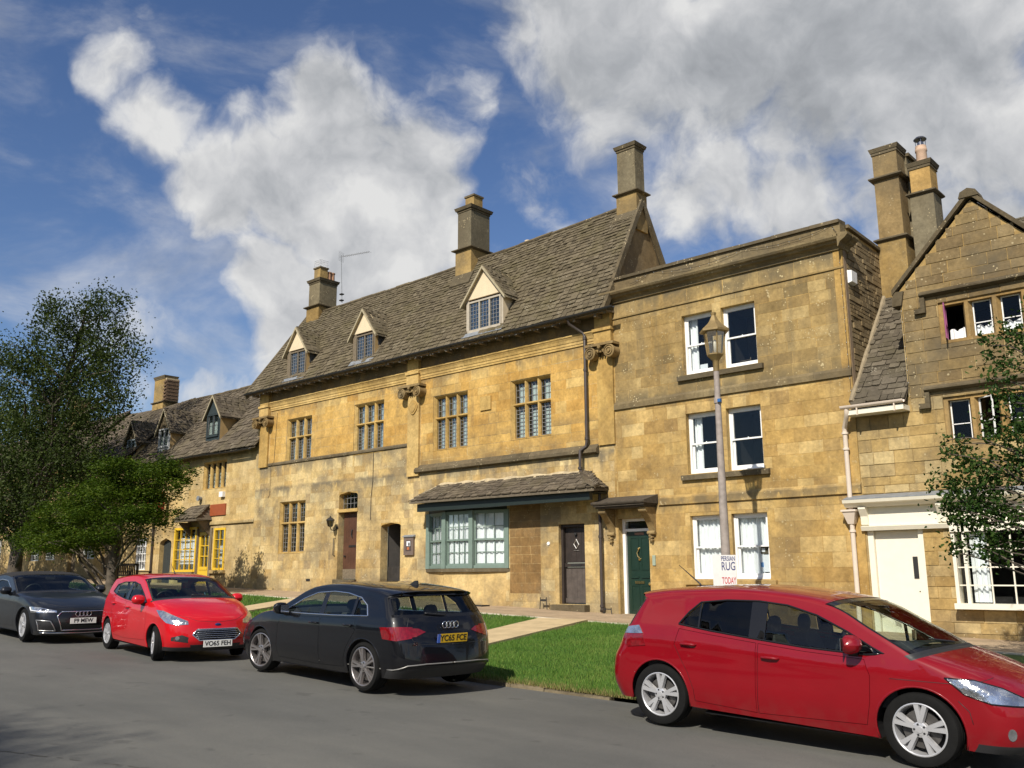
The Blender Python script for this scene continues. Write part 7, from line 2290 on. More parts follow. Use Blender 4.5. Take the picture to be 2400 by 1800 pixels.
# ---------- small red hatchback facing us
M_RED2 = paint('bright_red_paint', (0.50, 0.004, 0.010), 0.0, .05)
fiesta = Car('parked_car', 'small bright red hatchback facing us beside the dark grey convertible', (-15.40, 8.34, zr(-15.4)), (0, R(1.2), R(-7.7)), dict(
    zs=.895, xs=.94, wb=2.489, R=.298, tw=.195, rim=.195, archr=.345, h=1.48, tumble=.30, paint=M_RED2,
    plan=[(-1.95, .77), (-1.5, .83), (-.9, .86), (0, .86), (.9, .86), (1.4, .84), (1.7, .80), (2.1, .76)],
    belt=[(-1.9, 1.06), (-1.0, 1.07), (0, .99), (.9, .95), (1.5, .87), (2.1, .74)],
    sill=lambda x: interp(x, [(-1.6, .24), (-.9, .22), (.9, .20), (1.6, .19)]),
    K=[(1.50, .19, 1.95, .19, 'black', 2.5), (1.56, .26, 2.01, .26, 'paint', 2.5), (1.60, .40, 2.06, .40, 'paint', 2.4), (1.55, .62, 2.03, .62, 'paint', 2.4), (1.42, .77, 1.93, .77, 'paint', 2.3), (1.18, .92, 1.52, .96, 'paint', 2.3), (.98, .985, 1.14, 1.055, 'black', 2.2), (.93, 1.0, 1.08, 1.075, 'screen', 2.4), (.55, 1.19, .68, 1.26, 'screen', 2.5), (.18, 1.35, .28, 1.42, 'paint', 2.6), (-.35, 1.39, -.35, 1.475, 'paint', 2.8), (-1.05, 1.325, -1.15, 1.43, 'paint', 2.8), (-1.28, 1.27, -1.52, 1.365, 'rscreen', 2.8), (-1.46, 1.0, -1.70, 1.02, 'paint', 2.7), (-1.54, .8, -1.82, .8, 'paint', 2.6), (-1.58, .6, -1.88, .6, 'paint', 2.6), (-1.58, .4, -1.9, .4, 'paint', 2.6), (-1.5, .24, -1.84, .24, 'paint', 2.6)],
    dlo=[(-1.18, 1.115), (-1.05, 1.245), (-.7, 1.305), (-.2, 1.32), (.12, 1.275), (.45, 1.14), (.68, 1.03), (.80, .97), (.3, .962), (-.4, 1.0), (-.9, 1.06)],
    cuts=[(-1.2, -.92, 'b'), (-.92, -.33, 'g'), (-.33, -.20, 'b'), (-.20, .62, 'g'), (.62, .95, 'b')],
    doors=[[(-.235, .96), (.3, .925), (.84, .915), (.88, .74), (.84, .32), (-.26, .28)], [(-.255, .962), (-.6, .985), (-1.10, 1.05), (-1.06, .80), (-.95, .62), (-.86, .45), (-.85, .31), (-.28, .28)]],
    handles=[(-.10, .86), (-.92, .90)], cabin=(-1.35, .95), dash=(.50, .98), seats=[(0, (-.34, .34), 1.19), (-.8, (-.36, .36), 1.14)], mirror=(.66, .985), mirx=.30,
    style=dict(n=7, arms=((-.10, .015), (.10, .015)), conv=.6, wi=.9, wo=1.1, mat=M_ALLOY), turn=R(-14), dlotrim=M_GLOSSB))
t = fiesta
t.decal('headlight', [(.14, .87), (.30, .86), (.55, .78), (.79, .70), (.81, .645), (.62, .63), (.42, .665), (.26, .765)], -38, M_LAMPGL, .006, sides=(1, -1))
GR = [(-.36, .56), (-.44, .47), (-.32, .375), (.32, .375), (.44, .47), (.36, .56)]
t.decal('grille', GR, 0, M_GLOSSB, .004)
t.line('grille_surround', GR + [GR[0]], 0, .012, M_CHROME, off=.006)
for z in (.415, .447, .479, .511, .540):
    hw = .40 - abs(z - .47) * .7
    t.line('grille_slat', [(-hw, z), (hw, z)], 0, .0055, M_CHROME, off=.010)
t.decal('lower_intake', [(-.42, .20), (.42, .20), (.46, .30), (-.46, .30)], 0, M_TRIM_B, .005)
t.decal('fog_recess', [(-.50, .34), (-.74, .37), (-.74, .43), (-.60, .47), (-.50, .43)], 0, M_TRIM_B, .004, sides=(1, -1))
t.decal('fog_light', [(-.66 + .03 * math.cos(a), .415 + .035 * math.sin(a)) for a in np.linspace(0, 6.28, 13)[:-1]], 0, M_LAMPGL, .010, sides=(1, -1))
t.plate('VO65 FEH', 2.075, .315, M_PLATEW, 1)
ov = MB().lathe([(0, 0), (.055, 0), (.055, .006), (.048, .010), (0, .012)], 24, (0, 0, 0), 'x'); ov = ov.build('oval_badge', plain('blue_badge', (.03, .06, .20), .2, metal=.4), t.o, smooth=40, local=True)
lc = t.bvh.ray_cast(Vector((6, 0, .635)), Vector((-1, 0, 0)))[0]; ov.location = (lc.x + .002, 0, .635); ov.scale = (1, 1, .45)
t.line('bonnet_seam', [(-.62, .80), (-.35, .70), (0, .675)], 0, .003, M_TRIM_B, both=True, off=.0)
t.line('wiper', [(-.1, 1.10), (.45, 1.06)], 0, .009, M_TRIM_B, off=.015)
t.antenna(-.1, L=.30)

# ---------- dark grey convertible with cloth hood
M_GREY = paint('dark_grey_metallic', (0.012, 0.014, 0.019), 0.3, .03, .6)
M_SOFT = plain('black_cloth_hood', (0.012, 0.011, 0.011), 0.95, var=0.2, bump=0.2)
cab = Car('parked_car', 'dark grey convertible with black cloth hood and four-ring grille at the left', (-20.05, 7.98, zr(-20.05)), (0, R(1.4), R(-4.0)), dict(
    zs=.91, wb=2.76, R=.33, tw=.235, rim=.24, archr=.37, h=1.38, tumble=.36, paint=M_GREY, soft=M_SOFT,
    plan=[(-2.4, .82), (-2.0, .875), (-1.2, .915), (0, .92), (1.0, .915), (1.5, .89), (1.9, .85), (2.3, .80)],
    belt=[(-2.4, .93), (-1.0, .955), (0, .94), (1.0, .915), (1.6, .83), (2.3, .70)],
    sill=lambda x: interp(x, [(-2.0, .22), (-.9, .19), (.9, .18), (1.8, .17)]),
    K=[(1.78, .16, 2.16, .16, 'black', 2.6), (1.84, .24, 2.22, .24, 'paint', 2.6), (1.88, .38, 2.27, .38, 'paint', 2.5), (1.84, .58, 2.24, .58, 'paint', 2.5), (1.70, .70, 2.14, .71, 'paint', 2.4), (1.32, .85, 1.6, .885, 'paint', 2.3), (.88, .925, .98, .97, 'black', 2.3), (.81, .94, .91, .985, 'screen', 2.4), (.4, 1.12, .48, 1.18, 'screen', 2.5), (.06, 1.25, .14, 1.318, 'soft', 2.6), (-.45, 1.285, -.45, 1.375, 'soft', 2.6), (-1.0, 1.21, -1.05, 1.31, 'soft', 2.6), (-1.3, 1.1, -1.36, 1.2, 'soft', 2.6), (-1.62, .955, -1.75, .985, 'paint', 2.6), (-1.92, .90, -2.2, .92, 'paint', 2.6), (-2.07, .72, -2.38, .74, 'paint', 2.6), (-2.08, .45, -2.4, .45, 'paint', 2.6), (-1.98, .22, -2.3, .22, 'black', 2.6)],
    dlo=[(-1.02, .965), (-.85, 1.11), (-.45, 1.195), (-.02, 1.18), (.28, 1.07), (.58, .94), (-.2, .94)],
    cuts=[(-1.2, -.62, 'g'), (-.62, -.58, 'b'), (-.58, .9, 'g')], dlotrim=M_CHROME,
    doors=[[(-.56, .915), (.2, .905), (.80, .89), (.86, .70), (.84, .28), (-.58, .25), (-.62, .6)]],
    handles=[(-.42, .82)], cabin=(-1.4, .85), dash=(.38, .84), seats=[(-.1, (-.38, .38), 1.14), (-.95, (-.36, .36), 1.04)], mirror=(.52, .955), mirx=.2,
    style=dict(V5t, mat=M_ALLOY), turn=R(-4)))
t = cab
GA = [(-.42, .62), (-.50, .53), (-.40, .26), (.40, .26), (.50, .53), (.42, .62)]
t.decal('grille', GA, 0, M_GLOSSB, .004)
t.line('grille_surround', GA + [GA[0]], 0, .011, M_CHROME, off=.006)
t.decal('headlight', [(.15, .715), (.40, .70), (.72, .64), (.72, .605), (.40, .60), (.19, .60)], -32, M_LAMPGL, .006, sides=(1, -1))
t.line('day_light', [(.17, .70), (.20, .645), (.45, .625), (.70, .615)], -32, .008, plain('bright_lamp_strip', (.92, .94, 1.0), .2), off=.010)
t.line('day_light', [(-.17, .70), (-.20, .645), (-.45, .625), (-.70, .615)], 32, .008, plain('bright_lamp_strip', (.92, .94, 1.0), .2), off=.010)
for sg in (1, -1):
    az = 0
    pl = [(.50 * sg, .25), (.78 * sg, .26), (.83 * sg, .46), (.62 * sg, .44)]
    t.decal('side_intake', pl, az, M_TRIM_B, .004)
    t.line('intake_trim', pl + [pl[0]], az, .010, plain('dull_silver_trim', (.5, .5, .5), .3, metal=.8), off=.006)
t.line('splitter', [(-.75, .215), (0, .20), (.75, .215)], 0, .012, M_CHROME, off=.008)
lx = t.bvh.ray_cast(Vector((6, 0, .57)), Vector((-1, 0, 0)))[0].x
t.rings(lx + .012, .575, 1, r=.048)
t.plate('F9 MEW', lx + .03, .44, M_PLATEW, 1)
t.line('bonnet_seam', [(-.60, .76), (-.2, .69), (0, .685)], 0, .003, M_TRIM_B, both=True, off=.0)

# ---------- a further car, only its windscreen edge comes into the picture
M_PALE = paint('pale_green_paint', (0.30, 0.38, 0.30), 0.0, .05)
_sp = dict(fiesta.sp); _sp.update(paint=M_PALE, turn=0.0)
Car('parked_car', 'pale green car behind the convertible, cut off by the left edge', (-25.9, 7.9, zr(-25.9)), (0, R(1.4), R(-3.0)), _sp)

# ================================================================== street lamp and placards
M_GALV = plain('weathered_grey_post', (0.30, 0.255, 0.225), 0.7, var=0.2, scale=9.0, bump=0.15)
M_BRONZE = plain('bronze_lantern_paint', (0.25, 0.175, 0.07), 0.5, metal=0.25, var=0.2)
M_FROST = glass_mat('frosted_lamp_pane', (0.80, 0.78, 0.70), 0.10, 0.2)
LX, LY = -8.67, 15.5
LS = 1.0
lz = lambda z: 1.545 + (z - 1.545) * LS
LZ = zl(LX, LY)
lp = thing('street_lamp', 'tall grey street lamp with bronze hexagonal lantern in front of the sash windows', 'street lamp', (LX, LY, LZ))
MB().lathe([(.105, LZ - .1), (.10, LZ + .9), (.088, LZ + .95), (.082, lz(2.2)), (.062, lz(4.2)), (.052, lz(5.40))], 16, (LX, LY, 0)).build('post', M_GALV, lp, smooth=40)
MB().lathe([(.058, lz(5.36)), (.060, lz(5.56)), (.075, lz(5.58))], 12, (LX, LY, 0)).build('neck', M_BRONZE, lp, smooth=40)
A0 = R(12)
hexp = lambda r, z, k: (LX + r * math.cos(A0 + k * math.pi / 3), LY + r * math.sin(A0 + k * math.pi / 3), z)
MB().lathe([(.06, lz(5.56)), (.155, lz(5.665)), (.165, lz(5.675)), (.165, lz(5.70))], 6, (LX, LY, 0), a0=A0).build('lantern_base', M_BRONZE, lp)
MB().lathe([(.215, lz(6.12)), (.295, lz(6.135)), (.295, lz(6.175)), (.235, lz(6.225)), (.16, lz(6.29)), (.10, lz(6.36)), (.065, lz(6.43)), (.045, lz(6.47)), (.05, lz(6.49)), (.06, lz(6.53)), (.0, lz(6.54))], 6, (LX, LY, 0), a0=A0).build('lantern_roof', M_BRONZE, lp)
for k in range(6):
    a, b = Vector(hexp(.158, lz(5.70), k)), Vector(hexp(.212, lz(6.125), k))
    MB().tube([a, b], .014, 5).build('lantern_rib', M_BRONZE, lp)
    c, d = Vector(hexp(.158, lz(5.70), k + 1)), Vector(hexp(.212, lz(6.125), k + 1))
    MB().add([a, c, d, b], [(0, 1, 2, 3)]).build('lantern_pane', M_FROST, lp)
MB().lathe([(.03, lz(5.70)), (.035, lz(5.95)), (.0, lz(6.0))], 10, (LX, LY, 0)).build('lamp_bulb', M_WHITEP, lp, smooth=True)
MB().lathe([(.058, lz(4.72)), (.075, lz(4.73)), (.075, lz(4.83)), (.058, lz(4.84))], 12, (LX, LY, 0)).build('post_collar', M_GALV, lp)
MB().box(LX + .04, LX + .10, LY - .09, LY - .04, lz(4.74), lz(4.80)).build('blue_tag', plain('blue_plastic', (.02, .12, .35), .5), lp)
MB().box(LX - .05, LX + .05, LY - .098, LY - .08, LZ + .25, LZ + .75).build('post_door', M_GALV, lp)

M_BOARD = plain('white_placard_board', (0.66, 0.64, 0.62), 0.7, var=0.05)
M_NAVY = plain('navy_lettering', (0.035, 0.04, 0.14), 0.6)
M_REDT = plain('red_lettering', (0.45, 0.015, 0.02), 0.6)
def placard(label, cx, cy, ang, w_, zb, zt, lines):
    o = thing('placard', label, 'sign', (cx, cy, zb), ang)
    MB().box(-w_ / 2, w_ / 2, -.006, .006, 0, zt - zb).build('board', M_BOARD, o, local=True)
    for s, z, size, m_, sx in lines:
        me = text_mesh(s, size, m_, .0006, .0022)
        t_ = link('lettering', me, o, local=True)
        wd = max(v.co.x for v in me.vertices) - min(v.co.x for v in me.vertices)
        t_.scale = (min(1.2, w_ * sx / wd), 1, 1)
        t_.location = (0, -.0075, z - zb)
        t_.rotation_euler = (R(90), 0, 0)
    return o
placard('white placard lettered PERSIAN RUG TODAY tied to the street lamp', LX + .12, LY - .14, R(29), .275, 1.12, 1.865,
        [('PERSIAN', 1.795, .115, M_NAVY, .90), ('RUG', 1.655, .21, M_NAVY, .88), ('TODAY', 1.40, .165, M_REDT, .92), ('5', 1.20, .17, M_NAVY, .30)])
placard('blank back of a second white placard on the street lamp, left of the lettered one', LX - .13, LY - .10, R(29), .17, 1.12, 1.875, [])

# ================================================================== small things on the fronts
nb = thing('notice_board', 'small glazed brown notice board beside the dark passage door', 'notice board', (-20.58, 18.28, 2.1))
MB().box(-20.80, -20.38, YF - .07, YF, 2.10, 2.62).build('case', plain('brown_case', (0.15, 0.11, 0.09), 0.6), nb)
MB().prism([(YF - .10, 2.62), (YF - .10, 2.645), (YF, 2.69), (YF, 2.62)], 'x', -20.83, -20.35).build('case_roof', M_FLASH, nb)
MB().box(-20.70, -20.47, YF - .076, YF - .071, 2.22, 2.52).build('backing_paper', plain('dark_card', (0.06, 0.045, 0.04), 0.7), nb)
MB().box(-20.66, -20.50, YF - .080, YF - .077, 2.36, 2.50).build('notice', M_PAPER, nb)
MB().box(-20.58, -20.52, YF - .083, YF - .081, 2.37, 2.46).build('notice_print', M_INK, nb)
MB().box(-20.64, -20.54, YF - .080, YF - .077, 2.25, 2.33).build('notice', plain('orange_card', (0.40, 0.13, 0.05), 0.7), nb)

wl_ = thing('wall_lantern', 'black iron wall lantern beside the brown plank door', 'lantern', (-24.12, 18.3, 2.95))
MB().tube([(-24.10, YF, 3.02), (-24.10, YF - .10, 2.93), (-24.10, YF - .24, 2.95), (-24.10, YF - .28, 3.04)], .014, 6).build('arm', M_IRON, wl_, smooth=True)
MB().lathe([(0, YF - .03), (.05, YF - .02), (.05, YF)], 10, (-24.10, 0, 3.02), 'y').build('wall_plate', M_IRON, wl_)
MB().lathe([(.05, 3.04), (.075, 3.06), (.115, 3.24)], 6, (-24.10, YF - .28, 0), close=False).build('glass_body', glass_mat('lantern_glass', (.35, .33, .28), .08), wl_)
for k in range(6):
    a = k * math.pi / 3
    MB().tube([(-24.10 + .075 * math.cos(a), YF - .28 + .075 * math.sin(a), 3.06), (-24.10 + .116 * math.cos(a), YF - .28 + .116 * math.sin(a), 3.24)], .008, 4).build('rib', M_IRON, wl_)
MB().lathe([(.14, 3.24), (.13, 3.27), (.06, 3.33), (.03, 3.34), (.02, 3.38), (0, 3.39)], 6, (-24.10, YF - .28, 0)).build('cap', M_IRON, wl_)
gr_ = tag(MB().tube([(-24.17, YF, 2.70), (-24.20, YF - .06, 2.68), (-24.20, YF - .06, 2.16), (-24.17, YF, 2.13)], .014, 6).build('grab_rail', M_IRON, smooth=True), 'iron grab rail on the wall below the lantern', 'handrail')
def scraper(label, x, y, h):
    z = zp(x)
    o = thing('boot_scraper', label, 'boot scraper', (x, y, z))
    for dx in (-.10, .10):
        MB().tube([(x + dx * 1.2, y, z - .02), (x + dx, y, z + h * .6), (x + dx, y, z + h)], .011, 6).build('upright', M_IRON, o)
    MB().box(x - .10, x + .10, y - .006, y + .006, z + h * .68, z + h * .84).build('blade', M_IRON, o)
    return o
scraper('iron boot scraper left of the grey plank door', -15.33, 18.12, .30)
scraper('low iron boot scraper at the foot of the dark brown pipe by the green door', -13.32, 18.10, .15)
tag(MB().box(-18.2, -17.0, 17.62, 17.92, zp(-17.6) - .02, zp(-17.6) + .018).build('cellar_grating', M_IRON), 'flat dark cellar cover in the pavement below the bay window', 'grating')

# alarm box on the side wall
al = thing('alarm_box', 'white alarm box on the rubble side wall below the parapet', 'alarm box', (-7.1, 18.6, 7.5))
MB().hexa([(-7.14, 18.46, 7.50), (-7.04, 18.47, 7.53), (-7.04, 18.75, 7.53), (-7.14, 18.76, 7.50), (-7.14, 18.46, 7.79), (-7.03, 18.47, 7.77), (-7.03, 18.75, 7.77), (-7.14, 18.76, 7.79)]).build('cover', M_WHITEP, al)

# aerial strapped to the left chimney
ae = thing('tv_aerial', 'thin television aerial strapped to the left chimney of the long house', 'aerial', (-26.97, 20.3, 11.6))
MB().tube([(-26.92, 20.32, 11.55), (-26.97, 20.25, 13.42)], .012, 5).build('mast', M_FLASH, ae)
bm0, bm1 = Vector((-26.97, 20.25, 13.36)), Vector((-25.75, 20.62, 13.36))
q = MB().tube([bm0 - (bm1 - bm0) * .05, bm1], .010, 4)
q.build('boom', M_MESH, ae)
el_ = MB()
pd = Vector((bm1.y - bm0.y, -(bm1.x - bm0.x), 0)).normalized()
for i in range(14):
    c = bm0.lerp(bm1, .12 + .88 * i / 13)
    el_.tube([c - pd * .11, c + pd * .11], .005, 4)
for sg in (-1, 1):
    for k in range(4):
        c = bm0 + Vector((0, 0, sg * .05 * (k + .5)))
        el_.tube([c - pd * .18, c + pd * .18], .004, 4)
e_ = el_.build('elements', M_MESH, ae); e_['kind'] = 'stuff'
MB().box(-27.0, -26.86, 20.24, 20.36, 11.62, 11.66).box(-27.0, -26.86, 20.24, 20.36, 11.86, 11.90).build('strap', M_IRON, ae)

# fairy lights hung along the fronts
M_WIRE = plain('black_wire', (0.02, 0.02, 0.02), 0.6)
M_BULB = plain('clear_bulb', (0.45, 0.45, 0.42), 0.25)
def lights(label, pts, n, sag, spacing):
    o = thing('string_lights', label, 'string lights', pts[0])
    wire = []; bul = MB()
    for a, b in zip(pts, pts[1:]):
        a, b = Vector(a), Vector(b)
        k = max(4, int((b - a).length / .12))
        for i in range(k):
            f = i / k
            p = a.lerp(b, f) - Vector((0, 0, sag * 4 * f * (1 - f)))
            wire.append(p + Vector((0, rng.uniform(-.004, .004), rng.uniform(-.01, .01))))
    wire.append(Vector(pts[-1]))
    MB().tube(wire, .005, 4).build('wire', M_WIRE, o)
    d = 0
    for p, q2 in zip(wire, wire[1:]):
        d += (q2 - p).length
        if d > spacing:
            d = 0
            c = q2 + Vector((0, -.012, -.02))
            bul.lathe([(0, -.012), (.006, -.006), (.006, .006), (0, .012)], 5, tuple(c))
    b = bul.build('bulbs', M_BULB, o); b['kind'] = 'stuff'
lights('string of small bulbs under the gutter of the long house', [(x, 17.84, 7.90) for x in np.linspace(-29, -14.3, 14)], 0, .03, .20)
lights('string of small bulbs looped along the parapet of the three-storey house', [(-12.5, YF - .06, 8.62), (-11.9, YF - .05, 8.80), (-10.6, YF - .08, 8.62), (-9.4, YF - .06, 8.74), (-8.0, YF - .06, 8.66), (-7.3, YF - .05, 8.80), (-7.16, YF - .05, 8.55), (-7.2, YF - .29, 8.46)], 0, .04, .22)
lights('string of small bulbs down the right corner of the three-storey house', [(-7.19, YF - .03, 8.20), (-7.18, YF - .03, 6.2), (-7.17, YF - .03, 4.95)], 0, 0, .17)
lights('string of small bulbs down the left edge of the right-hand gable', [(-6.03, YD - .04, 6.9), (-6.02, YD - .04, 4.95)], 0, 0, .17)

# bench beneath the maple
M_BENCH = plain('dark_teak', (0.045, 0.028, 0.02), 0.7, var=0.25)
bx_, by_ = -31.35, 15.2
bz = zl(bx_, by_)
bn = thing('bench', 'dark wooden slatted bench beneath the maple tree', 'bench', (bx_, by_, bz), R(0))
for dx in (-.72, .72):
    for dy in (-.22, .22):
        MB().box(dx - .03, dx + .03, dy - .03, dy + .03, 0, .9 if dy < 0 else .62).build('leg', M_BENCH, bn, local=True)
    MB().box(dx - .035, dx + .035, -.25, .28, .62, .66).build('armrest', M_BENCH, bn, local=True)
for k in range(5):
    MB().box(-.74, .74, -.20 + .1 * k, -.12 + .1 * k, .42, .445).build('seat_slat', M_BENCH, bn, local=True)
MB().box(-.74, .74, -.25, -.20, .84, .92).build('top_rail', M_BENCH, bn, local=True)
MB().box(-.74, .74, -.25, -.20, .50, .55).build('lower_rail', M_BENCH, bn, local=True)
for k in range(11):
    x = -.66 + .132 * k
    MB().box(x - .02, x + .02, -.24, -.21, .551, .839).build('back_slat', M_BENCH, bn, local=True)

# ================================================================== trees
def leaf_mat(name, tones, trans=0.35):
    m_ = bpy.data.materials.new(name)
    m_.use_nodes = True
    t = NT(m_.node_tree)
    b = m_.node_tree.nodes['Principled BSDF']; out = m_.node_tree.nodes['Material Output']
    geo = t.node('ShaderNodeNewGeometry')
    r = geo.outputs['Random Per Island']
    n = t.noise(geo.outputs['Position'], 0.9, 3.0)
    col = t.ramp(t.m('ADD', t.m('MULTIPLY', r, .55), t.m('MULTIPLY', n, .45)), [(.2 + .6 * i / (len(tones) - 1), c) for i, c in enumerate(tones)])
    t.put(b.inputs['Base Color'], col)
    b.inputs['Roughness'].default_value = .5
    b.inputs['Specular IOR Level'].default_value = .12
    tl = t.node('ShaderNodeBsdfTranslucent')
    t.put(tl.inputs['Color'], t.mix(1.0, col, (1.1, 1.3, .5), 'MULTIPLY'))
    mx = t.node('ShaderNodeMixShader', {0: trans, 1: b.outputs[0], 2: tl.outputs[0]})
    t.put(out.inputs[0], mx.outputs[0])
    return m_
M_BARK = plain('grey_brown_bark', (0.085, 0.068, 0.05), 0.95, var=0.35, scale=6.0, bump=0.6, bscale=30.0)

def leaves(name, mat, C, size, g, parent, flat=0.0, droop=0.0):
    """leaf blades at centres C"""
    n = len(C)
    A = g.normal(size=(n, 3)); A[:, 2] = A[:, 2] * (1 - flat) - droop
    A /= np.linalg.norm(A, axis=1)[:, None]
    B = np.cross(A, g.normal(size=(n, 3))); B /= np.linalg.norm(B, axis=1)[:, None]
    if flat:
        B[:, 2] *= (1 - flat); B /= np.linalg.norm(B, axis=1)[:, None]
    s = size * g.uniform(.6, 1.25, n)[:, None]
    N = np.cross(A, B) * s * .14
    V = np.empty((n, 6, 3))
    V[:, 0] = C - A * s * .5
    V[:, 1] = C - A * s * .12 + B * s * .30 + N
    V[:, 2] = C + A * s * .22 + B * s * .22 + N
    V[:, 3] = C + A * s * .55
    V[:, 4] = C + A * s * .22 - B * s * .22 + N
    V[:, 5] = C - A * s * .12 - B * s * .30 + N
    me = bpy.data.meshes.new(name)
    me.vertices.add(6 * n); me.loops.add(8 * n); me.polygons.add(2 * n)
    me.vertices.foreach_set('co', V.ravel())
    base = np.arange(n)[:, None] * 6
    idx = np.concatenate([base + np.array([[0, 1, 2, 3]]), base + np.array([[0, 3, 4, 5]])], 1).reshape(-1)
    me.loops.foreach_set('vertex_index', idx)
    me.polygons.foreach_set('loop_start', np.arange(0, 8 * n, 4)); me.polygons.foreach_set('loop_total', np.full(2 * n, 4))
    me.materials.append(mat)
    me.update(); me.validate()
    o = link(name, me, parent)
    o['kind'] = 'stuff'
    return o

def tree(name, label, base, trunk, lobes, nclump, per, spread, leaf, mat, seed, shell=.45, flat=0.0, droop=0.0, limb_r=.09, nl=None, cat='tree', bark=None, group=None):
    """trunk: list of (x,y,z,r) absolute; lobes: (cx,cy,cz,rx,ry,rz,weight)"""
    g = np.random.default_rng(seed)
    bark = bark or M_BARK
    t_ = thing(name, label, cat, base, group=group)
    tp = catmull(trunk, 5)
    MB().tube([p[:3] for p in tp], [p[3] for p in tp], 9).build('trunk', bark, t_, smooth=True)
    L = np.array(lobes, float)
    W_ = L[:, 6] / L[:, 6].sum()
    k = g.choice(len(L), nclump, p=W_)
    d = g.normal(size=(nclump, 3)); d /= np.linalg.norm(d, axis=1)[:, None]
    rad = shell + (1 - shell) * g.uniform(0, 1, nclump) ** .6
    C = L[k, :3] + d * L[k, 3:6] * rad[:, None]
    # limbs
    lm = MB()
    order = g.permutation(nclump)[:nl or min(nclump, 60)]
    for i in order:
        c = Vector(C[i])
        # leave the trunk at a point below the clump
        q = min(tp, key=lambda p: abs(p[2] - (c.z - .55 * math.hypot(c.x - p[0], c.y - p[1]))) + .15 * math.hypot(c.x - p[0], c.y - p[1]))
        a = Vector(q[:3])
        ln = (c - a).length
        m1 = a.lerp(c, .35) + Vector((0, 0, .10 * ln)) + Vector(g.normal(size=3)) * .04 * ln
        m2_ = a.lerp(c, .7) + Vector((0, 0, .10 * ln)) + Vector(g.normal(size=3)) * .05 * ln
        pts = catmull([tuple(a), tuple(m1), tuple(m2_), tuple(c)], 3)
        r0 = min(q[3] * .55, limb_r * (.4 + .16 * ln))
        lm.tube(pts, list(np.linspace(r0, .006, len(pts))), 5, cap=False)
    b_ = lm.build('limbs', bark, t_, smooth=True)
    b_['kind'] = 'stuff'
    P = np.repeat(C, per, 0) + g.normal(size=(nclump * per, 3)) * np.array([spread, spread, spread * (1 - .55 * flat)]) * g.uniform(.5, 1.2, nclump).repeat(per)[:, None]
    if droop:
        P[:, 2] -= np.abs(g.normal(size=len(P))) * droop * spread
    leaves('crown', mat, P, leaf, g, t_, flat, droop * .5)
    return t_

M_LBIRCH = leaf_mat('birch_leaf', [(0.018, 0.029, 0.007), (0.034, 0.052, 0.011), (0.066, 0.088, 0.022)], .28)
M_LMAPLE = leaf_mat('maple_leaf', [(0.028, 0.055, 0.005), (0.052, 0.088, 0.008), (0.105, 0.138, 0.018)], .28)
M_LHAW = leaf_mat('glossy_leaf', [(0.018, 0.045, 0.010), (0.032, 0.068, 0.013), (0.058, 0.095, 0.020)], .25)
KB = 1.155
def sc4(p):
    return (p[0] * KB, p[1] * KB, 1.545 + (p[2] - 1.545) * KB, *[q * KB for q in p[3:6]], *p[6:])
def birch(label, trunk, lobes, n, per, seed, nl):
    tr = [sc4(p) for p in trunk]
    x, y = tr[0][:2]
    tr[0] = (x, y, zl(x, y) - .15, tr[0][3])
    tree('birch_tree', label, (x, y, zl(x, y)), tr, [sc4(l) for l in lobes], n, per, .33, .115, M_LBIRCH, seed, shell=.2, droop=.6, nl=nl)
birch('tall dark green birch rising above the roofs behind the convertible',
     [(-36.8, 13.3, 0, .26), (-36.6, 13.3, 3.0, .21), (-36.0, 13.4, 5.2, .16), (-34.8, 13.4, 7.6, .11), (-33.6, 13.5, 9.8, .06), (-33.0, 13.5, 11.4, .02)],
     [(-32.6, 13.5, 10.3, 1.9, 1.8, 1.5, 1.6), (-34.7, 13.4, 9.4, 2.1, 1.9, 1.5, 1.5), (-31.6, 13.5, 8.6, 1.9, 1.8, 1.3, 1.3), (-30.7, 13.5, 7.6, 1.0, 1.0, 1.0, .4), (-36.6, 13.2, 8.4, 1.6, 1.8, 1.2, 1.1), (-34.0, 13.3, 7.2, 2.3, 2.0, 1.2, 1.7), (-37.2, 13.2, 6.4, 2.2, 2.1, 1.5, 1.9), (-34.6, 13.2, 5.4, 2.4, 2.0, 1.1, 1.9), (-32.2, 13.3, 5.9, 1.6, 1.6, .9, .9), (-38.4, 13.0, 4.6, 2.3, 2.0, 1.5, 1.7), (-36.0, 12.9, 4.0, 1.9, 1.7, .8, 1.1), (-33.4, 13.2, 4.4, 1.3, 1.3, .6, .5)],
     470, 110, 11, 120)
birch('second birch cut by the left edge of the picture',
     [(-41.8, 12.8, 0, .26), (-41.6, 12.8, 3.0, .21), (-41.6, 12.9, 6.2, .15), (-41.4, 12.9, 9.6, .07), (-41.4, 13, 11.6, .02)],
     [(-41.8, 12.9, 10.6, 1.7, 1.8, 1.7, 1.1), (-42.6, 12.9, 8.4, 2.3, 2.1, 1.6, 1.3), (-40.2, 12.9, 7.6, 1.9, 1.8, 1.4, 1.2), (-40.6, 12.8, 5.4, 2.4, 2.1, 1.4, 1.5), (-43.6, 12.8, 5.4, 2.2, 2.0, 1.6, .9), (-39.6, 12.6, 3.8, 1.8, 1.6, .8, .8)],
     240, 110, 12, 70)
zb = zl(-29.9, 13.8)
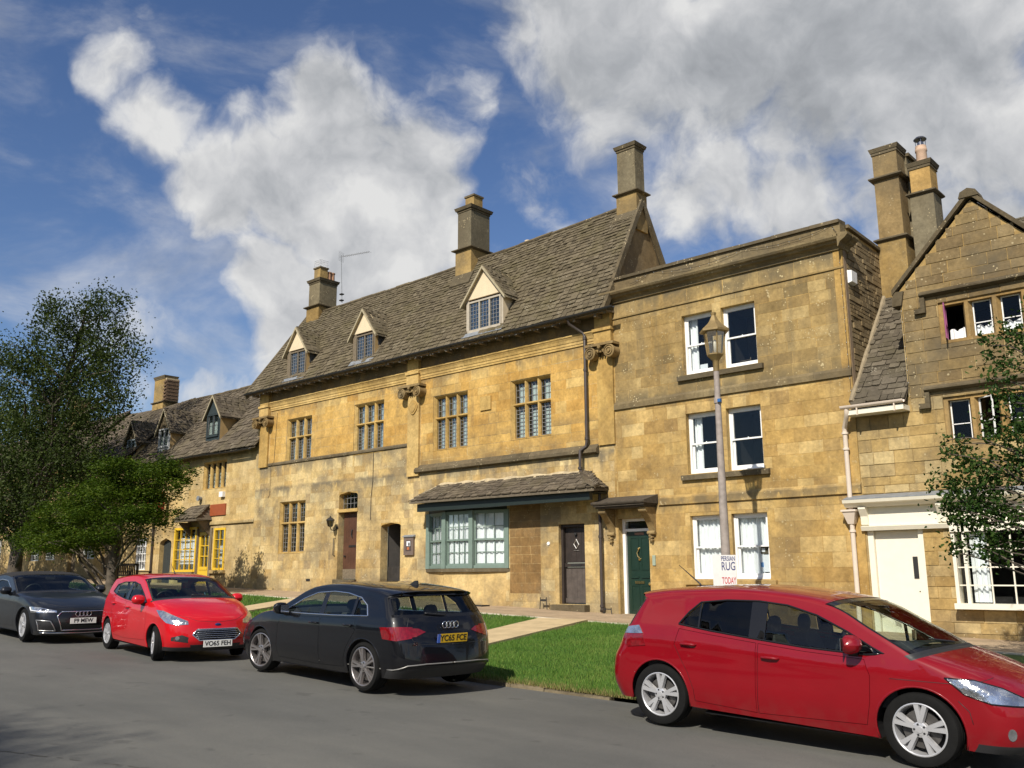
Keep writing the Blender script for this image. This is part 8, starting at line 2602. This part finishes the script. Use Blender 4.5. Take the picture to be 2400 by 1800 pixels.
tree('maple_tree', 'low spreading green maple in front of the yellow shop', (-29.9, 13.8, zb),
     [(-29.9, 13.8, zb - .15, .20), (-29.95, 13.8, 1.7, .16), (-29.8, 13.8, 2.4, .14), (-29.7, 13.85, 3.2, .09), (-29.4, 13.9, 4.2, .03)],
     [(-28.4, 13.8, 4.85, 1.7, 1.5, .30, 1.0), (-26.9, 13.8, 4.45, 1.4, 1.3, .26, .8), (-30.2, 13.6, 4.35, 1.7, 1.5, .30, 1.1), (-32.2, 13.5, 3.85, 1.7, 1.5, .30, 1.0), (-34.1, 13.6, 3.25, 1.5, 1.3, .28, .8), (-30.9, 13.2, 3.45, 2.0, 1.6, .32, 1.1), (-28.2, 13.3, 3.95, 1.7, 1.4, .30, 1.0), (-33.0, 13.3, 2.75, 1.7, 1.4, .28, .9), (-27.4, 13.5, 3.35, 1.4, 1.2, .28, .7), (-29.6, 13.2, 2.85, 1.9, 1.5, .28, .9), (-31.6, 13.0, 2.55, 1.6, 1.3, .25, .7), (-35.2, 13.6, 2.75, .9, .9, .25, .3)],
     330, 190, .21, .085, M_LMAPLE, 21, shell=.15, flat=.7, nl=40, limb_r=.045)
zb = zl(-2.2, 13.5)
tree('young_tree', 'young leafy tree reaching in from the right edge before the shop window', (-2.2, 13.5, zb),
     [(-2.2, 13.5, zb - .15, .10), (-2.25, 13.5, 1.2, .085), (-2.4, 13.5, 2.4, .065), (-2.6, 13.5, 3.6, .04), (-2.8, 13.5, 5.0, .012)],
     [(-3.35, 13.5, 2.55, .75, .7, .55, 1.1), (-3.95, 13.5, 2.75, .38, .4, .75, .55), (-3.75, 13.5, 2.25, .45, .5, .35, .5), (-3.05, 13.5, 3.35, .55, .6, .55, .8), (-3.15, 13.5, 4.35, .28, .3, .75, .42), (-2.6, 13.5, 4.6, .5, .6, .9, .6), (-2.2, 13.5, 3.2, .9, .9, 1.0, 1.2), (-3.55, 13.5, 1.85, .6, .6, .28, .35), (-1.6, 13.5, 2.6, .9, .9, .9, .8)],
     330, 34, .10, .062, M_LHAW, 31, shell=.1, nl=120, limb_r=.025)

# ================================================================== the other side of the street, behind the viewpoint
g_ = np.random.default_rng(77)
n_ = 15000
P_ = np.stack([g_.uniform(-55, 30, n_), g_.uniform(-21, -17, n_), g_.uniform(0, 1, n_)], 1)
top_ = 5.2 + 1.6 * np.sin(P_[:, 0] * .45) + 1.1 * np.sin(P_[:, 0] * 1.3 + 1)
P_[:, 2] = -.6 + P_[:, 2] * top_
belt_ = leaves('unseen_tree_belt', M_LBIRCH, P_, .85, g_, None)  # out of view, added to darken reflections and cut sky fill
tag(belt_, 'unseen belt of trees across the street, added to darken reflections', 'trees', kind='stuff')
tree('tall_tree', 'tall tree across the street whose shadow touches the road at lower left', (-3.6, -14.6, zr(-3.6) - .1),
     [(-3.6, -14.6, -.4, .34), (-3.6, -14.6, 4.0, .27), (-3.7, -14.5, 8.5, .18), (-4.0, -14.4, 12.0, .09), (-4.4, -14.3, 15.4, .02)],
     [(-3.4, -14.6, 10.0, 2.8, 2.6, 2.6, 1.6), (-4.3, -14.4, 13.2, 1.6, 1.6, 1.5, .9), (-5.3, -14.3, 14.9, 1.3, .6, .35, .5), (-3.6, -14.4, 15.1, .8, .6, .35, .25)],
     150, 90, .34, .13, M_LBIRCH, 51, shell=.2, nl=60)
